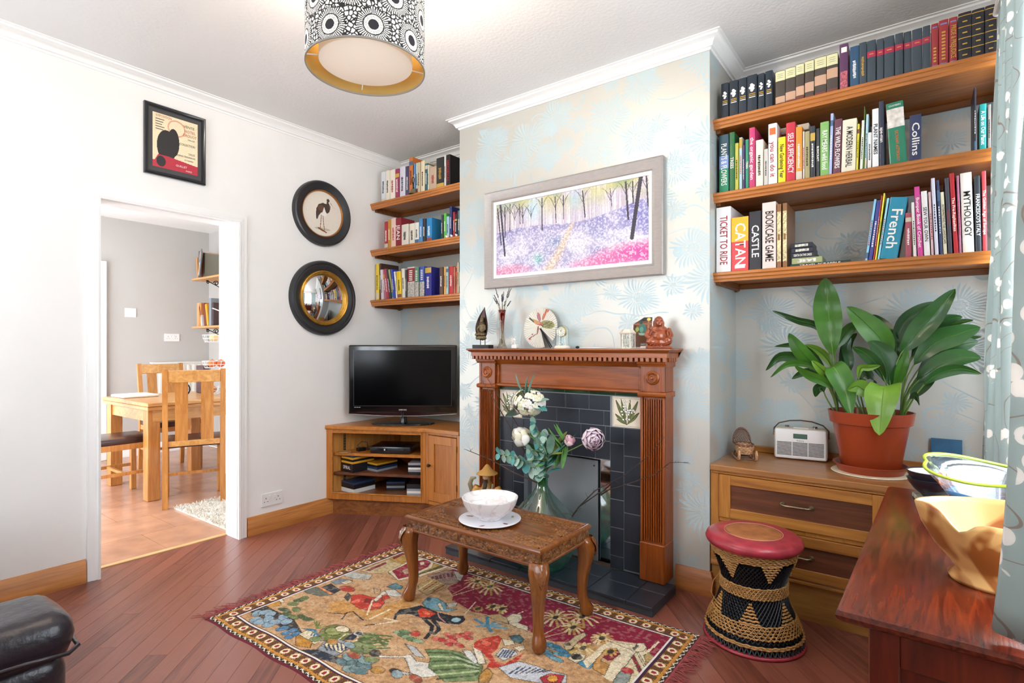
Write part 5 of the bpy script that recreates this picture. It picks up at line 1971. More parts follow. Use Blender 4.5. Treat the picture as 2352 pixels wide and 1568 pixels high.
def curtain(name, label, pts, z0, z1, seed, m, hem_amp=.0, lean=0.):
 """Hanging cloth along a wavy plan line."""
 t = thing(name, label, 'curtain', (pts[0][0], pts[0][1], z0))
 bm = B()
 n = len(pts)
 K = 40
 rows = []
 for k in range(K + 1):
  f = k / K
  z = z1 + (z0 - z1) * f
  row = []
  for i, (x, y) in enumerate(pts):
   w_ = .006 * math.sin(f * 5 + i * .35 + seed) + .004 * math.sin(f * 11 + i * .2)
   row.append(bm.verts.new((x + w_ * (.4 + f) + lean * (.5 - f), y + w_ * .5, z + hem_amp * math.sin(i * .5) * f ** 6)))
  rows.append(row)
 uvl = bm.loops.layers.uv.new('UVMap')
 arc = [0]
 for (p, q) in zip(pts[:-1], pts[1:]):
  arc.append(arc[-1] + math.hypot(q[0] - p[0], q[1] - p[1]))
 for k, (a, b) in enumerate(zip(rows[:-1], rows[1:])):
  for i in range(n - 1):
   f = bm.faces.new((a[i], b[i], b[i + 1], a[i + 1]))
   for lp, (ii, kk) in zip(f.loops, ((i, k), (i, k + 1), (i + 1, k + 1), (i + 1, k))):
    lp[uvl].uv = (arc[ii] + seed, z1 + (z0 - z1) * kk / K)
 o = obj('cloth', bm, m, t, smooth='all', w=True, recalc=False)
 md = o.modifiers.new('thickness', 'SOLIDIFY')
 md.thickness = .003
 return t
def curtain_mat():
 """Duck-egg cloth printed with pale blossom sprigs on thin twigs; a little light passes through."""
 m, nt, b = newmat('blossom_curtain_cloth')
 Lk = nt.links.new
 uvn = nd(nt, 'ShaderNodeTexCoord')
 cb = nd(nt, 'ShaderNodeMapping')
 Lk(uvn.outputs['UV'], cb.inputs[0])
 v = nd(nt, 'ShaderNodeTexVoronoi', voronoi_dimensions='2D')
 v.inputs['Scale'].default_value = 21
 Lk(cb.outputs[0], v.inputs['Vector'])
 n = nd(nt, 'ShaderNodeTexNoise', noise_dimensions='2D')
 n.inputs['Scale'].default_value = 7
 Lk(cb.outputs[0], n.inputs['Vector'])
 a = nd(nt, 'ShaderNodeMath', operation='LESS_THAN')
 a.inputs[1].default_value = .29
 Lk(v.outputs['Distance'], a.inputs[0])
 g = nd(nt, 'ShaderNodeMath', operation='GREATER_THAN')
 g.inputs[1].default_value = .55
 Lk(n.outputs['Fac'], g.inputs[0])
 ml = nd(nt, 'ShaderNodeMath', operation='MULTIPLY')
 Lk(a.outputs[0], ml.inputs[0])
 Lk(g.outputs[0], ml.inputs[1])
 n2 = nd(nt, 'ShaderNodeTexNoise', noise_dimensions='2D')
 n2.inputs['Scale'].default_value = 4.5
 n2.inputs['Detail'].default_value = 1
 Lk(cb.outputs[0], n2.inputs['Vector'])
 k = nd(nt, 'ShaderNodeMath', operation='PINGPONG')
 k.inputs[1].default_value = .09
 Lk(n2.outputs['Fac'], k.inputs[0])
 tw = nd(nt, 'ShaderNodeMath', operation='LESS_THAN')
 tw.inputs[1].default_value = .0032
 Lk(k.outputs[0], tw.inputs[0])
 mx = nd(nt, 'ShaderNodeMix', data_type='RGBA')
 Lk(tw.outputs[0], mx.inputs[0])
 mx.inputs[6].default_value = hexl('#aeb6b3')
 mx.inputs[7].default_value = hexl('#9c8f86')
 m2 = nd(nt, 'ShaderNodeMix', data_type='RGBA')
 Lk(ml.outputs[0], m2.inputs[0])
 Lk(mx.outputs[2], m2.inputs[6])
 m2.inputs[7].default_value = hexl('#e3dcd6')
 Lk(m2.outputs[2], b.inputs['Base Color'])
 b.inputs['Roughness'].default_value = .8
 tr = nd(nt, 'ShaderNodeBsdfTranslucent')
 Lk(m2.outputs[2], tr.inputs[0])
 ms = nd(nt, 'ShaderNodeMixShader')
 ms.inputs[0].default_value = .55
 Lk(b.outputs[0], ms.inputs[1])
 Lk(tr.outputs[0], ms.inputs[2])
 Lk(ms.outputs[0], nt.nodes['Material Output'].inputs[0])
 return m
cloth = curtain_mat()
def folds(y0, y1, x, nfold, depth, per=10):
 n = nfold * per
 return [(x + depth * math.sin(2 * PI * nfold * i / n) * (.7 + .3 * math.sin(i * .7)), y0 + (y1 - y0) * i / n + depth * .35 * math.sin(4 * PI * nfold * i / n)) for i in range(n + 1)]
curtain('curtain', 'duck-egg blossom curtain hanging beside the book shelves', folds(2.705, 2.02, 3.640, 6, .026), .70, 2.44, 1., cloth, lean=.045)
near = [(3.67, .62)] + folds(.66, 1.06, 3.620, 5, .028) + [(3.585, 1.085), (3.560, 1.098), (3.558, 1.110), (3.58, 1.118), (3.62, 1.115)]
curtain('curtain', 'duck-egg blossom curtain nearest the viewer, draped over the sideboard', near, .764, 2.44, 3., cloth, .004, .11)
t = thing('curtain_rail', 'white curtain rail above the window', 'curtain rail', (3.66, 1.8, 2.44))
bm = B()
tube(bm, [(3.655, .5, 2.455), (3.655, 2.73, 2.455)], .012, 12)
obj('pole', bm, gloss, t, w=True)
for y in (.6, 1.8):
 obj('bracket', box(3.65, XR, y - .01, y + .01, 2.44, 2.47, .003), gloss, t, w=True)
def sofa():
 t = thing('leather_sofa', 'dark brown leather sofa arm in the near corner', 'sofa', (1.25, -.05, 0))
 lea = mat('black_brown_leather', '#28222a', .33, var=.2, vscale=8, bump=.25, bscale=45, coat=.15)
 def pad(nm, x0, x1, y0, y1, z0, z1, bev, par, seed, amp=.008):
  b_ = box(x0, x1, y0, y1, z0, z1, bev, 5)
  bmesh.ops.subdivide_edges(b_, edges=[e for e in b_.edges if e.calc_length() > .06], cuts=5, use_grid_fill=True)
  for v in b_.verts:
   v.co += v.normal * 0
   q = Vector((v.co.x * 5 + seed, v.co.y * 5, v.co.z * 5))
   v.co.z += amp * noise.noise(q) * 1.2
   v.co.x += amp * noise.noise(q + Vector((9, 0, 0)))
  return obj(nm, b_, lea, par, w=True, smooth='all')
 pad('base', .35, 1.80, -.55, .30, .06, .30, .03, t, 2)
 pad('back', .30, 1.84, -.60, -.32, .20, .86, .09, t, 3, .015)
 for i in range(2):
  pad('seat_cushion', .42 + i * .60, 1.01 + i * .60, -.35, .37, .29, .465, .055, t, 5 + i, .012)
 for x in (.28, 1.62):
  arm = empty_part('arm', t)
  pad('arm_panel', x + .015, x + .225, -.55, .400, .06, .500, .05, arm, 7 + x)
  pad('arm_pad', x - .005, x + .245, -.57, .415, .470, .592, .058, arm, 11 + x, .014)
  bm = B()
  tube(bm, [(x + .246, -.5 + .89 * i / 12, .505 + .012 * math.sin(i * .8)) for i in range(13)] + [(x + .225, .412, .505), (x + .12, .420, .50), (x + .01, .412, .505)], .005, 6)
  obj('piping', bm, lea, arm, w=True, smooth='all')
sofa()
EAST = Matrix(((0, 0, 1), (1, 0, 0), (0, 1, 0)))    # lettering on a wall facing +x
TOX = Matrix.Rotation(PI / 2, 4, 'Y')               # lathe axis onto +x
TOY = Matrix.Rotation(PI / 2, 4, 'X')               # lathe axis onto -y
ink = mat('black_ink', '#1c1a1a', .7)
wht = mat('white_ink', '#f2efe8', .7)
gold = mat('gold_leaf', '#c9983f', .32, metal=.7, var=.2, vscale=40)
gilt = mat('gold_print', '#c9a24a', .35, metal=.5)
def poster():
 t = thing('framed_poster', 'black framed cream and red exhibition poster above the doorway', 'picture', (0, 1.345, 2.362))
 hw, hh = .160, .197
 fr = mat('black_frame', '#1d1d22', .3, coat=.2)
 bm = B()
 r = []
 pf = [(0, 0), (0, .018), (.006, .022), (.014, .018), (.017, .012), (.022, .012), (.022, 0)]
 for sy, sz in ((-1, -1), (1, -1), (1, 1), (-1, 1)):
  r.append([bm.verts.new((h, sy * (hw - a), sz * (hh - a))) for a, h in pf])
 for i in range(4):
  a, b = r[i], r[(i + 1) % 4]
  for j in range(len(pf)):
   bm.faces.new((a[j], b[j], b[(j + 1) % len(pf)], a[(j + 1) % len(pf)]))
 obj('frame', bm, fr, t, smooth=True)
 obj('mount', box(0, .009, -hw + .02, hw - .02, -hh + .02, hh - .02), mat('charcoal_mount', '#4c4a4b', .8), t)
 cv = Canvas(120, 156, '#ecdcb8')
 # generic dark rounded form over a red band
 cv.put((((cv.X - .52) / .20) ** 2 + ((cv.Y - .80) / .155) ** 2 < 1) & (((cv.X - .52) / .17) ** 2 + ((cv.Y - .80) / .13) ** 2 > 1), '#d9826a', .7)
 cv.ell(.30, .42, .21, .30, '#1e1b1c')
 cv.ell(.45, .52, .13, .26, '#1e1b1c')
 cv.poly([(0, 0), (1, 0), (1, .17), (.30, .24), (.12, .24), (.04, .12), (0, .12)], '#b8283c')
 cv.ell(.18, .12, .10, .10, '#1e1b1c')
 cv.fuzz(1, .05, 3)
 p = sheet('print', cv, lambda U, V: (U * 0 + .0096, -.118 + U * .236, -.150 + V * .302), vcol('poster_print', .5), t)
 rd = mat('poster_red', '#b03a34', .7)
 for s, y, z, sz, wd, m in (('EXPOSITION', -.062, .138, .018, .085, rd), ('VENTE', .070, .118, .020, .068, ink), ('HOTEL', .075, .092, .022, .066, rd), ('DROUOT', .075, .068, .022, .070, rd),
       ('SALLE', .082, .046, .012, .05, ink), ('COLLECTION', .062, .012, .018, .085, ink), ('SALIS', .085, -.036, .016, .045, ink),
       ('DESSINS ORIGINAUX', .050, -.056, .014, .115, ink), ('ESTAMPES', .070, -.076, .011, .06, ink), ('GUILLET', .030, -.118, .016, .07, wht), ('PARIS', .070, -.138, .012, .04, wht)):
  text(s, sz, (.0105, y, z), m, t, rot=EAST, width=wd)
 for i in range(5):
  obj('caption_line', box(.0097, .0104, -.104, -.104 + .045 - .006 * (i % 3), .118 - i * .014, .1215 - i * .014), ink, t)
poster()
def ring_frame(t, prof, m, nm):
 bm = B()
 lathe(bm, prof, 64, M=TOX, closed=True)
 return obj(nm, bm, m, t, smooth=True)
def bird_picture():
 t = thing('round_picture', 'round black framed print of a standing wading bird', 'picture', (0, 2.303, 2.155))
 fr = mat('ebonised_frame', '#2b2b2d', .35, coat=.15, bump=.05, bscale=80)
 ring_frame(t, [(.232, 0), (.232, .018), (.226, .030), (.216, .034), (.205, .030), (.190, .026), (.172, .018), (.166, .016), (.166, 0)], fr, 'frame')
 ring_frame(t, [(.167, .016), (.167, .022), (.162, .022), (.157, .014), (.157, .010)], mat('copper_lip', '#b0763e', .3, metal=.7), 'inner_lip')
 N = 150
 cv = Canvas(N, N, '#e6ddcf')
 k = lambda *p: [(a, b) for a, b in p]
 cv.ell(.50, .16, .20, .03, '#b0a48a', .7)
 cv.poly(k((.38, .19), (.50, .15), (.62, .10), (.60, .08), (.46, .12), (.38, .16)), '#7a4a2a')
 br = '#4a3a30'
 cv.poly(k((.33, .42), (.34, .60), (.40, .70), (.50, .745), (.60, .74), (.66, .70), (.70, .66), (.68, .58), (.62, .52), (.54, .55), (.46, .52), (.40, .44), (.37, .36), (.34, .36)), br)
 cv.ell(.46, .62, .09, .07, '#6b4a38')
 cv.poly(k((.60, .70), (.66, .66), (.70, .70), (.655, .77), (.66, .82), (.62, .83), (.605, .78)), br)
 cv.ell(.642, .825, .040, .035, br)
 cv.poly(k((.66, .84), (.69, .80), (.82, .66), (.70, .77)), '#a8643a')
 cv.poly(k((.54, .66), (.58, .56), (.62, .52), (.60, .47), (.52, .44), (.46, .46), (.50, .54)), '#efeae2')
 cv.ell(.69, .69, .02, .02, '#4a6a4a')
 for a, b in (((.47, .46), (.44, .17)), ((.51, .45), (.545, .14))):
  cv.line([a, b], .016, '#7a4a2e')
 cv.fuzz(3, .03, 2)
 R = .159
 def fn(U, V):
  a, b = U * 2 - 1, V * 2 - 1
  x, y = a * np.sqrt(1 - b * b / 2), b * np.sqrt(1 - a * a / 2)
  return U * 0 + .011, x * R, y * R
 # keep the drawing undistorted: sample the square print at the disc position
 U, V = cv.X * 2 - 1, cv.Y * 2 - 1
 sx, sy = U * np.sqrt(1 - V * V / 2), V * np.sqrt(1 - U * U / 2)
 i = np.clip(((sx + 1) / 2 * N).astype(int), 0, N - 1)
 j = np.clip(((sy + 1) / 2 * N).astype(int), 0, N - 1)
 cv.a = cv.a[j, i]
 sheet('print', cv, fn, vcol('bird_print', .5), t)
bird_picture()
def convex_mirror():
 t = thing('convex_mirror', 'round convex mirror in black frame with gilt inner ring', 'mirror', (0, 2.312, 1.553))
 fr = mat('ebonised_frame', '#2b2b2d', .35)
 ring_frame(t, [(.266, 0), (.266, .022), (.258, .034), (.246, .036), (.240, .030), (.232, .032), (.222, .030), (.205, .022), (.194, .020), (.190, .016), (.190, 0)], fr, 'frame')
 ring_frame(t, [(.196, .020), (.194, .032), (.188, .036), (.181, .030), (.178, .032), (.172, .028), (.168, .018), (.168, .010)], gold, 'gilt_ring')
 bm = B()
 R = .38
 lathe(bm, [(.170 * math.sin(PI / 2 * u), .016 + (math.sqrt(R * R - (.17 * math.sin(PI / 2 * u)) ** 2) - math.sqrt(R * R - .17 ** 2))) for u in np.linspace(1, 0, 18)], 64, M=TOX)
 obj('mirror_glass', bm, mat('mirror_silver', '#e8eaec', .015, metal=1.), t, smooth='all')
convex_mirror()
def painting():
 x0, x1, z0, z1 = 1.221, 2.388, 1.569, 2.171
 t = thing('landscape_painting', 'wide silver framed painting of a bluebell wood and path', 'painting', ((x0 + x1) / 2, CY, z0))
 hw, hh, cz = (x1 - x0) / 2, (z1 - z0) / 2, (z1 - z0) / 2
 fr = mat('silver_grey_frame', '#a8a09b', .35, metal=.25, var=.06, vscale=30, stretch=(1, 1, 6))
 bm = B()
 pf = [(0, 0), (0, .030), (.004, .034), (.010, .030), (.050, .018), (.058, .022), (.062, .018), (.062, 0)]
 r = []
 for sx, sz in ((-1, -1), (1, -1), (1, 1), (-1, 1)):
  r.append([bm.verts.new((sx * (hw - a), -h, cz + sz * (hh - a))) for a, h in pf])
 for i in range(4):
  a, b = r[i], r[(i + 1) % 4]
  for j in range(len(pf)):
   bm.faces.new((a[j], b[j], b[(j + 1) % len(pf)], a[(j + 1) % len(pf)]))
 obj('frame', bm, fr, t, smooth=True)
 bm = B()
 iw, ih = hw - .062, hh - .062
 for a in ((-iw, iw, -ih, -ih + .02), (-iw, iw, ih - .02, ih), (-iw, -iw + .02, -ih + .02, ih - .02), (iw - .02, iw, -ih + .02, ih - .02)):
  bx(bm, a[0], a[1], -.014, 0, cz + a[2], cz + a[3])
 obj('slip', bm, mat('white_slip', '#f3efe9', .5), t)
 cv = Canvas(440, 192, '#cfc6d2')
 X, Y = cv.X, cv.Y
 n1, n2, n3 = cv.noise(1, 6, 4, 5), cv.noise(2, 9, 5, 4), cv.noise(3, 120, 60, 2)
 hor = .62 - .20 * np.clip((X - .1) / .35, 0, 1) * 0 + .03 * np.sin(X * 7) + .12 * np.clip((X - .55) / .4, 0, 1) - .02
 sky = Y > hor
 lines = cv.noise(5, 190, 2, 2)
 cv.put(sky, '#cfc4d0')
 cv.put(sky & (lines > .58), '#a898ac', .4)
 cv.put(sky & (lines < .36), '#f0e8e2', .6)
 fol = np.clip((Y - .68) * 3.0, 0, 1) * np.clip((n2 - .34) * 4, 0, 1)
 cv.put(fol, '#c3bf6a', .85)
 cv.put(np.clip((Y - .72) * 3, 0, 1) * np.clip((n1 - .5) * 5, 0, 1), '#7f9a72', .7)
 cv.put(np.exp(-((X - .28) / .05) ** 2 - ((Y - .85) / .16) ** 2), '#b9d6ea', .8)
 cv.put(np.exp(-((X - .56) / .04) ** 2 - ((Y - .88) / .12) ** 2), '#a9c8d4', .7)
 gr = ~sky
 cv.put(gr, '#b9b3cf')
 cv.put(gr * np.clip((n1 - .45) * 4, 0, 1), '#9a98c0', .7)
 cv.put(gr * np.clip((.5 - n2) * 5, 0, 1), '#e3dde6', .9)
 cv.put(gr * np.exp(-((Y - hor + .04) / .05) ** 2), '#8f86b6', .55)
 cv.put(gr * np.clip((X - .70) * 3, 0, 1) * np.clip((Y - .25) * 4, 0, 1) * np.clip((n2 - .35) * 5, 0, 1), '#6a68b8', .85)
 cv.put(gr * np.exp(-((X - .45) / .07) ** 2 - ((Y - .36) / .07) ** 2), '#6d86b4', .75)
 cv.put(gr * np.exp(-((X - .31) / .035) ** 2 - ((Y - .17) / .07) ** 2), '#4fa8a8', .9)
 pc = .375 + .17 * (Y / .58) ** .8
 pw = .045 - .035 * (Y / .62)
 cv.put(gr * np.exp(-((X - pc) / np.maximum(pw, .008)) ** 2), '#d8bda0', .95)
 cv.put(gr * np.clip(1.1 - ((X - .95) / .30) ** 2 - ((Y - .10) / .17) ** 2, 0, 1), '#e0489a', .95)
 cv.put(gr * np.clip(1.0 - ((X - .72) / .22) ** 2 - ((Y - .03) / .12) ** 2, 0, 1), '#e56aa0', .9)
 cv.put(gr * np.clip(1.0 - ((X - .08) / .22) ** 2 - ((Y - .04) / .12) ** 2, 0, 1), '#dd7aa2', .9)
 cv.put(gr * np.clip(1.0 - ((X - .60) / .08) ** 2 - ((Y - .28) / .22) ** 2, 0, 1), '#efe6ea', .6)
 cv.put(gr & (n3 > .60), '#f6f2f2', .42)
 cv.put(gr & (n3 < .38), '#5c5a8c', .28)
 dk = '#3a3340'
 for (u0, v0, u1, v1, wd) in ((.955, 1., .905, .29, .022), (.870, .97, .885, .52, .011), (.91, .96, .912, .70, .007), (.985, 1, .995, .64, .008), (.61, .97, .627, .63, .007), (.34, .98, .341, .55, .007),
        (.43, .96, .437, .62, .006), (.485, .96, .486, .65, .005), (.030, 1, .065, .27, .013), (.008, .95, .036, .43, .008), (.065, .95, .068, .53, .007), (.105, .98, .104, .60, .006),
        (.175, .96, .181, .68, .005), (.20, .9, .202, .68, .005), (.78, .93, .79, .70, .004), (.26, .9, .262, .72, .003), (.14, .9, .143, .74, .003)):
  cv.line([(u0, v0), (u1, v1)], wd, dk, 2.3)
  if wd < .012:
   for s in (-1, 1):
    cv.line([(u0, v0 - .14), (u0 + s * .028, v0 - .01)], .0035, dk, 2.3, .8)
    cv.line([(u0, v0 - .08), (u0 + s * .045, v0 + .02)], .003, '#5c5648', 2.3, .7)
 cv.fuzz(8, .10)
 cv.fuzz(9, .07, 3)
 aw, ah = iw - .02, ih - .02
 sheet('canvas', cv, lambda U, V: (-aw + 2 * aw * U, U * 0 - .008, cz - ah + 2 * ah * V), vcol('wood_painting', .55), t)
painting()
def ceiling_lamp():
 cx, cy, zb = 1.885, 1.210, 2.165
 t = thing('pendant_lamp', 'black and white sunburst patterned drum lampshade hanging from the ceiling', 'lamp', (cx, cy, zb))
 R, Hh = .200, .300
 NX, NY = 820, 196
 cv = Canvas(NX, NY, '#f3efe6')
 circ = 2 * PI * R
 X, Y = cv.X * circ, cv.Y * Hh
 # pebble and scroll ground
 g = .0135
 rg = np.random.RandomState(2)
 nx, ny = int(round(circ / g)), int(Hh / g) + 3
 jx, jy = rg.rand(ny, nx) * .9, rg.rand(ny, nx) * .9
 ci, cj = (X / (circ / nx)).astype(int), (Y / g).astype(int)
 d1 = np.full(X.shape, 9.)
 d2 = d1.copy()
 for a in (-1, 0, 1):
  for b in (-1, 0, 1):
   i, j = (ci + a), np.clip(cj + b, 0, ny - 1)
   px = (i + jx[j, i % nx]) * (circ / nx)
   py = (cj + b + jy[j, i % nx]) * g
   d = np.hypot(X - px, Y - py)
   d2 = np.where(d < d1, d1, np.minimum(d2, d))
   d1 = np.minimum(d1, d)
 cv.put(d2 - d1 < .0034, '#1f1c20')
 cols = 9
 for r_ in range(3):
  for c in range(cols):
   sx, sy = (c + .5 * (r_ % 2) + .2) * circ / cols, .045 + r_ * .105
   for off in (-circ, 0, circ):
    dx, dy = X - sx - off, Y - sy
    q = np.hypot(dx, dy)
    an = np.arctan2(dy, dx)
    m = q < .058
    if not m.any():
     continue
    rim = .050 + .008 * (np.sin(an * 44) > 0)
    cv.put(q < rim, '#f6f2ea')
    cv.put((q < rim) & (q > .032) & (np.sin(an * 44) > .1), '#1f1c20')
    cv.put((q < .0335) & (q > .0300), '#1f1c20')
    cv.put((q < .0270) & (q > .0200) & (np.sin(an * 60) > .6), '#4a464a', .7)
    cv.put(q < .0165, '#27242c')
 outer = sheet('outer_shade', cv, lambda U, V: (R * np.cos(2 * PI * U), R * np.sin(2 * PI * U), V * Hh), vcol('shade_print', .8), t)
 bm = B()
 lathe(bm, [(R - .0015, 0.0005), (R - .0015, Hh)], 72)
 obj('gold_lining', bm, mat('gold_lining_paper', '#b59a5c', .4, metal=.35, var=.1, vscale=8), t, smooth='all', recalc=False)
 bm = B()
 lathe(bm, [(R - .002, -.002), (R + .0012, -.002), (R + .0012, .004), (R - .002, .004)], 72, closed=True)
 obj('bottom_hem', bm, mat('shade_hem', '#8f8a82', .7), t, smooth=True)
 cream = mat('cream_inner_shade', '#f3e6d6', .7, emit='#ffe9d0', es=.12)
 bm = B()
 lathe(bm, [(.156, .018), (.156, .24)], 64)
 obj('inner_shade', bm, cream, t, smooth='all')
 bm = B()
 lathe(bm, [(0, .016), (.154, .016), (.157, .018), (.157, .024), (.153, .022), (0, .020)], 64)
 obj('diffuser', bm, cream, t, smooth=True)
 for k in range(4):
  a = PI / 4 + k * PI / 2 + .2
  bm = B()
  tube(bm, [(.155 * math.cos(a), .155 * math.sin(a), .022), (.199 * math.cos(a), .199 * math.sin(a), .018)], .0022, 6)
  obj('spoke', bm, wht, t)
 bm = B()
 tube(bm, [(0, 0, .25), (0, 0, H - zb)], .004, 8)
 tube(bm, [(0, 0, .20), (0, 0, .27)], .02, 14)
 lathe(bm, [(0, H - zb - .03), (.03, H - zb - .028), (.042, H - zb)], 24)
 obj('cord_and_rose', bm, gloss, t, smooth=True)
 l = bpy.data.lights.new('lamp_bulb', 'POINT')
 l.energy = 22
 l.color = (1, .90, .78)
 l.shadow_soft_size = .05
 o = bpy.data.objects.new('lamp_bulb', l)
 COL.objects.link(o)
 o.parent = t
 o.location = (0, 0, .33)
ceiling_lamp()
def socket(name, label, loc, n, face='x', w_=.146, h_=.086):
 t = thing(name, label, 'socket', loc)
 pl = mat('white_plastic', '#ecebe8', .3)
 obj('plate', box(0, .009, -w_ / 2, w_ / 2, -h_ / 2, h_ / 2, .003, 2), pl, t)
 hole = mat('socket_hole', '#2a2a2a', .8)
 if n == 0:
  obj('rocker', box(.009, .014, -.008, .008, -.012, .012, .002), pl, t)
  return t
 for s in (-1, 1):
  o = empty_part('outlet', t)
  obj('rocker', box(.009, .013, s * .018 - .007, s * .018 + .007, .004, .026, .002), pl, o)
  bm = B()
  c = s * .042
  bx(bm, .0088, .0096, c - .0022, c + .0022, .006, .014)
  bx(bm, .0088, .0096, c - .014, c - .008, -.014, -.010)
  bx(bm, .0088, .0096, c + .008, c + .014, -.014, -.010)
  obj('pin_holes', bm, hole, o)
 return t
socket('wall_socket', 'white double socket low on white wall beside the cabinet', (0, 1.926, .205), 2)
# ------------------------------------------------------------------ ornaments on the mantel
def fuse(o, vox=.003, sm=4):
 """Grow overlapping lumps into one continuous surface."""
 m = o.modifiers.new('fuse', 'REMESH')
 m.mode = 'VOXEL'
 m.voxel_size = vox
 m.use_smooth_shade = True
 s = o.modifiers.new('soften', 'SMOOTH')
 s.iterations = sm
 s.factor = .5
 return o
MZ, MY = 1.195, 2.598
def leaf_buddha():
 t = thing('leaf_statue', 'bronze seated figure inside an upright leaf on black stand', 'statue', (1.252, MY, MZ))
 bz = mat('aged_bronze', '#6a5a40', .4, metal=.5, var=.3, vscale=60)
 obj('stand', box(-.065, .065, -.026, .026, 0, .022, .002), mat('black_wood', '#1e1b1a', .5), t)
 bm = B()
 for x in (-.018, .018):
  tube(bm, [(x, 0, .02), (x, 0, .062)], .0022, 6)
 obj('wire_support', bm, mat('dark_wire', '#2c2a28', .5, metal=.6), t)
 bm = B()
 rows = []
 for k in range(17):
  u = k / 16
  z = .048 + .208 * u
  hw = .050 * (math.sin(PI * min(1, u * 1.02) ** .72)) ** .9 + .001
  rows.append([bm.verts.new((hw * math.sin(a) + (.010 * max(0, u - .8) * 5 * .4), .014 - .030 * (1 - math.cos(a)) * (hw / .05) - .012 * (1 - u) ** 3, z)) for a in np.linspace(-1.35, 1.35, 13)])
 for a, b in zip(rows[:-1], rows[1:]):
  for i in range(12):
   bm.faces.new((a[i], b[i], b[i + 1], a[i + 1]))
 o = obj('leaf', bm, mat('dark_bronze_leaf', '#4a3630', .35, metal=.4), t, smooth='all')
 sd = o.modifiers.new('thickness', 'SOLIDIFY')
 sd.thickness = .004
 bm = B()
 ball(bm, (0, -.012, .088), (.040, .024, .014))
 ball(bm, (-.024, -.024, .086), (.018, .013, .011))
 ball(bm, (.024, -.024, .086), (.018, .013, .011))
 ball(bm, (0, -.006, .122), (.021, .015, .034))
 ball(bm, (0, -.006, .142), (.026, .014, .014))
 ball(bm, (0, -.008, .170), (.0125, .013, .017))
 ball(bm, (0, -.006, .184), (.014, .013, .011))
 ball(bm, (0, -.006, .196), (.006, .006, .011))
 for s in (-1, 1):
  tube(bm, [(s * .024, -.006, .142), (s * .031, -.014, .118), (s * .014, -.028, .102)], [.008, .0075, .006], 8)
 fuse(obj('seated_figure', bm, bz, t), .0022)
 bm = B()
 for i in range(7):
  a = -1.2 + i * .4
  ball(bm, (.034 * math.sin(a), -.012 - .016 * math.cos(a), .066), (.010, .008, .013))
 ball(bm, (0, -.006, .062), (.034, .018, .012))
 fuse(obj('lotus_base', bm, bz, t), .0025)
leaf_buddha()
glass = thin('clear_glass', '#f6faf8')
def lavender_vase():
 t = thing('bud_vase', 'tall slim glass vase with orange tinted neck', 'vase', (1.408, MY - .005, MZ))
 pr = [(0, 0), (.030, 0), (.032, .004), (.026, .014), (.018, .035), (.0135, .08), (.0125, .12), (.014, .16), (.019, .21), (.024, .232)]
 bm = B()
 lathe(bm, pr + [(r - .002, z) for r, z in pr[::-1][:-3]] + [(0, .012)], 28)
 m = thin('orange_tinted_glass', '#ffffff', ((.09, '#ece8e0'), (.20, '#e08a58')))
 obj('glass_body', bm, m, t, smooth='all')
 rg = random.Random(4)
 for i in range(11):
  s = thing('lavender_stem', ORD[i] + ' dried lavender stem standing in the slim glass vase', 'flower', (1.408, MY - .005, MZ), group='dried lavender in the slim vase')
  dx, dy = rg.uniform(-.075, .075), rg.uniform(-.03, .02)
  h = rg.uniform(.30, .40) - abs(dx) * .5
  pts = [(rg.uniform(-.006, .006), rg.uniform(-.006, .006), .03), (dx * .12, dy * .12, .20), (dx * .5, dy * .5, .20 + (h - .2) * .55), (dx, dy, h)]
  bm = B()
  tube(bm, pts, .0011, 5)
  obj('stem', bm, mat('dry_stem', '#8a8560', .8), s)
  bm = B()
  p, q = Vector(pts[2]), Vector(pts[3])
  for k in range(9):
   c = p + (q - p) * (.30 + .7 * k / 8)
   ball(bm, c + Vector((rg.gauss(0, .0012), rg.gauss(0, .0012), 0)), (.0036 - .0018 * k / 8, .0036 - .0018 * k / 8, .0052), 6, 5)
  obj('flower_spike', bm, mat('dry_lavender', '#55505c', .9, var=.3, vscale=200), s)
lavender_vase()
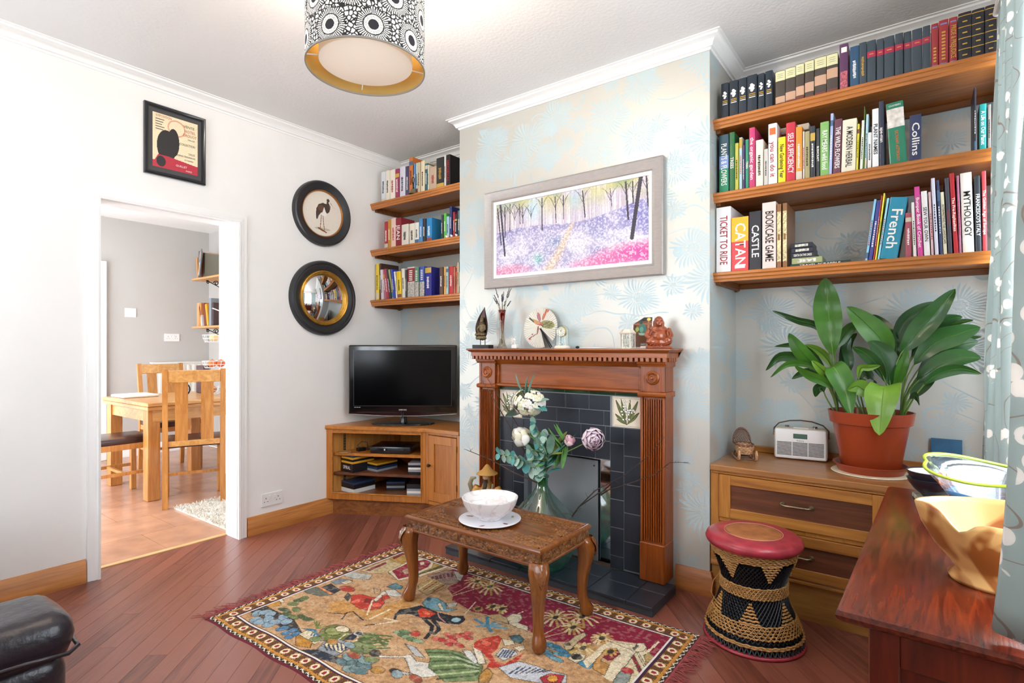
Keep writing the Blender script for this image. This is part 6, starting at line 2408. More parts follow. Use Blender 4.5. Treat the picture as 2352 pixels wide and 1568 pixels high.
def paper_fan():
 t = thing('paper_fan', 'round pleated paper fan painted with a peacock and blossom', 'fan', (1.655, 2.628, MZ))
 t.rotation_euler = (math.radians(-6), 0, 0)
 R, cx, cz = .117, 0., .120
 NA, NR = 200, 56
 cv = Canvas(NA, NR, '#e2ddd0')
 A0, A1 = math.radians(-42), math.radians(-72 + 360)
 an = A0 + (A1 - A0) * cv.X
 px, pz = (.008 + cv.Y * (R - .008)) * np.cos(an) / R, (.008 + cv.Y * (R - .008)) * np.sin(an) / R
 def el(a, b, ra, rb, col, rot=0.):
  c, s = math.cos(rot), math.sin(rot)
  dx, dz = px - a, pz - b
  cv.put(((dx * c + dz * s) / ra) ** 2 + ((-dx * s + dz * c) / rb) ** 2 < 1, col)
 el(.42, .16, .42, .20, '#8a8a2a', -.18)
 for i in range(46):
  a_, b_ = random.uniform(.05, .80), random.uniform(.0, .30)
  if ((a_ - .42) / .38) ** 2 + ((b_ - .16) / .17) ** 2 < 1:
   el(a_, b_, .035, .028, '#3c3a18')
 el(-.12, .24, .26, .10, '#b8402a', -.3)
 el(-.30, .32, .28, .09, '#c98a34', -.35)
 el(-.55, .42, .20, .05, '#3a3030', -.6)
 el(-.12, .55, .10, .24, '#a85a66', .35)
 el(.22, .66, .08, .30, '#c4562e', -.4)
 el(.34, .84, .12, .08, '#c4562e', .5)
 el(-.14, -.12, .05, .22, '#8a3a2a', -.1)
 el(-.42, -.42, .30, .03, '#7a4030', .5)
 el(-.58, -.55, .07, .05, '#b8282c')
 el(-.45, -.32, .05, .04, '#b8282c')
 cv.put((np.abs(((cv.X * 50) % 1) - .5) < .14) & (cv.Y > .1), '#b9b4a8', .55)  # shade of the pleats painted as grey radial lines
 cv.fuzz(3, .05)
 def fn(U, V):
  a = A0 + (A1 - A0) * U
  r = .008 + V * (R - .008)
  pl = .0032 * V * (np.abs(((U * 50) % 1) - .5) * 4 - 1)
  return cx + r * np.cos(a), U * 0 - .004 + pl, cz + r * np.sin(a)
 sheet('pleated_paper', cv, fn, vcol('fan_print_pleat_shade', .8), t)
 bm = B()
 d = Vector((.087, 0, -.115)).normalized()
 for s in (-1, 1):
  q = Vector((d.z, 0, -d.x)) * .005 * s
  tube(bm, [Vector((0, -.008, cz)) + q * .4, Vector((0, -.008, cz)) + d * .143 + q], [.0042, .0065], 6, flat=.5)
 obj('handle', bm, mat('lacquer_black', '#1c1718', .25, coat=.5), t)
 bm = B()
 ball(bm, (0, -.008, cz), .008, 10, 8)
 obj('rivet', bm, mat('pale_rivet', '#d9d3c8', .3, metal=.5), t)
paper_fan()
def spiky_star():
 t = thing('star_tealight', 'small white tealight block with a spiky star ornament', 'ornament', (1.518, 2.575, MZ))
 obj('block', box(-.018, .018, -.014, .014, 0, .022, .003), wht, t)
 bm = B()
 rg = random.Random(2)
 for i in range(30):
  v = Vector((rg.gauss(0, 1), rg.gauss(0, 1), rg.gauss(0, 1))).normalized()
  tube(bm, [Vector((-.006, 0, .05)) + v * .005, Vector((-.006, 0, .05)) + v * .034], [.0016, .0003], 4)
 ball(bm, (-.006, 0, .05), .008, 8, 6)
 tube(bm, [(0, 0, .02), (-.006, 0, .046)], .002, 5)
 obj('star', bm, mat('frosted_white', '#f3eeea', .4), t)
spiky_star()
def dome_clock():
 t = thing('dome_clock', 'small white anniversary clock under a clear glass dome', 'clock', (1.832, 2.590, MZ))
 iv = mat('ivory_enamel', '#ece4d4', .25, coat=.4)
 bm = B()
 lathe(bm, [(0, 0), (.046, 0), (.047, .006), (.042, .012), (.038, .016), (0, .016)], 36)
 obj('base', bm, iv, t, smooth=True)
 for s in (-1, 1):
  bm = B()
  lathe(bm, [(.004, .016), (.0028, .022), (.0028, .066), (.004, .070), (0, .071)], 12, c=(s * .021, 0, 0))
  obj('column', bm, iv, t, smooth=True)
 bm = B()
 lathe(bm, [(0, .008), (.027, .008), (.030, .004), (.030, -.008), (0, -.008)], 32, M=Matrix.Translation((0, -.004, .093)) @ TOY)
 obj('dial_case', bm, mat('pale_gold', '#cbb678', .3, metal=.6), t, smooth=True)
 bm = B()
 lathe(bm, [(0, .001), (.026, .001), (.026, 0)], 32, M=Matrix.Translation((0, -.012, .093)) @ TOY)
 d = obj('dial', bm, iv, t)
 for k, s in enumerate(('XII', 'I', 'II', 'III', 'IIII', 'V', 'VI', 'VII', 'VIII', 'IX', 'X', 'XI')):
  a = PI / 2 - k * PI / 6
  text(s, .0075, (.0205 * math.cos(a), -.0135, .093 + .0205 * math.sin(a)), ink, d, name='numeral')
 for ln, a in ((.012, 2.0), (.017, 1.15)):
  bm = B()
  tube(bm, [(0, -.0138, .093), (ln * math.cos(a), -.0138, .093 + ln * math.sin(a))], .0007, 4)
  obj('hand', bm, ink, d)
 bm = B()
 for k in range(4):
  a = k * PI / 2
  ball(bm, (.012 * math.cos(a), .012 * math.sin(a), .026), .0055, 10, 8)
 tube(bm, [(0, 0, .026), (0, 0, .085)], .0007, 4)
 obj('pendulum', bm, mat('chrome', '#d9dadc', .1, metal=1.), t, smooth=True)
 bm = B()
 lathe(bm, [(.0385, .016), (.0385, .10)] + [(.0385 * math.cos(a), .10 + .032 * math.sin(a)) for a in np.linspace(.2, PI / 2, 8)], 36)
 obj('glass_dome', bm, glass, t, smooth='all')
dome_clock()
t = thing('quill_pen', 'white quill pen lying on the mantel shelf', 'pen', (1.985, 2.585, MZ))
bm = B()
tube(bm, [(-.04, 0, .004), (.05, .004, .004), (.12, .01, .005)], [.002, .0035, .001], 6)
obj('shaft', bm, wht, t)
bm = B()
ball(bm, (-.052, 0, .007), (.012, .007, .007), 10, 8)
obj('dark_tip', bm, ink, t)
def photo_print():
 t = thing('photo_card', 'white bordered photograph of a green statue leaning on wall', 'photograph', (2.268, 2.662, MZ))
 t.rotation_euler = (math.radians(-7), 0, math.radians(-4))
 obj('card', box(-.062, .062, -.001, .001, 0, .172), wht, t)
 cv = Canvas(50, 72, '#6a3c24')
 cv.put(np.abs(cv.X - .1) < .06, '#3c2014')
 cv.put(np.abs(cv.X - .8) < .05, '#a0683c')
 cv.put(cv.Y > .88, '#2c1c14')
 cv.put(np.abs(cv.Y - .78) < .03, '#8f5a34')
 cv.ell(.2, .93, .10, .05, '#e6d25a')
 cv.ell(.82, .93, .10, .05, '#e6d25a')
 cv.ell(.42, .84, .09, .07, '#20403c')
 cv.ell(.50, .62, .20, .16, '#2f6a5c')
 cv.ell(.46, .58, .10, .10, '#5a9a86')
 cv.ell(.22, .60, .10, .08, '#8a9a3c')
 cv.poly([(.3, .48), (.75, .46), (.7, .38), (.35, .40)], '#9cc0b4')
 sheet('photo', cv, lambda U, V: (-.053 + U * .106, U * 0 - .0014, .008 + V * .155), vcol('photo_print', .25, coat=.3), t)
photo_print()
def lantern():
 t = thing('openwork_lantern', 'small white filigree tealight lantern on the mantel', 'lantern', (2.232, 2.575, MZ), math.radians(12))
 m = mat('cream_metal', '#ddd2c2', .4, metal=.2)
 bm = B()
 lathe(bm, [(0, 0), (.040, 0), (.040, .004), (0, .004)], 6)
 obj('base', bm, m, t)
 bm = B()
 lathe(bm, [(.041, .074), (.043, .080), (.030, .094), (.028, .098), (0, .098)], 6)
 obj('roof', bm, m, t)
 for k in range(6):
  a = k * PI / 3
  bm = B()
  tube(bm, [(.037 * math.cos(a), .037 * math.sin(a), .003), (.037 * math.cos(a), .037 * math.sin(a), .077)], .0022, 6)
  obj('post', bm, m, t)
  p, q = Vector((.036 * math.cos(a), .036 * math.sin(a), 0)), Vector((.036 * math.cos(a + PI / 3), .036 * math.sin(a + PI / 3), 0))
  bm = B()
  rg = random.Random(k)
  for c in range(7):
   cc = p.lerp(q, rg.uniform(.2, .8)) + Vector((0, 0, rg.uniform(.014, .066)))
   e = (q - p).normalized()
   rr = rg.uniform(.005, .010)
   tube(bm, [cc + e * rr * math.cos(x) * (1 - x / 14) + Vector((0, 0, rr * math.sin(x) * (1 - x / 14))) for x in np.linspace(0, 7.5, 14)], .0011, 4)
  obj('filigree', bm, m, t)
 bm = B()
 lathe(bm, [(.034, .006), (.034, .074)], 6)
 obj('glass_lining', bm, glass, t)
lantern()
t = thing('perfume_vial', 'tiny clear glass vial beside the wooden figure', 'vial', (2.306, 2.60, MZ))
bm = B()
tube(bm, [(-.012, 0, .02), (.016, 0, .02)], .009, 12)
obj('glass_tube', bm, glass, t, smooth=True)
obj('foot', box(-.014, .018, -.008, .008, 0, .012, .002), wht, t)
def wooden_buddha():
 t = thing('laughing_statue', 'reddish carved wooden laughing seated figure with round belly', 'statue', (2.392, 2.585, MZ), math.radians(28))
 m = wood('carved_redwood', '#7a3418', '#a8532c', 'z', .25, coat=.4, scale=3)
 bm = B()
 bx(bm, -.062, .062, -.038, .036, 0, .012, .004)
 ball(bm, (0, -.004, .030), (.062, .040, .024))
 ball(bm, (-.038, -.022, .034), (.026, .020, .018))
 ball(bm, (.042, -.018, .042), (.022, .020, .026))
 ball(bm, (0, -.012, .060), (.040, .036, .034))
 ball(bm, (0, .006, .088), (.046, .030, .030))
 ball(bm, (0, .008, .070), (.056, .030, .044))
 ball(bm, (0, -.004, .132), (.0235, .0245, .028))
 ball(bm, (0, -.012, .118), (.021, .018, .014))
 for s in (-1, 1):
  ball(bm, (s * .0235, .002, .124), (.0045, .007, .014))
  tube(bm, [(s * .044, .004, .094), (s * .058, -.012, .064), (s * .044, -.034, .050)], [.016, .014, .010], 10)
  ball(bm, (s * .012, -.026, .125), (.007, .004, .006))
 ball(bm, (0, -.028, .128), (.0042, .005, .006))
 body = fuse(obj('body', bm, m, t), .0024, 3)
 bm = B()
 tube(bm, [(-.012, -.0290, .117), (0, -.0312, .112), (.012, -.0290, .117)], [.0008, .0018, .0008], 5)
 for s in (-1, 1):
  tube(bm, [(s * .014, -.0255, .136), (s * .009, -.0278, .138), (s * .004, -.0275, .136)], .0009, 4)
 obj('face_lines', bm, mat('carved_shadow_line', '#3c180c', .5), t)
 bm = B()
 tube(bm, [(-.046, -.012, .098), (-.020, -.034, .082), (.010, -.042, .066), (.040, -.032, .054)], [.003, .004, .004, .003], 6)
 tube(bm, [(.046, -.004, .100), (.038, -.030, .076), (.042, -.034, .054)], .004, 6)
 for i in range(5):
  tube(bm, [(-.05 + i * .016, -.034 - .004 * (i % 2), .012), (-.040 + i * .018, -.038, .022), (-.020 + i * .018, -.036, .030)], .0022, 5)
 obj('robe_folds', bm, m, t, smooth='all')
wooden_buddha()
# ------------------------------------------------------------------ hearth: demijohn and arrangement, fisherman
JX, JY, JZ = 1.815, 2.415, .045
def demijohn():
 t = thing('demijohn', 'large round green glass demijohn standing on the hearth', 'vase', (JX, JY, JZ))
 pr = [(.0, .018), (.06, .010), (.105, .0), (.125, .010), (.150, .045), (.172, .095), (.182, .15), (.178, .20), (.160, .255), (.128, .305), (.085, .350), (.052, .385), (.036, .410), (.0305, .425), (.030, .462), (.036, .466), (.037, .474), (.033, .478)]
 m = thin('sea_green_glass', '#ffffff', ((.0, '#3fae98'), (.15, '#c9e9e2'), (.30, '#e4f4f0'), (.45, '#7cc8b4')), .4, haze=.16)
 bm = B()
 lathe(bm, pr, 56)
 obj('glass_body', bm, m, t, smooth='all')
demijohn()
N_ = Vector((JX, JY, JZ + .47))
def blade(bm, pts, wd, side, steps=10, start=0., fold=.25, tipw=.9):
 """Pointed leaf blade along a curve; side is the rough direction across it."""
 P = [Vector(p) for p in pts]
 n = len(P) - 1
 def cr(u):
  k = min(int(u * n), n - 1)
  f = u * n - k
  a, b, c, d = P[max(k - 1, 0)], P[k], P[k + 1], P[min(k + 2, n)]
  return .5 * ((2 * b) + (c - a) * f + (2 * a - 5 * b + 4 * c - d) * f * f + (3 * b - a - 3 * c + d) * f ** 3)
 rows = []
 for i in range(steps + 1):
  u = start + (1 - start) * i / steps
  c = cr(u)
  tg = (cr(min(u + .02, 1)) - cr(max(u - .02, 0))).normalized()
  s = side - tg * side.dot(tg)
  if s.length < 1e-4:
   s = tg.cross(Vector((0, 0, 1)))
  s.normalize()
  nn = tg.cross(s)
  v = i / steps
  hw = wd / 2 * (math.sin(PI * v ** tipw) ** .8 + .03)
  rows.append([bm.verts.new(c + s * hw * k - nn * abs(k) * hw * fold) for k in (-1, -.5, 0, .5, 1)])
 for a, b in zip(rows[:-1], rows[1:]):
  for i in range(4):
   bm.faces.new((a[i], b[i], b[i + 1], a[i + 1]))
 return cr
grn = mat('fresh_green_leaf', '#5f8f4a', .5, var=.25, vscale=30)
sage = mat('sage_leaf', '#7fa593', .6, var=.2, vscale=30)
teal = mat('teal_leaf', '#4f9490', .55, var=.25, vscale=25)
stem_m = mat('green_stem', '#7f9a52', .6)
def spray(name, label, head, kind, mid=None, rg=None):
 """One stem of the arrangement, from inside the demijohn to its head."""
 t = thing(name, label, 'flower', (JX, JY, JZ), group=None)
 hd = Vector(head) - Vector((JX, JY, JZ))
 nk = Vector((rg.uniform(-.016, .016), rg.uniform(-.016, .016), .47))
 pts = [(-hd.x * .12, -hd.y * .1, .10), tuple(nk), tuple(nk.lerp(hd, .5) + Vector((0, 0, .03))), tuple(hd)]
 bm = B()
 tube(bm, pts, [.0035, .003, .0028, .0022], 7)
 obj('stem', bm, stem_m, t, smooth='all')
 return t, hd, [Vector(p) for p in pts]
def arrangement():
 rg = random.Random(21)
 V = Vector
 # hydrangea
 t, h, p = spray('hydrangea_stem', 'cream hydrangea head with blush petals in the demijohn', (1.735, 2.40, .905), 0, rg=rg)
 for i in range(150):
  d = V((rg.gauss(0, 1), rg.gauss(0, 1), rg.gauss(0, .85))).normalized()
  c = h + V((d.x * .098, d.y * .066, d.z * .070))
  bm = B()
  a = d.cross(V((0, 0, 1)))
  if a.length < .1:
   a = V((1, 0, 0))
  a.normalize()
  b = d.cross(a)
  for k in range(4):
   th = k * PI / 2 + rg.random()
   u = a * math.cos(th) + b * math.sin(th)
   blade(bm, [c, c + u * .011 + d * .004, c + u * .019 + d * .002], .018, d.cross(u), 4, fold=.1, tipw=.7)
  f = obj('floret', bm, (mat('cream_petal', '#efe9cf', .6), mat('white_petal', '#f5f1e8', .6), mat('lime_petal', '#dfe3b0', .6), mat('blush_petal', '#e8c9cc', .6))[(0, 1, 1, 0, 2, 0, 1, 3 if d.x < -.2 and d.z < .2 else 0)[i % 8]], t)
 for (dx, dz, wd, m) in ((-.05, .13, .05, sage), (.045, .135, .06, sage), (-.09, .03, .055, sage), (.10, -.03, .06, teal), (-.10, -.07, .07, sage), (.01, .12, .05, sage), (.11, .02, .05, sage)):
  bm = B()
  blade(bm, [h + V((dx * .2, .0, dz * .2)), h + V((dx * .75, -.02, dz * .7)), h + V((dx * 1.35, -.02, dz * 1.2))], wd, V((dz, -.3, -dx)))
  obj('leaf', bm, m, t, smooth='all')
 def peony(t, c, R, m1, m2, n, ax):
  for i in range(n):
   lv = i / n
   ph = lv * 1.45
   az = i * 2.4
   a1 = ax.cross(V((0, 0, 1))).normalized()
   a2 = ax.cross(a1)
   out = (a1 * math.cos(az) + a2 * math.sin(az))
   d = (ax * math.cos(ph) + out * math.sin(ph)).normalized()
   bm = B()
   base = c - ax * R * .5 + out * R * .10
   blade(bm, [base, base + d * R * .55 + out * R * .25, c + d * R * .95, c + d * R * .95 + ax * R * .30 - out * R * .12], R * 1.05, d.cross(out) if d.cross(out).length > .05 else a2, 7, fold=-.22, tipw=.62)
   obj('petal', bm, m1 if i % 3 else m2, t, smooth='all')
 # peony
 t, h, p = spray('peony_stem', 'large pale pink peony in the demijohn', (2.125, 2.41, .745), 0, rg=rg)
 peony(t, h, .060, mat('pale_pink_petal', '#f3e4ec', .55), mat('pinker_petal', '#e6cede', .55), 30, V((.55, -.75, .1)).normalized())
 # rose bud
 t, h, p = spray('rose_stem', 'small pink rosebud with green leaves in the demijohn', (1.995, 2.40, .722), 0, rg=rg)
 peony(t, h, .032, mat('rose_petal', '#eccdd0', .55), mat('rose_petal_dark', '#dba9b4', .55), 16, V((-.1, -.5, .85)).normalized())
 for i in range(9):
  b = p[2].lerp(h, rg.uniform(.35, .95))
  d = V((rg.uniform(-.07, .06), rg.uniform(-.05, .0), rg.choice((-.075, -.06, .055, .07))))
  bm = B()
  blade(bm, [b, b + d * .7, b + d * 1.4], .034, V((d.z, -.4, -d.x)))
  obj('leaf', bm, grn, t, smooth='all')
 # white rose
 t, h, p = spray('white_rose_stem', 'white rose below the hydrangea in the demijohn', (1.715, 2.38, .715), 0, rg=rg)
 peony(t, h, .058, mat('white_petal', '#f5f1e8', .6), mat('cream_petal', '#efe9cf', .6), 18, V((-.4, -.6, .6)).normalized())
 # eucalyptus
 for k, (hd, cnt, lb) in enumerate((((1.565, 2.36, .615), 9, 'eucalyptus sprig reaching towards the figurine'), ((1.795, 2.36, .80), 15, 'eucalyptus sprig standing under the hydrangea'), ((1.86, 2.37, .74), 15, 'grey-green eucalyptus sprig in the middle of the demijohn'), ((1.775, 2.35, .665), 10, 'lowest eucalyptus sprig over the demijohn neck'))):
  t, h, p = spray('eucalyptus_sprig', lb, hd, 0, rg=rg)
  for i in range(cnt):
   u = .15 + .85 * i / (cnt - 1)
   b = p[1].lerp(p[2], u * 2) if u < .5 else p[2].lerp(p[3], u * 2 - 1)
   for s in (-1, 1):
    d = V((rg.uniform(-.4, .4), rg.uniform(-.8, .1), s)).normalized()
    r_ = rg.uniform(.024, .036) * (1 - .35 * u)
    bm = B()
    blade(bm, [b, b + d * r_, b + d * r_ * 1.9], r_ * 1.75, d.cross(V((rg.uniform(-.3, .3), -1, 0))), 6, fold=.08, tipw=.75)
    obj('leaf', bm, (sage, mat('pale_sage_leaf', '#a3bdae', .6), teal)[(i + k) % 3], t, smooth='all')
 # broad leaves round the neck
 t, h, p = spray('foliage_stem', 'broad green and teal leaves around the demijohn neck', (1.88, 2.40, .66), 0, rg=rg)
 for i in range(26):
  a = rg.uniform(0, 2 * PI)
  b = p[1].lerp(h, rg.uniform(.0, .9))
  d = V((math.cos(a) * .11, math.sin(a) * .05 - .01, rg.uniform(-.02, .11)))
  bm = B()
  blade(bm, [b, b + d * .6 + V((0, 0, .015)), b + d * 1.2], rg.uniform(.040, .062), V((-math.sin(a), math.cos(a), .2)))
  obj('leaf', bm, (grn, teal, sage, mat('olive_leaf', '#7f8a3c', .55))[i % 4], t, smooth='all')
 # bare twigs
 bark = mat('twig_bark', '#4a372f', .8, var=.3, vscale=60)
 for k, (pts, lb) in enumerate(((((1.94, 2.40, .36), (2.06, 2.40, .45), (2.24, 2.39, .56), (2.38, 2.38, .68), (2.475, 2.38, .785)), 'thick twig rising towards the fireplace leg'),
        (((1.92, 2.39, .34), (2.08, 2.39, .44), (2.28, 2.38, .53), (2.42, 2.37, .60), (2.50, 2.36, .67), (2.60, 2.36, .69)), 'long low twig reaching past the fireplace'),
        (((1.80, 2.41, .5), (1.66, 2.40, .70), (1.56, 2.39, .84), (1.475, 2.39, .95), (1.42, 2.38, 1.02)), 'tall twig leaning to the carved roundel'),
        (((1.80, 2.42, .5), (1.69, 2.42, .72), (1.58, 2.41, .87), (1.50, 2.40, .96), (1.46, 2.39, 1.03)), 'second tall twig leaning behind the flowers'),
        (((1.80, 2.40, .48), (1.65, 2.38, .52), (1.51, 2.37, .57), (1.38, 2.36, .60), (1.32, 2.35, .615)), 'low twig above the figurine hat'))):
  t = thing('bare_twig', lb, 'twig', (JX, JY, JZ))
  o = V((JX, JY, JZ))
  q = [V(x) for x in pts]
  if pts[0][0] > 1.85:
   q = [V((1.74, 2.585, .048)), V((1.86, 2.58, .22)), V((1.95, 2.57, .34))] + [V((a, 2.55 - .035 * i, c)) for i, (a, b, c) in enumerate(pts[1:])]
  bm = B()
  tube(bm, [x - o for x in q], [.0045 - .0035 * i / (len(q) - 1) for i in range(len(q))], 6)
  for i in range(1, len(q) - 1):
   for s in range(3):
    b = q[i].lerp(q[i + 1], rg.random()) - o
    tube(bm, [b, b + V((rg.uniform(-.02, .03), rg.uniform(-.01, .01), rg.uniform(-.02, .03)))], [.0012, .0006], 4)
  obj('branch', bm, bark, t)
arrangement()
def fisherman():
 t = thing('fisherman_figurine', 'ochre glazed old fisherman figurine in wide straw hat on hearth', 'figurine', (1.405, 2.455, .045), math.radians(20))
 oc = mat('ochre_glaze', '#b5833a', .3, coat=.5, var=.25, vscale=18)
 bm = B()
 tube(bm, [(0, 0, 0), (0, 0, .10), (0, 0, .22), (0, 0, .31), (0, 0, .375)], [.075, .068, .060, .066, .03], 18, flat=.7)
 for s in (-1, 1):
  tube(bm, [(s * .055, 0, .345), (s * .085, -.012, .29), (s * .055, -.045, .25)], [.026, .026, .018], 10)
 ball(bm, (0, -.006, .405), (.026, .028, .034))
 fuse(obj('robed_body', bm, oc, t), .005, 4)
 bm = B()
 lathe(bm, [(0, .478), (.012, .470), (.030, .445), (.062, .424), (.064, .420), (.030, .432), (0, .436)], 24)
 obj('straw_hat', bm, mat('straw', '#b98a45', .7, bump=.4, bscale=120), t, smooth='all')
 bm = B()
 ball(bm, (0, -.022, .402), (.019, .014, .022), 12, 10)
 f = obj('face', bm, mat('glazed_skin', '#b98a66', .4), t, smooth='all')
 bm = B()
 tube(bm, [(0, -.034, .392), (.004, -.048, .36), (-.004, -.050, .325), (.0, -.050, .30)], [.010, .013, .009, .002], 8)
 tube(bm, [(-.012, -.034, .396), (-.018, -.040, .375)], .003, 5)
 tube(bm, [(.012, -.034, .396), (.018, -.040, .375)], .003, 5)
 obj('beard', bm, mat('dark_beard', '#3a2a1c', .6), t, smooth='all')
 bm = B()
 tube(bm, [(.045, -.03, .37), (.040, -.052, .31), (.02, -.058, .25)], .006, 6)
 obj('strap', bm, mat('grey_glaze', '#8f8468', .4), t, smooth='all')
 bm = B()
 tube(bm, [(-.085, -.01, .30), (-.100, -.02, .36), (-.085, -.025, .395), (-.06, -.03, .40)], [.012, .014, .012, .006], 8)
 obj('fish', bm, mat('grey_glaze', '#8f8468', .4), t, smooth='all')
fisherman()
# ------------------------------------------------------------------ bowl and platter on the coffee table
def marble():
 m, nt, b = newmat('white_marble')
 tc = nd(nt, 'ShaderNodeTexCoord')
 n = nd(nt, 'ShaderNodeTexNoise')
 n.inputs['Scale'].default_value = 9
 n.inputs['Detail'].default_value = 5
 n.inputs['Distortion'].default_value = 1.6
 nt.links.new(tc.outputs['Object'], n.inputs['Vector'])
 r = nd(nt, 'ShaderNodeValToRGB')
 r.color_ramp.elements[0].position = .455
 r.color_ramp.elements[0].color = hexl('#eae6e6')
 r.color_ramp.elements[1].position = .5
 r.color_ramp.elements[1].color = hexl('#d6cac6')
 e = r.color_ramp.elements.new(.535)
 e.color = hexl('#eeebea')
 nt.links.new(n.outputs['Fac'], r.inputs[0])
 nt.links.new(r.outputs[0], b.inputs['Base Color'])
 b.inputs['Roughness'].default_value = .18
 return m
t = thing('platter', 'flat round white ceramic platter with printed motifs under the marble bowl', 'plate', (1.850, 1.932, .4145))
bm = B()
lathe(bm, [(0, 0), (.125, 0), (.140, .004), (.1425, .007), (.138, .008), (.12, .006), (0, .006)], 56)
pl = obj('disc', bm, mat('white_ceramic', '#eceaf0', .2, coat=.3), t, smooth=True)
for (x, y, r_, col) in ((.04, -.105, .016, '#9a7a66'), (-.095, -.03, .02, '#a8604c'), (.105, -.02, .014, '#6a2c34'), (.07, .08, .015, '#8a8a5a')):
 bm = B()
 lathe(bm, [(0, .0066), (r_, .0066), (r_, .006)], 5, c=(0, 0, 0), M=Matrix.Translation((x, y, 0)) @ Matrix.Rotation(x * 30, 4, 'Z') @ Matrix.Diagonal((1, .45, 1, 1)))
 obj('motif', bm, mat('motif_' + col[1:], col, .4), t)
t = thing('marble_bowl', 'white veined marble bowl standing on the platter', 'bowl', (1.850, 1.932, .421))
bm = B()
o_ = [(0, 0), (.052, 0), (.056, .004), (.054, .009), (.078, .020), (.104, .042), (.120, .068), (.128, .094), (.129, .099)]
lathe(bm, o_ + [(.125, .099), (.121, .086), (.112, .064), (.092, .040), (.060, .022), (0, .016)], 56)
obj('bowl_body', bm, marble(), t, smooth='all')
LEAVES = [([(-.123,.0,.23),(-.145,.0,.518),(-.164,.0,.737),(-.177,.0,.887)],.118),
([(-.123,.0,.23),(-.157,.019,.503),(-.203,.031,.651),(-.305,.041,.695),(-.415,.05,.746)],.036),
([(-.123,.0,.23),(-.152,-.027,.389),(-.226,-.043,.489),(-.283,-.057,.562),(-.32,-.07,.628)],.071),
([(-.074,.0,.23),(-.139,.027,.503),(-.115,.043,.598),(-.079,.057,.653),(-.052,.07,.671)],.05),
([(.088,.0,.23),(.069,.0,.451),(.05,.0,.576),(-.014,.0,.667),(-.09,.0,.748)],.1),
([(.088,.0,.23),(.088,.034,.478),(.082,.055,.576),(.052,.074,.654),(.004,.09,.713)],.057),
([(-.123,.0,.23),(-.153,-.019,.359),(-.241,-.031,.488),(-.359,-.041,.517),(-.424,-.05,.448)],.05),
([(-.123,.0,.23),(-.144,-.038,.347),(-.211,-.062,.468),(-.318,-.082,.484),(-.393,-.1,.417)],.034),
([(-.123,.0,.23),(-.15,.011,.372),(-.215,.018,.51),(-.302,.025,.569),(-.401,.03,.566)],.034),
([(-.074,.0,.23),(-.148,-.004,.359),(-.199,-.006,.415),(-.257,-.008,.443),(-.317,-.01,.408)],.043),
([(-.123,.0,.23),(-.137,-.049,.348),(-.17,-.08,.402),(-.23,-.106,.433),(-.284,-.13,.475)],.044),
([(-.074,.0,.23),(-.138,-.034,.375),(-.161,-.055,.433),(-.19,-.074,.469),(-.219,-.09,.501)],.044),
([(-.123,.0,.23),(-.15,-.042,.418),(-.135,-.068,.47),(-.093,-.09,.388),(-.065,-.11,.266)],.096),
([(-.123,.0,.23),(-.138,.023,.416),(-.172,.037,.503),(-.219,.049,.551),(-.274,.06,.573)],.039),
([(-.014,.0,.23),(-.038,-.042,.38),(-.033,-.068,.465),(.003,-.09,.473),(.043,-.11,.483)],.031),
([(-.014,.0,.23),(.003,-.049,.341),(-.015,-.08,.37),(-.042,-.106,.391),(-.075,-.13,.374)],.068),
([(-.014,.0,.23),(.041,-.07,.345),(.057,-.114,.395),(.051,-.151,.325),(.043,-.185,.194)],.132),
([(.088,.0,.23),(.068,-.027,.37),(.034,-.043,.473),(-.016,-.057,.534),(-.062,-.07,.562)],.054),
([(.088,.0,.23),(.078,-.011,.356),(.067,-.018,.452),(.045,-.025,.534),(.002,-.03,.589)],.096),
([(.088,.0,.23),(.094,-.015,.48),(.16,-.025,.602),(.228,-.033,.699),(.296,-.04,.802)],.089),
([(.088,.0,.23),(.081,.034,.451),(.109,.055,.638),(.17,.074,.717),(.241,.09,.759)],.061),
([(.11,.0,.23),(.127,.011,.453),(.197,.018,.609),(.256,.025,.671),(.322,.03,.689)],.061),
([(.11,.0,.23),(.133,-.011,.427),(.218,-.018,.568),(.3,-.025,.613),(.375,-.03,.642)],.089),
([(.11,.0,.23),(.138,.027,.48),(.235,.043,.629),(.298,.057,.664),(.36,.07,.676)],.032),
([(.11,.0,.23),(.144,-.019,.374),(.223,-.031,.467),(.304,-.041,.517),(.376,-.05,.518)],.082),
([(.11,.0,.23),(.138,.015,.371),(.235,.025,.522),(.307,.033,.568),(.373,.04,.586)],.075),
([(.11,.0,.23),(.171,-.034,.369),(.233,-.055,.445),(.307,-.074,.473),(.374,-.09,.456)],.047),
([(.11,.0,.23),(.137,.038,.39),(.241,.062,.562),(.32,.082,.595),(.389,.1,.606)],.03),
([(.11,.0,.23),(.133,-.034,.32),(.16,-.055,.357),(.173,-.074,.346),(.178,-.09,.318)],.031),
([(.11,.0,.23),(.138,-.004,.318),(.171,-.006,.374),(.208,-.008,.422),(.239,-.01,.45)],.057),
([(.088,.0,.23),(.089,-.038,.345),(.106,-.062,.428),(.123,-.082,.496),(.137,-.1,.552)],.039),
([(-.014,.0,.23),(-.084,.038,.359),(-.104,.062,.474),(-.094,.082,.576),(-.058,.1,.628)],.05),
([(-.014,.0,.23),(-.052,.019,.348),(-.022,.031,.434),(.007,.041,.42),(.018,.05,.384)],.057),
([(.088,.0,.23),(.089,.011,.383),(.094,.018,.479),(.096,.025,.541),(.097,.03,.589)],.064),
([(-.123,.0,.23),(-.174,.0,.328),(-.187,.0,.371),(-.209,.0,.363),(-.218,.0,.326)],.043),
([(-.074,.0,.23),(-.101,.027,.374),(-.084,.043,.489),(-.098,.057,.562),(-.08,.07,.606)],.043)]
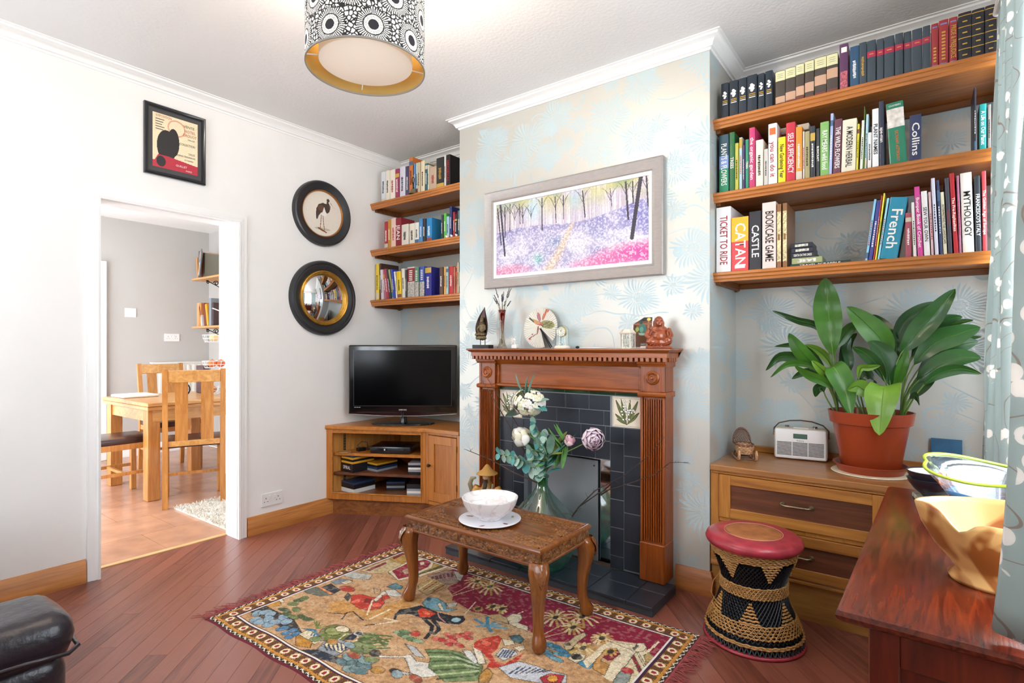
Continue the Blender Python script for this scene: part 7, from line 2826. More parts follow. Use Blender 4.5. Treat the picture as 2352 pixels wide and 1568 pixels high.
# ------------------------------------------------------------------ plant and things on the drawer unit
def plant():
 PX, PY = 3.245, 2.93
 tm = mat('cream_mat', '#dccbb0', .8, bump=.3, bscale=150)
 t = thing('round_mat', 'cream woven round mat under the plant saucer', 'mat', (PX, PY - .01, .640))
 bm = B()
 lathe(bm, [(0, 0), (.150, 0), (.153, .002), (.150, .005), (0, .005)], 48)
 obj('woven_disc', bm, tm, t, smooth=True)
 terr = mat('terracotta_plastic', '#9c3d1e', .32, coat=.2)
 t = thing('plant_saucer', 'terracotta plastic saucer under the plant pot', 'saucer', (PX, PY, .645))
 bm = B()
 lathe(bm, [(0, 0), (.125, 0), (.140, .030), (.146, .032), (.146, .036), (.138, .034), (.123, .006), (0, .006)], 48)
 obj('dish', bm, terr, t, smooth=True)
 t = thing('potted_plant', 'broad leaved green aspidistra in a terracotta coloured plastic pot', 'plant', (PX, PY, .640))
 bm = B()
 lathe(bm, [(0, .011), (.108, .011), (.112, .016), (.146, .218), (.158, .222), (.165, .268), (.166, .275), (.160, .275), (.154, .232), (.140, .222), (.136, .2), (0, .2)], 56)
 obj('pot', bm, terr, t, smooth=True)
 bm = B()
 lathe(bm, [(0, .236), (.08, .238), (.142, .230)], 32)
 for v in bm.verts:
  v.co.z += .006 * noise.noise(v.co * 40)
 obj('soil', bm, mat('potting_soil', '#3a2a1c', .95, var=.4, vscale=80), t, smooth='all')
 gm = [mat('aspidistra_dark', '#234a1c', .32, var=.3, vscale=9, coat=.15), mat('aspidistra_mid', '#3f6f22', .32, var=.3, vscale=9, coat=.15), mat('aspidistra_bright', '#6f9a30', .32, var=.25, vscale=9, coat=.15)]
 bright = {0: 1, 2: 1, 10: 1, 11: 2, 13: 2, 14: 2, 15: 2, 16: 2, 12: 1, 7: 1, 30: 1, 3: 1, 4: 1}
 rg = random.Random(8)
 for i, (pts, wd) in enumerate(LEAVES):
  lf = empty_part('leaf', t)
  P = [Vector(p) for p in pts]
  bm = B()
  # lateral direction: across the leaf, roughly in the picture plane with a twist
  tg = (P[-1] - P[1]).normalized()
  side = Vector((tg.z, rg.uniform(-.35, .35), -tg.x))
  cr = blade(bm, P, wd, side, 16, start=.34, fold=.20 + rg.uniform(-.1, .1), tipw=.85)
  for v in bm.verts:
   v.co.y += .006 * math.sin(v.co.z * 40 + i)
  obj('leaf_blade', bm, gm[bright.get(i, 0)], lf, smooth='all')
  bm = B()
  q = [cr(u) for u in np.linspace(0, .40, 7)]
  q[0] = Vector((q[0].x, q[0].y, .235))
  tube(bm, q, [.0042, .004, .0036, .0032, .003, .003, .002], 6)
  obj('leaf_stalk', bm, mat('leaf_stalk', '#5f7a34', .5), lf, smooth='all')
  bm = B()
  tube(bm, [cr(u) + Vector((0, -.0006, 0)) for u in np.linspace(.36, .97, 14)], [.0015] * 13 + [.0004], 4)
  for v in bm.verts:
   v.co.y += .006 * math.sin(v.co.z * 40 + i)
  obj('midrib', bm, mat('pale_midrib', '#7fa04a', .5) if i in (0, 16, 12) else mat('green_midrib', '#3f6526', .5), lf)
 for i in range(10):
  a = rg.uniform(0, 6.28)
  r_ = rg.uniform(.05, .13)
  bm = B()
  tube(bm, [(r_ * math.cos(a), r_ * math.sin(a), .23), (r_ * math.cos(a) * 1.02, r_ * math.sin(a), .27), (r_ * math.cos(a) * 1.06, r_ * math.sin(a), .30)], [.006, .004, .001], 6)
  obj('dry_sheath', bm, mat('dry_sheath', '#a8876a', .8), t)
plant()
def radio():
 t = thing('portable_radio', 'white portable radio with brown leather handle on the drawers', 'radio', (2.945, 3.062, .640), math.radians(6))
 wt = mat('radio_white', '#ece8e6', .3, coat=.15)
 W_, D_, H_ = .118, .045, .155
 obj('case', box(-W_, W_, -D_, D_, .004, H_, .014, 3), mat('radio_beige_edge', '#d9cdb4', .4), t, smooth=True)
 obj('front_panel', box(-W_ + .004, W_ - .004, -D_ - .005, -D_ + .01, .006, H_ - .002, .008, 3), wt, t, smooth=True)
 obj('display', box(-.031, .031, -D_ - .0060, -D_ - .004, .108, .132, .001), mat('lcd_green_grey', '#4f6a60', .2), t)
 text('Roberts', .010, (0, -D_ - .0058, .098), ink, t, name='brand_lettering')
 g = mat('grille_slot', '#23211f', .7)
 for c in range(3):
  x0 = -.104 + c * .070
  for r_ in range(11):
   obj('grille_slot', box(x0, x0 + .066, -D_ - .0056, -D_ - .003, .024 + r_ * .0062, .0272 + r_ * .0062), g, t)
 for x in (-.060, .062):
  bm = B()
  lathe(bm, [(.012, H_ - .001), (.012, H_ + .010), (.010, H_ + .012), (0, H_ + .012)], 20, c=(x, 0, 0))
  obj('knob', bm, mat('chrome', '#d9dadc', .1, metal=1.), t, smooth=True)
 obj('button_strip', box(-.035, .035, -.010, .010, H_ - .001, H_ + .003, .001), wt, t)
 bm = B()
 pts = [(-W_ - .003, 0, .125), (-W_ - .003, 0, .150), (-W_ + .020, 0, .176), (-.05, 0, .190), (.0, 0, .194), (.05, 0, .190), (W_ - .020, 0, .174), (W_ + .004, 0, .148), (W_ + .005, 0, .110)]
 n = len(pts)
 tube(bm, pts, .0125, 8, flat=.24)
 obj('handle', bm, mat('brown_leather', '#5a3322', .5), t, smooth=True)
 for s in (-1, 1):
  bm = B()
  ball(bm, (s * (W_ + .006), 0, .118), .005, 8, 6)
  obj('stud', bm, gold, t)
radio()
def sleigh():
 t = thing('wicker_sleigh', 'miniature brown wicker sleigh at the end of the drawers', 'ornament', (2.715, 2.90, .640), math.radians(26))
 cane = mat('brown_cane', '#6f4630', .5, var=.2, vscale=50)
 pale_ = mat('pale_cane', '#c79a72', .5, var=.2, vscale=50)
 for s in (-1, 1):
  bm = B()
  y = s * .040
  tube(bm, [(y, .085, .012), (y, .06, .006), (y, 0, .005), (y, -.06, .005), (y, -.082, .014), (y, -.090, .034), (y, -.078, .052), (y, -.062, .046), (y, -.062, .028), (y, -.074, .016)], .0042, 8)
  obj('runner', bm, pale_, t, smooth=True)
  for yy in (-.05, .0, .05):
   bm = B()
   tube(bm, [(y, yy, .006), (y * .85, yy, .032)], .003, 6)
   obj('strut', bm, cane, t)
 for yy in (-.055, .045):
  bm = B()
  tube(bm, [(-.040, yy, .008), (.040, yy, .008)], .003, 6)
  obj('cross_bar', bm, cane, t)
 # woven tub
 bm = B()
 n = 26
 loop = lambda f, z: [((.030 + f * .008) * math.cos(2 * PI * i / n) * 1.1, (.048 + f * .012) * math.sin(2 * PI * i / n), z) for i in range(n)]
 for k in range(5):
  q = [(x * (1 + .05 * (1 if (i + k) % 2 else -1)), y * (1 + .05 * (1 if (i + k) % 2 else -1)), z) for i, (x, y, z) in enumerate(loop(k / 4, .034 + k * .009))]
  tube(bm, q, .0052 if k < 4 else .0035, 6, loop=True)
 lathe(bm, [(0, .033), (.030, .034)], 20, M=Matrix.Diagonal((1.1, 1.6, 1, 1)))
 o = obj('woven_tub', bm, pale_, t)
 bm = B()
 tube(bm, loop(1.1, .074), .004, 6, loop=True)
 obj('rim', bm, cane, t, smooth=True)
 # high lattice back hood
 bm = B()
 hoop = [(.042 * math.cos(a), .052 + .012 * math.sin(a), .074 + .072 * math.sin(a)) for a in np.linspace(0, PI, 18)]
 tube(bm, [(.042, .0, .072)] + hoop + [(-.042, .0, .072)], .0042, 6)
 obj('hood_hoop', bm, cane, t, smooth=True)
 bm = B()
 P = lambda u, v: Vector((.042 * u * math.sqrt(max(0, 1 - .75 * v * v)), .056 + .010 * v, .074 + .070 * v))
 for k in range(-5, 6):
  for s in (-1, 1):
   pts = [P(k / 5 + s * (v - .5) * .9, v) for v in np.linspace(0, .97, 8) if abs(k / 5 + s * (v - .5) * .9) <= 1]
   if len(pts) > 1:
    tube(bm, pts, .0013, 4)
 obj('hood_lattice', bm, cane, t)['kind'] = 'stuff'
sleigh()
t = thing('blue_card', 'blue seascape card leaning on wall near the curtain', 'card', (3.52, 3.115, .640))
t.rotation_euler = (math.radians(-8), 0, 0)
obj('card_sheet', box(-.055, .055, -.001, .001, 0, .150), mat('deep_blue_print', '#235a80', .5, var=.2, vscale=20), t)
bm = B()
prism(bm, [(-.055, .03), (-.02, .038), (0, .052), (.02, .040), (.055, .034), (.055, .0), (-.055, 0)], -.0016, -.0012, 'xz')
obj('island_print', bm, mat('dark_sea_print', '#16303c', .5), t)
# ------------------------------------------------------------------ bowls on the sideboard
def side_bowls():
 t = thing('wooden_bowl', 'pale turned wooden bowl with torn rim on the sideboard', 'bowl', (3.535, 1.385, .7505))
 m, nt, b = newmat('spalted_wood')
 tc = nd(nt, 'ShaderNodeTexCoord')
 n = nd(nt, 'ShaderNodeTexNoise')
 n.inputs['Scale'].default_value = 5
 n.inputs['Distortion'].default_value = 2.2
 nt.links.new(tc.outputs['Object'], n.inputs['Vector'])
 r = nd(nt, 'ShaderNodeValToRGB')
 r.color_ramp.elements[0].position = .44
 r.color_ramp.elements[0].color = hexl('#9a5a26')
 r.color_ramp.elements[1].position = .52
 r.color_ramp.elements[1].color = hexl('#d9a868')
 nt.links.new(n.outputs['Fac'], r.inputs[0])
 nt.links.new(r.outputs[0], b.inputs['Base Color'])
 b.inputs['Roughness'].default_value = .35
 bm = B()
 N = 64
 prof = [(0, .0), (.066, .0), (.070, .008), (.058, .022), (.066, .034), (.092, .066), (.112, .102), (.1165, .116), (.119, .124), (.122, .136)]
 inn = [(.116, .136), (.113, .124), (.1105, .116), (.106, .102), (.086, .068), (.05, .042), (0, .036)]
 lathe(bm, prof + inn, N)
 for v in bm.verts:
  if v.co.z > .103:
   a = math.atan2(v.co.y, v.co.x)
   k = (v.co.z - .102) / .034
   v.co.z += k * (.003 * math.sin(a * 2 + .5) + .012 * math.exp(-((a + 2.6) / .35) ** 2) - .024 * math.exp(-((a + 2.05) / .16) ** 2))
   v.co.x *= 1 + .03 * k * math.exp(-((a + 2.6) / .4) ** 2)
   v.co.y *= 1 + .03 * k * math.exp(-((a + 2.6) / .4) ** 2)
 obj('turned_body', bm, m, t, smooth='all')
 t = thing('glass_bowl', 'clear art glass bowl with lime rim and red streaks', 'bowl', (3.585, 1.765, .7505))
 bm = B()
 P = [(.0, .0), (.05, .0), (.058, .006), (.085, .05), (.115, .100), (.145, .150)]
 lathe(bm, P + [(.139, .150), (.110, .103), (.080, .055), (.05, .012), (0, .010)], 56)
 def warp(bm):
  for v in bm.verts:
   a = math.atan2(v.co.y, v.co.x)
   k = max(0, v.co.z / .15) ** 1.5
   v.co.z += k * .014 * math.cos(2 * (a - 2.6))
   f = 1 + .13 * k * math.exp(-((abs(a) - 2.75) / .4) ** 2)
   v.co.x *= f
   v.co.y *= f
  return bm
 obj('glass_body', warp(bm), thin('art_glass', '#eef4fb', refl=.6), t, smooth='all')
 bm = B()
 tube(bm, [(.142 * math.cos(2 * PI * i / 56), .142 * math.sin(2 * PI * i / 56), .150) for i in range(56)], .0042, 8, loop=True)
 obj('lime_rim', warp(bm), mat('lime_glass', '#a8c23a', .12, coat=.5), t, smooth='all')
 for (a0, z0, z1, col, nm) in ((-2.5, .045, .085, '#c81e24', 'red_streak'), (-1.2, .10, .12, '#e0702e', 'orange_streak'), (2.2, .09, .12, '#e0702e', 'orange_streak'), (-2.9, .09, .11, '#5a9ad6', 'blue_streak')):
  bm = B()
  rows = []
  for i in range(13):
   u = i / 12
   a = a0 + u * 1.1
   zc = z0 + (z1 - z0) * u * .5
   hw = .014 * math.sin(PI * u) + .001
   rows.append([bm.verts.new(((.058 + (z - .006) * .60 + .0012) * math.cos(a), (.058 + (z - .006) * .60 + .0012) * math.sin(a), z)) for z in (zc - hw, zc + hw)])
  for p, q in zip(rows[:-1], rows[1:]):
   bm.faces.new((p[0], q[0], q[1], p[1]))
  o = obj(nm, warp(bm), mat('glass_' + nm, col, .15, coat=.5), t, smooth='all')
  o.modifiers.new('thickness', 'SOLIDIFY').thickness = .0012
 t = thing('patterned_coaster', 'small square patterned coaster under the dark bowls', 'coaster', (3.452, 2.02, .7505), math.radians(10))
 obj('tile_slab', box(-.042, .042, -.042, .042, 0, .012, .002), mat('zebra_pattern', '#a8a598', .4, var=.6, vscale=60), t)
 blk = mat('black_lacquer_bowl', '#22202a', .3, coat=.3)
 for k, lb in enumerate(('lower small dark bowl of the nested pair on the coaster', 'upper small dark bowl of the nested pair with pale inside')):
  t = thing('small_bowl', lb, 'bowl', (3.452, 2.02, .7625 + k * .0215), group='dark bowls on the coaster')
  bm = B()
  lathe(bm, [(0, .0), (.022, 0), (.026, .004), (.044, .020), (.058, .040), (.062, .052)], 36)
  lathe(bm, [(.0625, .052), (.0605, .0535), (.0585, .050)], 36)
  obj('bowl_shell', bm, blk, t, smooth='all')
  bm = B()
  lathe(bm, [(.060, .0515), (.055, .040), (.041, .022), (.024, .008), (0, .006)], 36)
  obj('inner_glaze', bm, mat('cream_glaze', '#d9d0bc', .3), t, smooth='all')
side_bowls()
BOOKS = {
'R1': '''2.639;.036;.181;1f2a36;;g;black volume with white emblem;0;E
2.677;.042;.182;1f2a36;;g;black volume with white emblem;0;E
2.72;.04;.182;1f2a36;;g;black volume with white emblem;0;E
2.761;.045;.182;1f2a36;;g;black volume with white emblem;0;E
2.807;.031;.18;1f2a36;;g;black volume with white emblem;0;E
2.84;.033;.182;1f2a36;;g;black volume with white emblem;0;E
2.885;.042;.165;4a4038;;k;cream topped volume with painted spine;0;P
2.927;.044;.168;4a4038;;k;cream topped volume with painted spine;0;P
2.971;.035;.171;4a4038;;k;cream topped volume with painted spine;0;P
3.007;.038;.175;4a4038;;k;cream topped volume with painted spine;0;P
3.045;.048;.179;4a4038;;k;cream topped volume with painted spine;0;P
3.093;.044;.179;4a4038;;k;cream topped volume with painted spine;0;P
3.142;.034;.206;5b3558;;r;purple red volume;0;N
3.182;.034;.181;2c5070;;;plain blue volume;0;
3.215;.028;.188;3a4650;;y;dark grey cloth volume;0;
3.243;.033;.187;3a4650;;y;dark grey cloth volume with red band;0;B
3.277;.027;.185;3a4650;;y;dark grey cloth volume with red band;0;B
3.304;.036;.184;3a4650;;y;dark grey cloth volume with red band;0;B
3.341;.029;.183;3a4650;;y;dark grey cloth volume with red band;0;B
3.37;.027;.183;3a4650;;y;dark grey cloth volume with red band;0;B
3.398;.035;.183;3a4650;;y;dark grey cloth volume with red band;0;B
3.433;.026;.183;3a4650;;y;dark grey cloth volume with red band;0;B
3.461;.024;.184;a03236;;y;red cloth volume;0;F
3.485;.031;.188;a03236;;y;red cloth volume;0;F
3.517;.027;.189;a03236;PRIDE & PREJUDICE;y;red cloth volume;0;F
3.545;.041;.194;26242a;;y;black volume with gold bands;0;G
3.586;.039;.194;26242a;;y;black volume with gold bands;0;G
3.625;.035;.193;26242a;;y;black volume with gold bands;0;G''',
'R2': '''2.631;.045;.288;2f4f5c;PLANTS & FLOWERS;w;tall navy and green garden;0;
2.677;.026;.294;2a6a3c;TREES;w;green;0;
2.704;.018;.235;b9b44a;;k;thin yellow green;0;
2.723;.016;.259;a9c4cc;;o;pale blue and orange;0;
2.74;.011;.218;4a3a6a;;w;thin purple;0;
2.752;.017;.242;2a8a6a;TREES;w;green and white;0;
2.77;.027;.292;c83a6e;the organic garden;w;pink garden;0;
2.798;.034;.228;e9dfcc;;k;cream;0;
2.834;.02;.178;c9c4bc;;k;grey beige;0;
2.855;.038;.289;f0eeea;you can do it;r;thick white;0;
2.896;.033;.218;eedc22;New Gardening Year;k;bright yellow;0;
2.93;.039;.276;c42a3c;SELF SUFFICIENCY;w;thick red;0;
2.97;.027;.249;e8902c;;w;orange;0;
2.998;.009;.224;d9d0d0;;r;thin white and red;0;
3.007;.021;.219;a39a6a;;k;khaki;0;
3.029;.021;.237;2a2e36;;w;black;0;
3.051;.016;.223;3c3c3c;BUSHCRAFT;w;black and white;0;
3.068;.035;.246;7fae62;RAY MEARS wild food;w;leaf green;0;
3.101;.013;.276;aab4dc;;w;tall lilac;1.5;
3.116;.031;.245;6a3a4c;THE WILD FLOWERS;w;maroon;1.6;
3.148;.054;.234;e6dfc8;A MODERN HERBAL;k;wide cream;1.5;
3.203;.009;.205;e0d23a;;k;thin yellow;1.7;
3.217;.012;.215;e6e4dc;;k;thin white;2.1;
3.23;.003;.273;8cc04a;;w;thin bright green;.8;
3.233;.01;.238;b4d4e2;;k;pale blue;1.9;
3.245;.015;.157;e4e2e0;;k;short white;.7;
3.262;.024;.253;eceaec;PLANT NAMES;k;tall white;0;
3.287;.02;.28;2a3044;ape-man;w;tall navy;-.4;
3.324;.06;.262;1f7a5c;DICTIONARY of ETYMOLOGY;o;thick green;-3.1;
3.39;.04;.194;2a3358;Collins;w;thick navy;0;
3.592;.008;.251;2a2a3c;;w;tall thin dark;0;
3.608;.022;.181;1f9a98;A Life on Our Planet;w;teal;0;
3.632;.011;.174;8a847e;;k;grey;0;''',
'R3': '''2.616;.071;.323;f0eeec;TICKET TO RIDE;r;tall white game box;0;X
2.689;.079;.263;d8474a;CATAN;w;red and yellow game box;0;XC
2.77;.054;.281;2a2a30;CASTLE;w;black game box;0;X
2.828;.061;.314;e6cfc6;BOOKCASE GAME;k;tall pink game box;0;X
2.891;.02;.298;8a5a34;;y;ornate brown;0;O
2.915;.02;.299;8a5a34;;y;ornate brown;0;O
3.236;.01;.262;8cc8e8;;r;leaning pale blue;7.2;
3.247;.016;.253;3a3c8a;;w;leaning navy;7.2;
3.264;.006;.274;c84a4a;;w;leaning thin red;6.2;
3.271;.007;.281;f0e040;SUPER PICSOU GEANT;k;leaning yellow;6.3;
3.279;.009;.26;9cd4ee;;r;second leaning pale blue;7.7;
3.289;.061;.255;1a86a4;French;w;leaning thick turquoise dictionary;8.3;
3.376;.022;.187;a84a5e;;w;rose red;0;
3.403;.012;.226;e6e2dc;;k;slim white;-2.0;
3.417;.019;.287;cc3a90;Bumper Book of Crochet;w;tall magenta;-2.4;
3.438;.021;.266;eeeaea;SEW YOUR OWN;k;white sewing;-2.4;
3.461;.01;.26;ecc8cc;;r;pale pink;-2.2;
3.473;.013;.313;dcdcec;;k;tall pale lilac;-2.4;
3.488;.011;.303;2f3f66;;w;thin navy;-2.3;
3.5;.013;.253;e9e2c4;INTERPRETING THE LANDSCAPE;k;cream;-2.5;
3.514;.015;.306;454450;Leonardo;r;dark grey;-2.2;
3.532;.016;.322;b8242c;The Pre-Raphaelites;w;tall red;-2.7;
3.548;.009;.309;b06a8a;;r;mauve;-1.7;
3.559;.036;.316;ebe6dc;MYTHOLOGY;k;thick white;-1.6;
3.597;.02;.297;2c3238;FRANCESCO'S ITALY;w;black;-1.0;
3.618;.015;.312;b83a40;The Golden Age of Europe;w;red;-.7;''',
'L1': '''.083;.051;.238;d4d8dc;;k;pale grey;0;
.137;.048;.238;e6ddcc;;k;cream;0;
.188;.06;.233;ece2d2;;r;wide cream;0;
.25;.045;.228;9a3458;;w;maroon;0;
.298;.06;.233;d9d6e4;;k;white and plum;0;
.36;.037;.228;443f66;;w;purple navy;0;
.398;.042;.284;c8702a;;k;tall orange;0;
.441;.015;.216;2c3448;;w;thin navy;0;
.457;.013;.229;5a8ac0;;w;thin blue;0;
.471;.023;.23;c4d0c4;;k;pale green;0;
.495;.026;.228;c9b898;;k;beige;0;
.524;.04;.232;e2d4b4;;k;tall cream;0;
.565;.029;.207;2f5f66;;w;teal;0;
.596;.013;.192;e2d8c0;;k;thin cream;0;
.61;.07;.172;c4aa90;;r;beige with oval;0;
.682;.075;.22;2c2c2c;;y;tall black;0;
.76;.018;.227;d9d9d4;;k;thin white;0;
.779;.039;.223;1f1c1c;MEDIEVAL;r;large black;0;''',
'L2': '''.122;.041;.211;b02838;;w;red;0;
.166;.032;.219;b8862c;;w;ochre;0;
.199;.055;.225;e6c4b4;;r;pink cream;0;
.256;.061;.218;8a2430;JEAN;w;dark red;0;
.321;.076;.159;dcd6c8;;k;white;0;
.404;.056;.156;e2dccc;;k;cream;0;
.462;.043;.156;e4e2d6;;k;second white;0;
.508;.036;.179;4a8ac0;;w;blue;0;
.546;.029;.173;2a2c34;;w;black;0;
.58;.056;.172;2a86c0;;w;bright blue;0;
.732;.017;.175;3a3c40;;w;thin black;0;
.752;.026;.182;5cb84a;;w;green;0;
.781;.027;.155;a4c8dc;;k;pale blue;0;
.81;.023;.221;2c3a78;;w;tall blue;0;
.839;.019;.179;b0283a;;w;narrow red;0;
.86;.024;.157;2a2426;;w;narrow black;0;
.886;.024;.181;4a6a6c;;w;grey green;0;''',
'L3': '''.026;.036;.282;e2c438;;k;yellow;0;
.066;.017;.285;4a3028;;w;dark brown album;0;
.086;.029;.234;d8d0d4;;k;grey white magazine;-2.7;
.119;.027;.231;b06a80;;w;plum magazine;-6.4;
.15;.029;.236;a83a50;;w;crimson magazine;-8.0;
.184;.02;.236;33302e;;w;black magazine;-9.6;
.208;.018;.231;aab068;;k;olive magazine;-11.0;
.229;.021;.227;3a4ab0;;w;blue magazine;-8.8;
.255;.018;.207;e2e2de;;k;white magazine;-7.4;
.279;.044;.205;ecc820;;k;bright yellow;-3.9;
.328;.034;.221;e2ddd0;;k;white;-2.8;
.365;.016;.21;3a3632;;w;thin black;-.8;
.384;.076;.226;dcd6cc;;r;wide white with red panel;0;
.464;.042;.216;5a8a6c;;w;green topped grey;0;
.508;.05;.22;3a54a8;;w;blue topped grey;0;
.568;.064;.21;2a2c88;;w;blue and grey photo;0;
.715;.035;.197;5c4234;;w;brown;0;
.753;.022;.196;dca050;;k;apricot;0;
.777;.024;.196;9cc4c8;;k;pale teal;0;
.804;.039;.196;bc2c30;;w;bright red;0;
.846;.013;.19;d08468;;k;salmon;0;
.862;.016;.193;cc5a34;;k;rust;0;
.88;.015;.219;d8c8a0;;k;tall beige;0;
.897;.017;.213;4a5660;;w;slate;0;''',
}
TCOL = dict(w=mat('spine_white', '#f0ece4', .6), k=mat('spine_black', '#2a2624', .6), r=mat('spine_red', '#a8323a', .6), g=wht, y=gilt, o=mat('spine_orange', '#d9703c', .6))
page = mat('book_pages', '#e6dcc4', .9, var=.08, vscale=200, stretch=(40, 1, 1))
SHELF = dict(R1=(SHZ[0], 'chimney on highest shelf above plant'), R2=(SHZ[1], 'chimney on middle shelf above plant'), R3=(SHZ[2], 'chimney on lowest shelf above plant'),
   L1=(SHZ[0], 'white wall on highest shelf above television'), L2=(SHZ[1], 'white wall on middle shelf above television'), L3=(SHZ[2], 'white wall on lowest shelf above television'))
def book_at(key, i, f, rg):
 x, w_, h, col, ttl, tc, desc, lean, opt = f
 x, w_, h, lean = float(x), float(w_), float(h), float(lean)
 z, ref = SHELF[key]
 w_ -= .0015
 noun = '' if any(k in desc for k in ('volume', 'box', 'magazine', 'album')) else ' book'
 bxd = 'X' in opt
 lb = '%s%s, %s from %s' % (desc, noun, ORD[i], ref)
 th = math.radians(lean)
 y = 2.766 + (rg.uniform(0, .008) if not bxd else 0)
 dep = min(max(.62 * h, .11) + rg.uniform(-.01, .02), (.345 if key[0] == 'R' else .255))
 t = thing('game_box' if bxd else 'book', lb, 'box' if bxd else 'book', (x, y, z + max(0, math.sin(th) * w_)), group='books on the ' + ref.split(' on ')[1])
 t.rotation_euler = (0, th, 0)
 m = mat('cover_' + col, '#' + col, .45, coat=.15)
 if bxd:
  obj('carton', box(0, w_, 0, .25, 0, h, .0015), m, t)
 else:
  bm = B()
  c = min(.002, w_ * .22)
  hw = w_ / 2
  arc = [(hw - hw * math.cos(a), -.0030 * math.sin(a)) for a in np.linspace(0, PI, 7)]
  prism(bm, arc + [(w_, .004), (0, .004)], 0, h)
  bx(bm, 0, c, .003, dep, 0, h)
  bx(bm, w_ - c, w_, .003, dep, 0, h)
  obj('cover', bm, m, t)
  obj('pages', box(c, w_ - c, .004, dep - .004, .003, h - .004), page, t)
 fy = -.0036 if not bxd else -.0006
 def patch(nm, z0, z1, mm, a=.04, b=.96):
  if bxd:
   return obj(nm, box(w_ * a, w_ * b, fy, .001, z0, z1), mm, t)
  hw = w_ / 2
  bm = B()
  arc = [(hw - hw * math.cos(q), -.0034 * math.sin(q) - .0003) for q in np.linspace(PI * a, PI * b, 7)]
  prism(bm, arc + [(arc[-1][0], .002), (arc[0][0], .002)], z0, z1)
  return obj(nm, bm, mm, t)
 tm = TCOL.get(tc, wht)
 if 'E' in opt:
  bm = B()
  for k in range(5):
   ball(bm, (w_ * (.5 + .16 * math.sin(k * 2.4)), fy + .0006, h * (.60 + .035 * k)), (w_ * .17, .001, w_ * .17), 8, 5)
  obj('emblem', bm, wht, t)
  for k in range(3):
   patch('gold_line', h * (.50 - k * .045), h * (.52 - k * .045), gilt if k < 2 else wht, .3, .75)
 elif 'P' in opt:
  patch('cream_label', h * .72, h * .985, mat('cream_label', '#ddd8a8', .6))
  for k in range(3):
   patch('label_line', h * (.80 + k * .05), h * (.808 + k * .05), TCOL['k'], .3, .7)
  n = i - 6
  z0 = (.04, .10, .16, .20, .30, .40)[n]
  patch('painted_band', h * z0, h * (z0 + .24), mat('painted_peach', '#c9a084', .6), .05, .95)
  patch('painted_foot', 0.002, h * (.10 + .02 * (n % 3)), mat('painted_umber', ('#7a4038', '#8a8078')[n % 2], .6), .05, .95)
 elif 'B' in opt:
  patch('red_band', h * .62, h * .75, mat('red_label', '#b02c4c', .5), .02, .98)
  patch('title_line', h * .68, h * .70, gilt, .35, .68)
 elif 'G' in opt:
  for k in range(5):
   patch('gold_band', h * (.03 + k * .225), h * (.045 + k * .225), gilt, .02, .98)
  for k in range(4):
   patch('gold_diamond', h * (.13 + k * .225), h * (.155 + k * .225), gilt, .38, .62)
 elif 'F' in opt:
  if not ttl:
   for k in range(9 if i % 2 else 5):
    patch('gilt_mark', h * (.16 + k * .07), h * (.195 + k * .07), gilt, .36, .62)
  for k in (.06, .90):
   patch('blue_motif', h * k, h * (k + .03), mat('blue_foil', '#7a82b0', .4), .25, .75)
 elif 'N' in opt:
  patch('ornament', h * .06, h * .42, mat('red_tracery', '#b8606a', .5, var=.6, vscale=160), .2, .8)
  patch('title_block', h * .82, h * .93, TCOL['w'], .3, .75)
 elif 'O' in opt:
  patch('lattice', h * .10, h * .88, mat('ornate_lattice', '#d6c494', .5, var=.55, vscale=170), .15, .85)
  for k in (.02, .44, .88):
   patch('brown_plate', h * k, h * (k + .09), m, .3, .7)
 elif 'C' in opt:
  patch('yellow_panel', h * .55, h * .998, mat('yellow_panel', '#eab52e', .5), .0, 1.)
  patch('line_art', h * .06, h * .12, wht, .2, .8)
 elif 'topped grey' in desc or 'red panel' in desc:
  patch('title_panel', h * .52, h * .96, mat('panel_red', '#8a2c34', .5) if 'red' in desc else m)
  patch('photo_print', .002, h * (.5 if 'red' not in desc else .5), mat('grey_photo_print', '#b4b0a8', .6, var=.5, vscale=120), .0, 1.)
  for k in range(6):
   patch('title_mark', h * (.56 + k * .06), h * (.59 + k * .06), wht, .35, .65)
 elif ttl == '':
  if i % 3 == 0:
   z0 = rg.choice((.03, .05, .72, .80))
   patch('spine_print', h * z0, h * (z0 + rg.uniform(.08, .18)), mat('spine_tint_%d' % (i % 4), ('#cfc4b0', '#8a4a4a', '#4a6a8a', '#c9a24a')[i % 4], .6), .06, .94)
  z0 = rg.uniform(.22, .32)
  bm = B()
  while z0 < .66:
   dz = rg.uniform(.012, .034)
   bx(bm, w_ * rg.uniform(.30, .38), w_ * rg.uniform(.60, .68), fy - .0004, fy + .002, h * z0, h * (z0 + dz))
   z0 += dz + .012
  obj('title_marks', bm, tm, t)['kind'] = 'stuff'
 if desc.startswith('tall navy and green'):
  patch('green_panel', .002, h * .42, mat('green_panel', '#2f8a62', .5))
  patch('blue_panel', h * .42, h * .64, mat('lilac_blue_panel', '#7f96c8', .5))
 if desc == 'thick white' and key == 'R2':
  patch('orange_square', h * .82, h * .93, TCOL['o'], .25, .75)
 if 'thick green' in desc:
  patch('engraving_panel', h * .60, h * .90, mat('engraving_panel', '#ddd5cc', .6, var=.3, vscale=50), .0, 1.)
  text('CHAMBERS', .010, (w_ / 2, fy - .0016, h * .945), wht, t, width=w_ * .8)
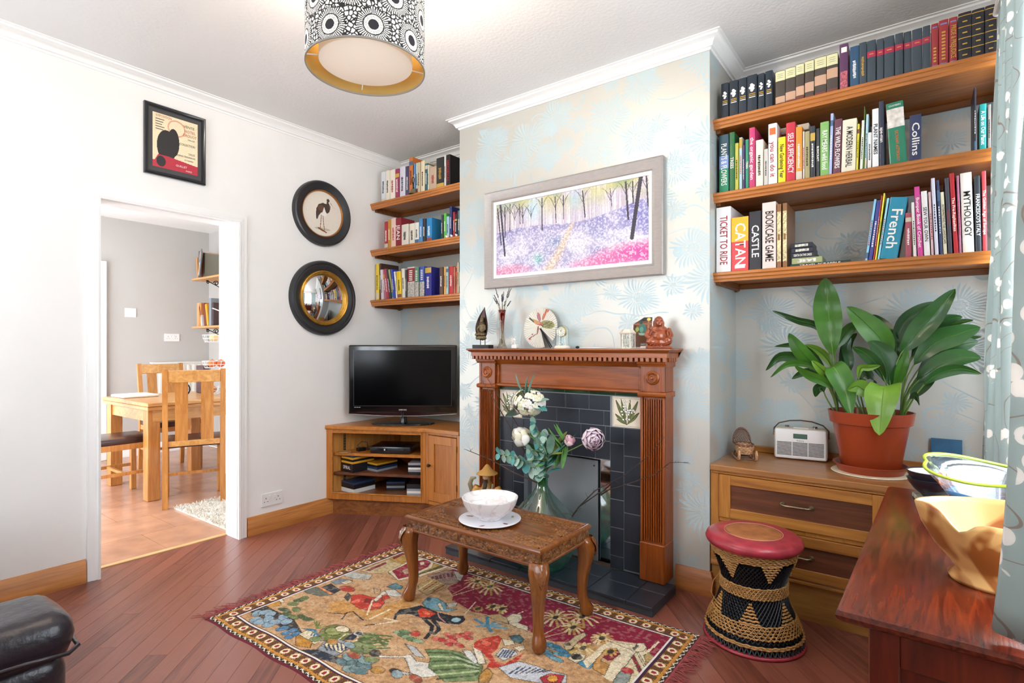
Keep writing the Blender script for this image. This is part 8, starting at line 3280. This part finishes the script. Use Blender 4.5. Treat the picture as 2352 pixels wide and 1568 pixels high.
 if ttl:
  ln = h * (.50 if 'panel' in ''.join(c.name for c in t.children) and 'thick green' in desc else .80)
  zc = h * (.30 if 'thick green' in desc else .49)
  if desc == 'thick white' and key == 'R2':
   ln, zc = h * .62, h * .42
  sz = min(w_ * .86, ln / (.56 * len(ttl)) * 1.5)
  if 'dictionary' in desc or ttl == 'Collins':
   sz = w_ * .9
  text(ttl, sz, (w_ * .5, fy - .0009, zc), tm, t, rot=DOWN, width=min(ln, len(ttl) * sz * .68), bold=.012, name='title')
def all_books():
 rg = random.Random(5)
 for key, rows in BOOKS.items():
  for i, r in enumerate(rows.split('\n')):
   book_at(key, i, r.split(';'), rg)
all_books()
# boxes lying flat, ornaments between the books
zz = SHZ[2]
for (x0, x1, hh, col, s, d) in ((2.945, 3.185, .014, '1f3a36', 'TRAVEL SCRABBLE', 'flat dark green game box at the bottom of the stack'), (2.952, 3.075, .027, '9aa070', '', 'olive and maroon game box second from the stack bottom'),
        (2.950, 3.045, .024, '24242c', 'DEATH ON THE CARDS', 'black card game box in the middle of the stack'), (2.950, 3.040, .022, '2c2836', '', 'dark purple card game box near the stack top'),
        (2.948, 3.036, .022, '1e2028', '', 'black and white card game box on top of the stack')):
 t = thing('game_box', d, 'box', (x0, 2.775, zz), group='flat games on the lowest shelf')
 obj('carton', box(0, x1 - x0, 0, .13 if hh > .02 else .2, 0, hh, .0015), mat('box_' + col, '#' + col, .4, coat=.2), t)
 if s:
  text(s, hh * .62, ((x1 - x0) / 2, -.0012, hh / 2), wht, t, width=(x1 - x0) * .8, bold=.01, name='title')
 else:
  obj('box_print', box((x1 - x0) * .2, (x1 - x0) * .8, -.0008, .001, hh * .25, hh * .75), mat('game_print', '#c9c6b8', .5, var=.7, vscale=90), t)
 zz += hh
t = thing('book', 'white book lying across the tops behind the black spines', 'book', (2.86, 2.86, SHZ[1] + .262))
obj('cover', box(0, .15, 0, .18, 0, .030, .002), mat('cover_flat_white', '#e9e6e0', .5), t)
obj('pages', box(.003, .147, -.0012, .1, .004, .026), page, t)
t = thing('hand_bell', 'small brass hand bell with dark handle before the top books', 'bell', (.470, 2.744, SHZ[0]))
t.scale = (1.3, 1.3, 1.3)
bm = B()
lathe(bm, [(.024, 0), (.023, .004), (.018, .012), (.015, .022), (.009, .028), (0, .029)], 20)
obj('bell_body', bm, mat('dull_brass', '#8a7f5c', .4, metal=.6), t, smooth='all')
bm = B()
tube(bm, [(0, 0, .028), (0, 0, .05), (-.006, 0, .066), (-.008, 0, .085), (0, 0, .096), (.008, 0, .085), (.006, 0, .066), (0, 0, .052)], .0028, 8)
obj('loop_handle', bm, mat('dark_iron', '#2a211c', .5), t, smooth='all')
for k in range(3):
 t = thing('tiny_ornament', ('first', 'second', 'third')[k] + ' tiny white animal ornament before the middle shelf books', 'ornament', (.80 + k * .045, 2.752, SHZ[1]), group='tiny white ornaments')
 bm = B()
 ball(bm, (0, 0, .010), (.011, .007, .008), 10, 8)
 ball(bm, (-.009, 0, .018), .005, 8, 6)
 for s in (-1, 1):
  tube(bm, [(s * .006, 0, .008), (s * .007, 0, 0)], .0025, 5)
 fuse(obj('figure', bm, wht, t), .0018, 2)
# ------------------------------------------------------------------ inside the television cabinet
def cabinet_contents():
 an = math.atan2((CB - CA).y, (CB - CA).x)
 M1 = Matrix.Translation((CA.x, CA.y, 0)) @ Matrix.Rotation(an, 4, 'Z')
 blk = mat('console_black', '#17171b', .25, coat=.4)
 def put(s, q, z):
  return tuple(M1 @ Vector((s, q, z)))
 t = thing('games_console', 'flat black games console on the top cabinet shelf', 'console', put(.46, .16, .4405), an + .05)
 obj('body', box(-.15, .15, -.12, .12, .004, .052, .008, 2), blk, t, smooth=True)
 obj('disc_slot', box(-.02, .10, -.1205, -.118, .030, .033), mat('slot_grey', '#5a5c62', .3), t)
 obj('emblem', box(-.045, -.035, -.1206, -.118, .024, .036), mat('logo_silver', '#d0d2d6', .3), t)
 t = thing('power_adapter', 'small black power adapter with grey cable beside the console', 'adapter', put(.21, .12, .4405), an + .9)
 obj('brick', box(-.03, .03, -.02, .02, 0, .026, .004, 2), blk, t)
 bm = B()
 tube(bm, [(.03, 0, .012), (.06, .01, .02), (.07, .04, .05), (.04, .07, .055), (.0, .06, .03), (.03, .03, .006), (.10, -.02, .005)], .003, 6)
 obj('cable', bm, mat('grey_cable', '#3a3a3c', .5), t, smooth='all')
 t = thing('wooden_coaster', 'pale wooden coaster on the top cabinet shelf', 'coaster', put(.115, .055, .4405), an)
 bm = B()
 lathe(bm, [(0, 0), (.045, 0), (.045, .006), (0, .006)], 8)
 obj('slice', bm, wood('coaster_wood', '#9a7448', '#c49c68', 'x', .6), t)
 n = [0]
 def stack(s, q, z, rot, items, where, w_=.135, d_=.19):
  for k, (hh, col, ttl) in enumerate(items):
   n[0] += 1
   t = thing('disc_case', '%s disc case, %s from the bottom of the stack %s' % (col[1], ORD[k], where), 'case', put(s, q, z + .0005), rot, 'disc cases in the cabinet')
   obj('case', box(-w_ / 2, w_ / 2, -d_ / 2, d_ / 2, 0, hh - .0008, .0012), mat('case_' + col[0], '#' + col[0], .3, coat=.3), t)
   if ttl:
    text(ttl, hh * .55, (w_ * .0, -d_ / 2 - .0008, hh / 2), wht, t, width=min(w_ * .8, len(ttl) * hh * .38), bold=.01, name='title')
   z += hh
 g, y_, b_, wt_, sv = ('1c1c22', 'black'), ('d9a02c', 'amber'), ('2a3c5c', 'navy'), ('e6e4e0', 'white'), ('9a9ca0', 'silver')
 stack(.18, .13, .300, an - .5, [(.062, g, 'SPIRAL'), (.016, y_, ''), (.015, g, ''), (.015, y_, ''), (.014, b_, '')], 'left on middle shelf')
 stack(.34, .19, .300, an - .5, [(.016, sv, ''), (.015, b_, ''), (.015, g, ''), (.014, y_, '')], 'centre on middle shelf')
 stack(.655, .13, .300, an + .1, [(.02, g, ''), (.016, sv, ''), (.016, wt_, ''), (.016, g, ''), (.016, sv, '')], 'near door on middle shelf', .12)
 stack(.18, .14, .150, an - .5, [(.030, wt_, ''), (.016, g, ''), (.016, g, ''), (.015, b_, '')], 'left on cabinet floor', .15)
 stack(.44, .26, .150, an + .2, [(.016, g, ''), (.016, sv, ''), (.015, g, ''), (.015, b_, '')], 'far back on cabinet floor')
 stack(.645, .13, .150, an + .1, [(.018, sv, ''), (.018, wt_, ''), (.016, sv, ''), (.016, g, ''), (.016, g, '')], 'near door on cabinet floor', .12)
cabinet_contents()
# ------------------------------------------------------------------ dining room beyond the doorway
oak = wood('dining_oak', '#a5662a', '#cf9450', 'z', .35, coat=.2)
oak_x = wood('dining_oak_flat', '#b57a3c', '#dcaa68', 'y', .3, coat=.3)
bl_l = mat('brown_seat_leather', '#3a2320', .3, coat=.2)
def dining_table():
 t = thing('dining_table', 'chunky light oak dining table in the next room', 'table', (-1.82, 2.06, 0))
 obj('top', box(-.50, .50, -.39, .39, .742, .770, .004), oak_x, t)
 obj('leaf', box(-.49, .49, -.385, .385, .712, .740, .003), oak_x, t)
 for a in ((-.44, .44, -.355, -.335), (-.44, .44, .335, .355)):
  obj('apron', box(*a, .62, .712), oak_x, t)
 for a in ((-.45, -.43, -.335, .335), (.43, .45, -.335, .335)):
  obj('apron', box(*a, .62, .712), oak_x, t)
 for x in (-.445, .355):
  for y in (-.37, .28):
   obj('leg', box(x, x + .09, y, y + .09, 0, .712, .004), oak, t)
dining_table()
def chair(label, loc, rot):
 """High slatted back on +y side of its own frame, seat towards -y."""
 t = thing('dining_chair', label, 'chair', loc, rot, 'oak dining chairs')
 for s in (-1, 1):
  bm = B()
  x = s * .19
  prism(bm, [(.215, 0), (.245, 0), (.215, .44), (.225, .70), (.275, 1.04), (.245, 1.04), (.195, .70), (.183, .44)], x - .018, x + .018, 'yz')
  obj('back_leg', bm, oak, t)
  obj('front_leg', box(x - .02, x + .02, -.20, -.16, 0, .44, .003), oak, t)
  obj('side_stretcher', box(x - .010, x + .010, -.165, .21, .20, .225), oak, t)
  obj('seat_rail', box(x - .012, x + .012, -.17, .20, .40, .445), oak, t)
 obj('front_rail', box(-.17, .17, -.195, -.175, .395, .445), oak, t)
 obj('cross_stretcher', box(-.18, .18, -.01, .01, .20, .222), oak, t)
 bm = B()
 bx(bm, -.172, .172, -.013, .013, -.045, .045, .003, M=Matrix.Translation((0, .250, .985)) @ Matrix.Rotation(math.radians(-8), 4, 'X'))
 obj('top_rail', bm, oak_x, t)
 obj('lower_back_rail', box(-.172, .172, .185, .210, .455, .495, .002), oak_x, t)
 for s in (-.085, .085):
  bm = B()
  prism(bm, [(.192, .49), (.206, .49), (.218, .70), (.252, .955), (.238, .955), (.204, .70)], s - .042, s + .042, 'yz')
  obj('slat', bm, oak, t)
 b_ = box(-.205, .205, -.215, .185, .440, .492, .018, 3)
 obj('seat_pad', b_, bl_l, t, smooth=True)
chair('oak dining chair with its slatted back turned to the doorway', (-1.20, 1.955, 0), math.radians(-112))
chair('oak dining chair on the far side of the table', (-2.52, 2.30, 0), math.radians(90))
chair('oak dining chair seen side-on at the near end of the table', (-1.75, 1.60, 0), math.radians(180))
def radiator():
 t = thing('radiator', 'white panel radiator on the grey dining room wall', 'radiator', (DX + .003, 2.78, .42))
 rw = mat('radiator_white', '#e8e4dc', .4)
 bm = B()
 for i in range(10):
  y = -.27 + i * .06
  bx(bm, .03, .055, y - .018, y + .018, .02, .58, .008, 2)
 bx(bm, .028, .045, -.30, .30, 0, .60)
 obj('ribbed_panel', bm, rw, t, smooth=True)
 obj('top_grille', box(.0, .06, -.305, .305, .595, .615, .003), rw, t)
radiator()
t = socket('light_switch', 'white light switch on the grey dining room wall', (DX, 2.29, 1.585), 0, w_=.11, h_=.10)
t['category'] = 'switch'
socket('wall_socket', 'white double socket on grey wall above the radiator', (DX, 2.707, 1.317), 2, w_=.16, h_=.09)
sho = wood('dining_shelf_pine', '#c08850', '#e0b27c', 'x', .5)
for k, z in enumerate((2.0, 1.445)):
 t = thing('wall_shelf', ('upper', 'lower')[k] + ' small pine wall shelf in the dining room alcove', 'shelf', (-2.7, 3.0, z - .02))
 obj('board', box(-3.36, -2.02, 2.84, 3.12, z - .022, z, .002), sho, t, w=True)
 for x in (-3.10, -2.35):
  bm = B()
  pts = [(x, 3.11, z - .16), (x, 3.02, z - .09), (x, 2.93, z - .05), (x, 2.89, z - .035)]
  pts += [(x, 2.905 - .020 * math.cos(a) * (1 - a / 11), z - .052 + .022 * math.sin(a) * (1 - a / 11)) for a in np.linspace(.6, 8, 16)]
  tube(bm, pts, .005, 6)
  tube(bm, [(x, 3.0 - .03 * math.cos(a) * (1 - a / 11), z - .055 + .028 * math.sin(a) * (1 - a / 11)) for a in np.linspace(0, 8, 18)], .005, 6)
  obj('scroll_bracket', bm, mat('wrought_iron', '#1f1c1b', .5, metal=.4), t, w=True)
 bk = (((.03, .24, 'c9905c', -6), (.02, .31, '6a6e72', 0), (.035, .30, 'e2ddd4', 8), (.03, .28, 'b0402c', 8), (.04, .27, '8a8a7c', 0)),
  ((.05, .27, 'd9a070', 0), (.04, .27, 'd98a4a', 0), (.02, .27, 'e6e0d8', -14), (.05, .26, '7a3a2a', -12), (.04, .25, 'e2a02c', -12), (.05, .31, '7f8a94', 0), (.04, .26, '4a3a3c', 0)))[k]
 x = -3.27
 for i, (w_, h, col, ln) in enumerate(bk):
  b = thing('cookery_book', '%s book on the %s dining shelf, %s from the free end' % (('tan', 'grey', 'white', 'red', 'drab')[i] if k == 0 else ('peach', 'orange', 'slim white', 'brown', 'yellow', 'slate', 'dark')[i], ('upper', 'lower')[k], ORD[i]), 'book', (x, 2.86, z + max(0, math.sin(math.radians(ln)) * w_)), group='books on the dining shelves')
  b.rotation_euler = (0, math.radians(ln), 0)
  obj('cover', box(0, w_, 0, .2, 0, h, .002), mat('cover_' + col, '#' + col, .5), b)
  obj('pages', box(.002, w_ - .002, .01, .202, .004, h + .0012), page, b)
  x += w_ + (.055 if ln < 0 and i == 2 else .012)
 if k == 0:
  b = thing('cookery_book', 'grey cookery book with a plated meal photograph facing out', 'book', (-3.19, 2.855, z + .001))
  b.location.y = 2.850
  b.rotation_euler = (math.radians(-4), 0, math.radians(-20))
  obj('cover', box(0, .22, -.012, .0, 0, .30, .002), mat('cover_slate', '#6f7478', .5), b)
  obj('title_block', box(.03, .17, -.0132, -.012, .20, .28), mat('cover_pink', '#d9b09a', .6), b)
  bm = B()
  lathe(bm, [(0, .0012), (.075, .0012), (.075, 0)], 28, M=Matrix.Translation((.11, -.012, .09)) @ TOY)
  obj('plate_photo', bm, wht, b)
  bm = B()
  lathe(bm, [(0, .002), (.05, .002), (.05, 0)], 16, M=Matrix.Translation((.11, -.012, .09)) @ TOY)
  obj('food_photo', bm, mat('food_print', '#c9862c', .6, var=.6, vscale=60), b)
def table_things():
 t = thing('wire_fruit_rack', 'tall white wire fruit rack standing on the dining table', 'rack', (-1.62, 2.345, .771))
 wm = mat('white_wire', '#cfcfcf', .3, metal=.3)
 bm = B()
 tube(bm, [(.0, .07, 0), (.0, .07, .62), (.0, .05, .70), (.0, 0, .76), (.0, -.06, .78)], .005, 8)
 obj('stem', bm, wm, t, smooth=True)
 for z in (.02, .25, .48):
  b = empty_part('basket', t)
  bm = B()
  for r_, dz in ((.085, 0), (.10, .03), (.105, .06)):
   tube(bm, [(r_ * math.cos(a), r_ * math.sin(a) - .03, z + dz) for a in np.linspace(0, 2 * PI, 24, endpoint=False)], .003, 6, loop=True)
  for i in range(10):
   a = i * PI / 5
   tube(bm, [(.02 * math.cos(a), .02 * math.sin(a) - .03, z), (.085 * math.cos(a), .085 * math.sin(a) - .03, z), (.105 * math.cos(a), .105 * math.sin(a) - .03, z + .06)], .002, 5)
  obj('wires', bm, wm, b)
 for k, (x, y, z, col, nm, lb) in enumerate(((-1.63, 2.29, 1.06, '#d8702c', 'orange', 'orange lying in the middle basket of the rack'), (-1.60, 2.35, 1.06, '#c8602a', 'orange', 'second orange at the back of the middle basket'),
            (-1.63, 2.29, .83, '#b8743c', 'onion', 'brown onion in the lowest basket of the rack'), (-1.62, 2.30, 1.29, '#e0b27a', 'lemon', 'pale lemon in the top basket of the rack'))):
  t = thing(nm, lb, 'fruit', (x, y, z - .036))
  bm = B()
  ball(bm, (0, 0, .036), (.036, .036, .034), 16, 12)
  obj('flesh', bm, mat(nm + '_skin_%d' % k, col, .45, bump=.1, bscale=150), t, smooth='all')
  bm = B()
  tube(bm, [(0, 0, .068), (0, 0, .074)], .004, 6)
  obj('stalk', bm, mat('stalk_green', '#5a6a34', .6), t)
 t = thing('gift_bag', 'dark patterned gift bag at the back of the dining table', 'bag', (-2.02, 2.38, .771))
 obj('bag_body', box(-.07, .07, -.03, .03, 0, .26, .004), mat('dark_bag', '#4a3036', .5, var=.5, vscale=30), t)
 t = thing('folded_cloth', 'folded white cloth at the end of the dining table', 'cloth', (-2.1, 1.78, .771))
 b_ = box(-.14, .16, -.07, .20, 0, .022, .009, 2)
 obj('linen', b_, mat('white_linen', '#e9e4dc', .9), t, smooth=True)
 t = thing('iron_swirl_trivet', 'black wrought iron spiral stand on the dining table', 'trivet', (-1.66, 2.06, .771))
 bm = B()
 tube(bm, [(0, .055 * math.cos(a) * (1 - a / 20), .07 + .055 * math.sin(a) * (1 - a / 20)) for a in np.linspace(-PI / 2, 15, 50)], .006, 6)
 obj('spiral', bm, mat('wrought_iron', '#1f1c1b', .5, metal=.4), t, smooth='all')
 obj('foot', box(-.03, .03, -.03, .03, 0, .01, .002), mat('wrought_iron', '#1f1c1b', .5), t)
 t = thing('elephant_ornament', 'small black elephant ornament on the dining table', 'ornament', (-1.40, 2.33, .771))
 bm = B()
 ball(bm, (0, 0, .05), (.03, .05, .03))
 ball(bm, (0, -.05, .06), (.02, .022, .022))
 tube(bm, [(0, -.065, .055), (0, -.075, .03), (0, -.07, .008)], [.009, .007, .005], 8)
 for x in (-.016, .016):
  for y in (-.03, .03):
   tube(bm, [(x, y, .04), (x, y, 0)], .010, 8)
 fuse(obj('figure', bm, ink, t), .004, 3)
 t = thing('shaggy_rug', 'cream shaggy rug on the dining room floor', 'rug', (-.60, 2.10, 0))
 bm = B()
 rg = random.Random(6)
 bx(bm, -.42, .40, -.36, .36, 0, .010)
 for i in range(2600):
  x, y = rg.uniform(-.42, .40), rg.uniform(-.36, .36)
  tube(bm, [(x, y, .006), (x + rg.gauss(0, .010), y + rg.gauss(0, .010), rg.uniform(.016, .030))], [.005, .002], 3, cap=False)
 o = obj('shag_pile', bm, mat('cream_shag', '#d9d2c6', .95), t)
 o['kind'] = 'stuff'
 t = thing('pet_bowl', 'shallow red dish on the shaggy rug', 'dish', (-.60, 2.10, .030))
 bm = B()
 lathe(bm, [(0, 0), (.10, 0), (.125, .025), (.13, .026), (.128, .020), (.10, .006), (0, .005)], 32)
 obj('dish_body', bm, mat('red_plastic', '#b8343c', .3), t, smooth='all')
table_things()
# ------------------------------------------------------------------ lettering becomes plain meshes
def letters():
 dg = bpy.context.evaluated_depsgraph_get()
 fonts = [o for o in S.objects if o.type == 'FONT']
 done = []
 for o in fonts:
  me = bpy.data.meshes.new_from_object(o.evaluated_get(dg))
  done.append((o, me))
 for o, me in done:
  n = bpy.data.objects.new('x', me)
  COL.objects.link(n)
  n.parent = o.parent
  n.location, n.rotation_euler, n.scale = o.location, o.rotation_euler, o.scale
  nm = o.name
  cu = o.data
  bpy.data.objects.remove(o)
  bpy.data.curves.remove(cu)
  n.name = nm
letters()
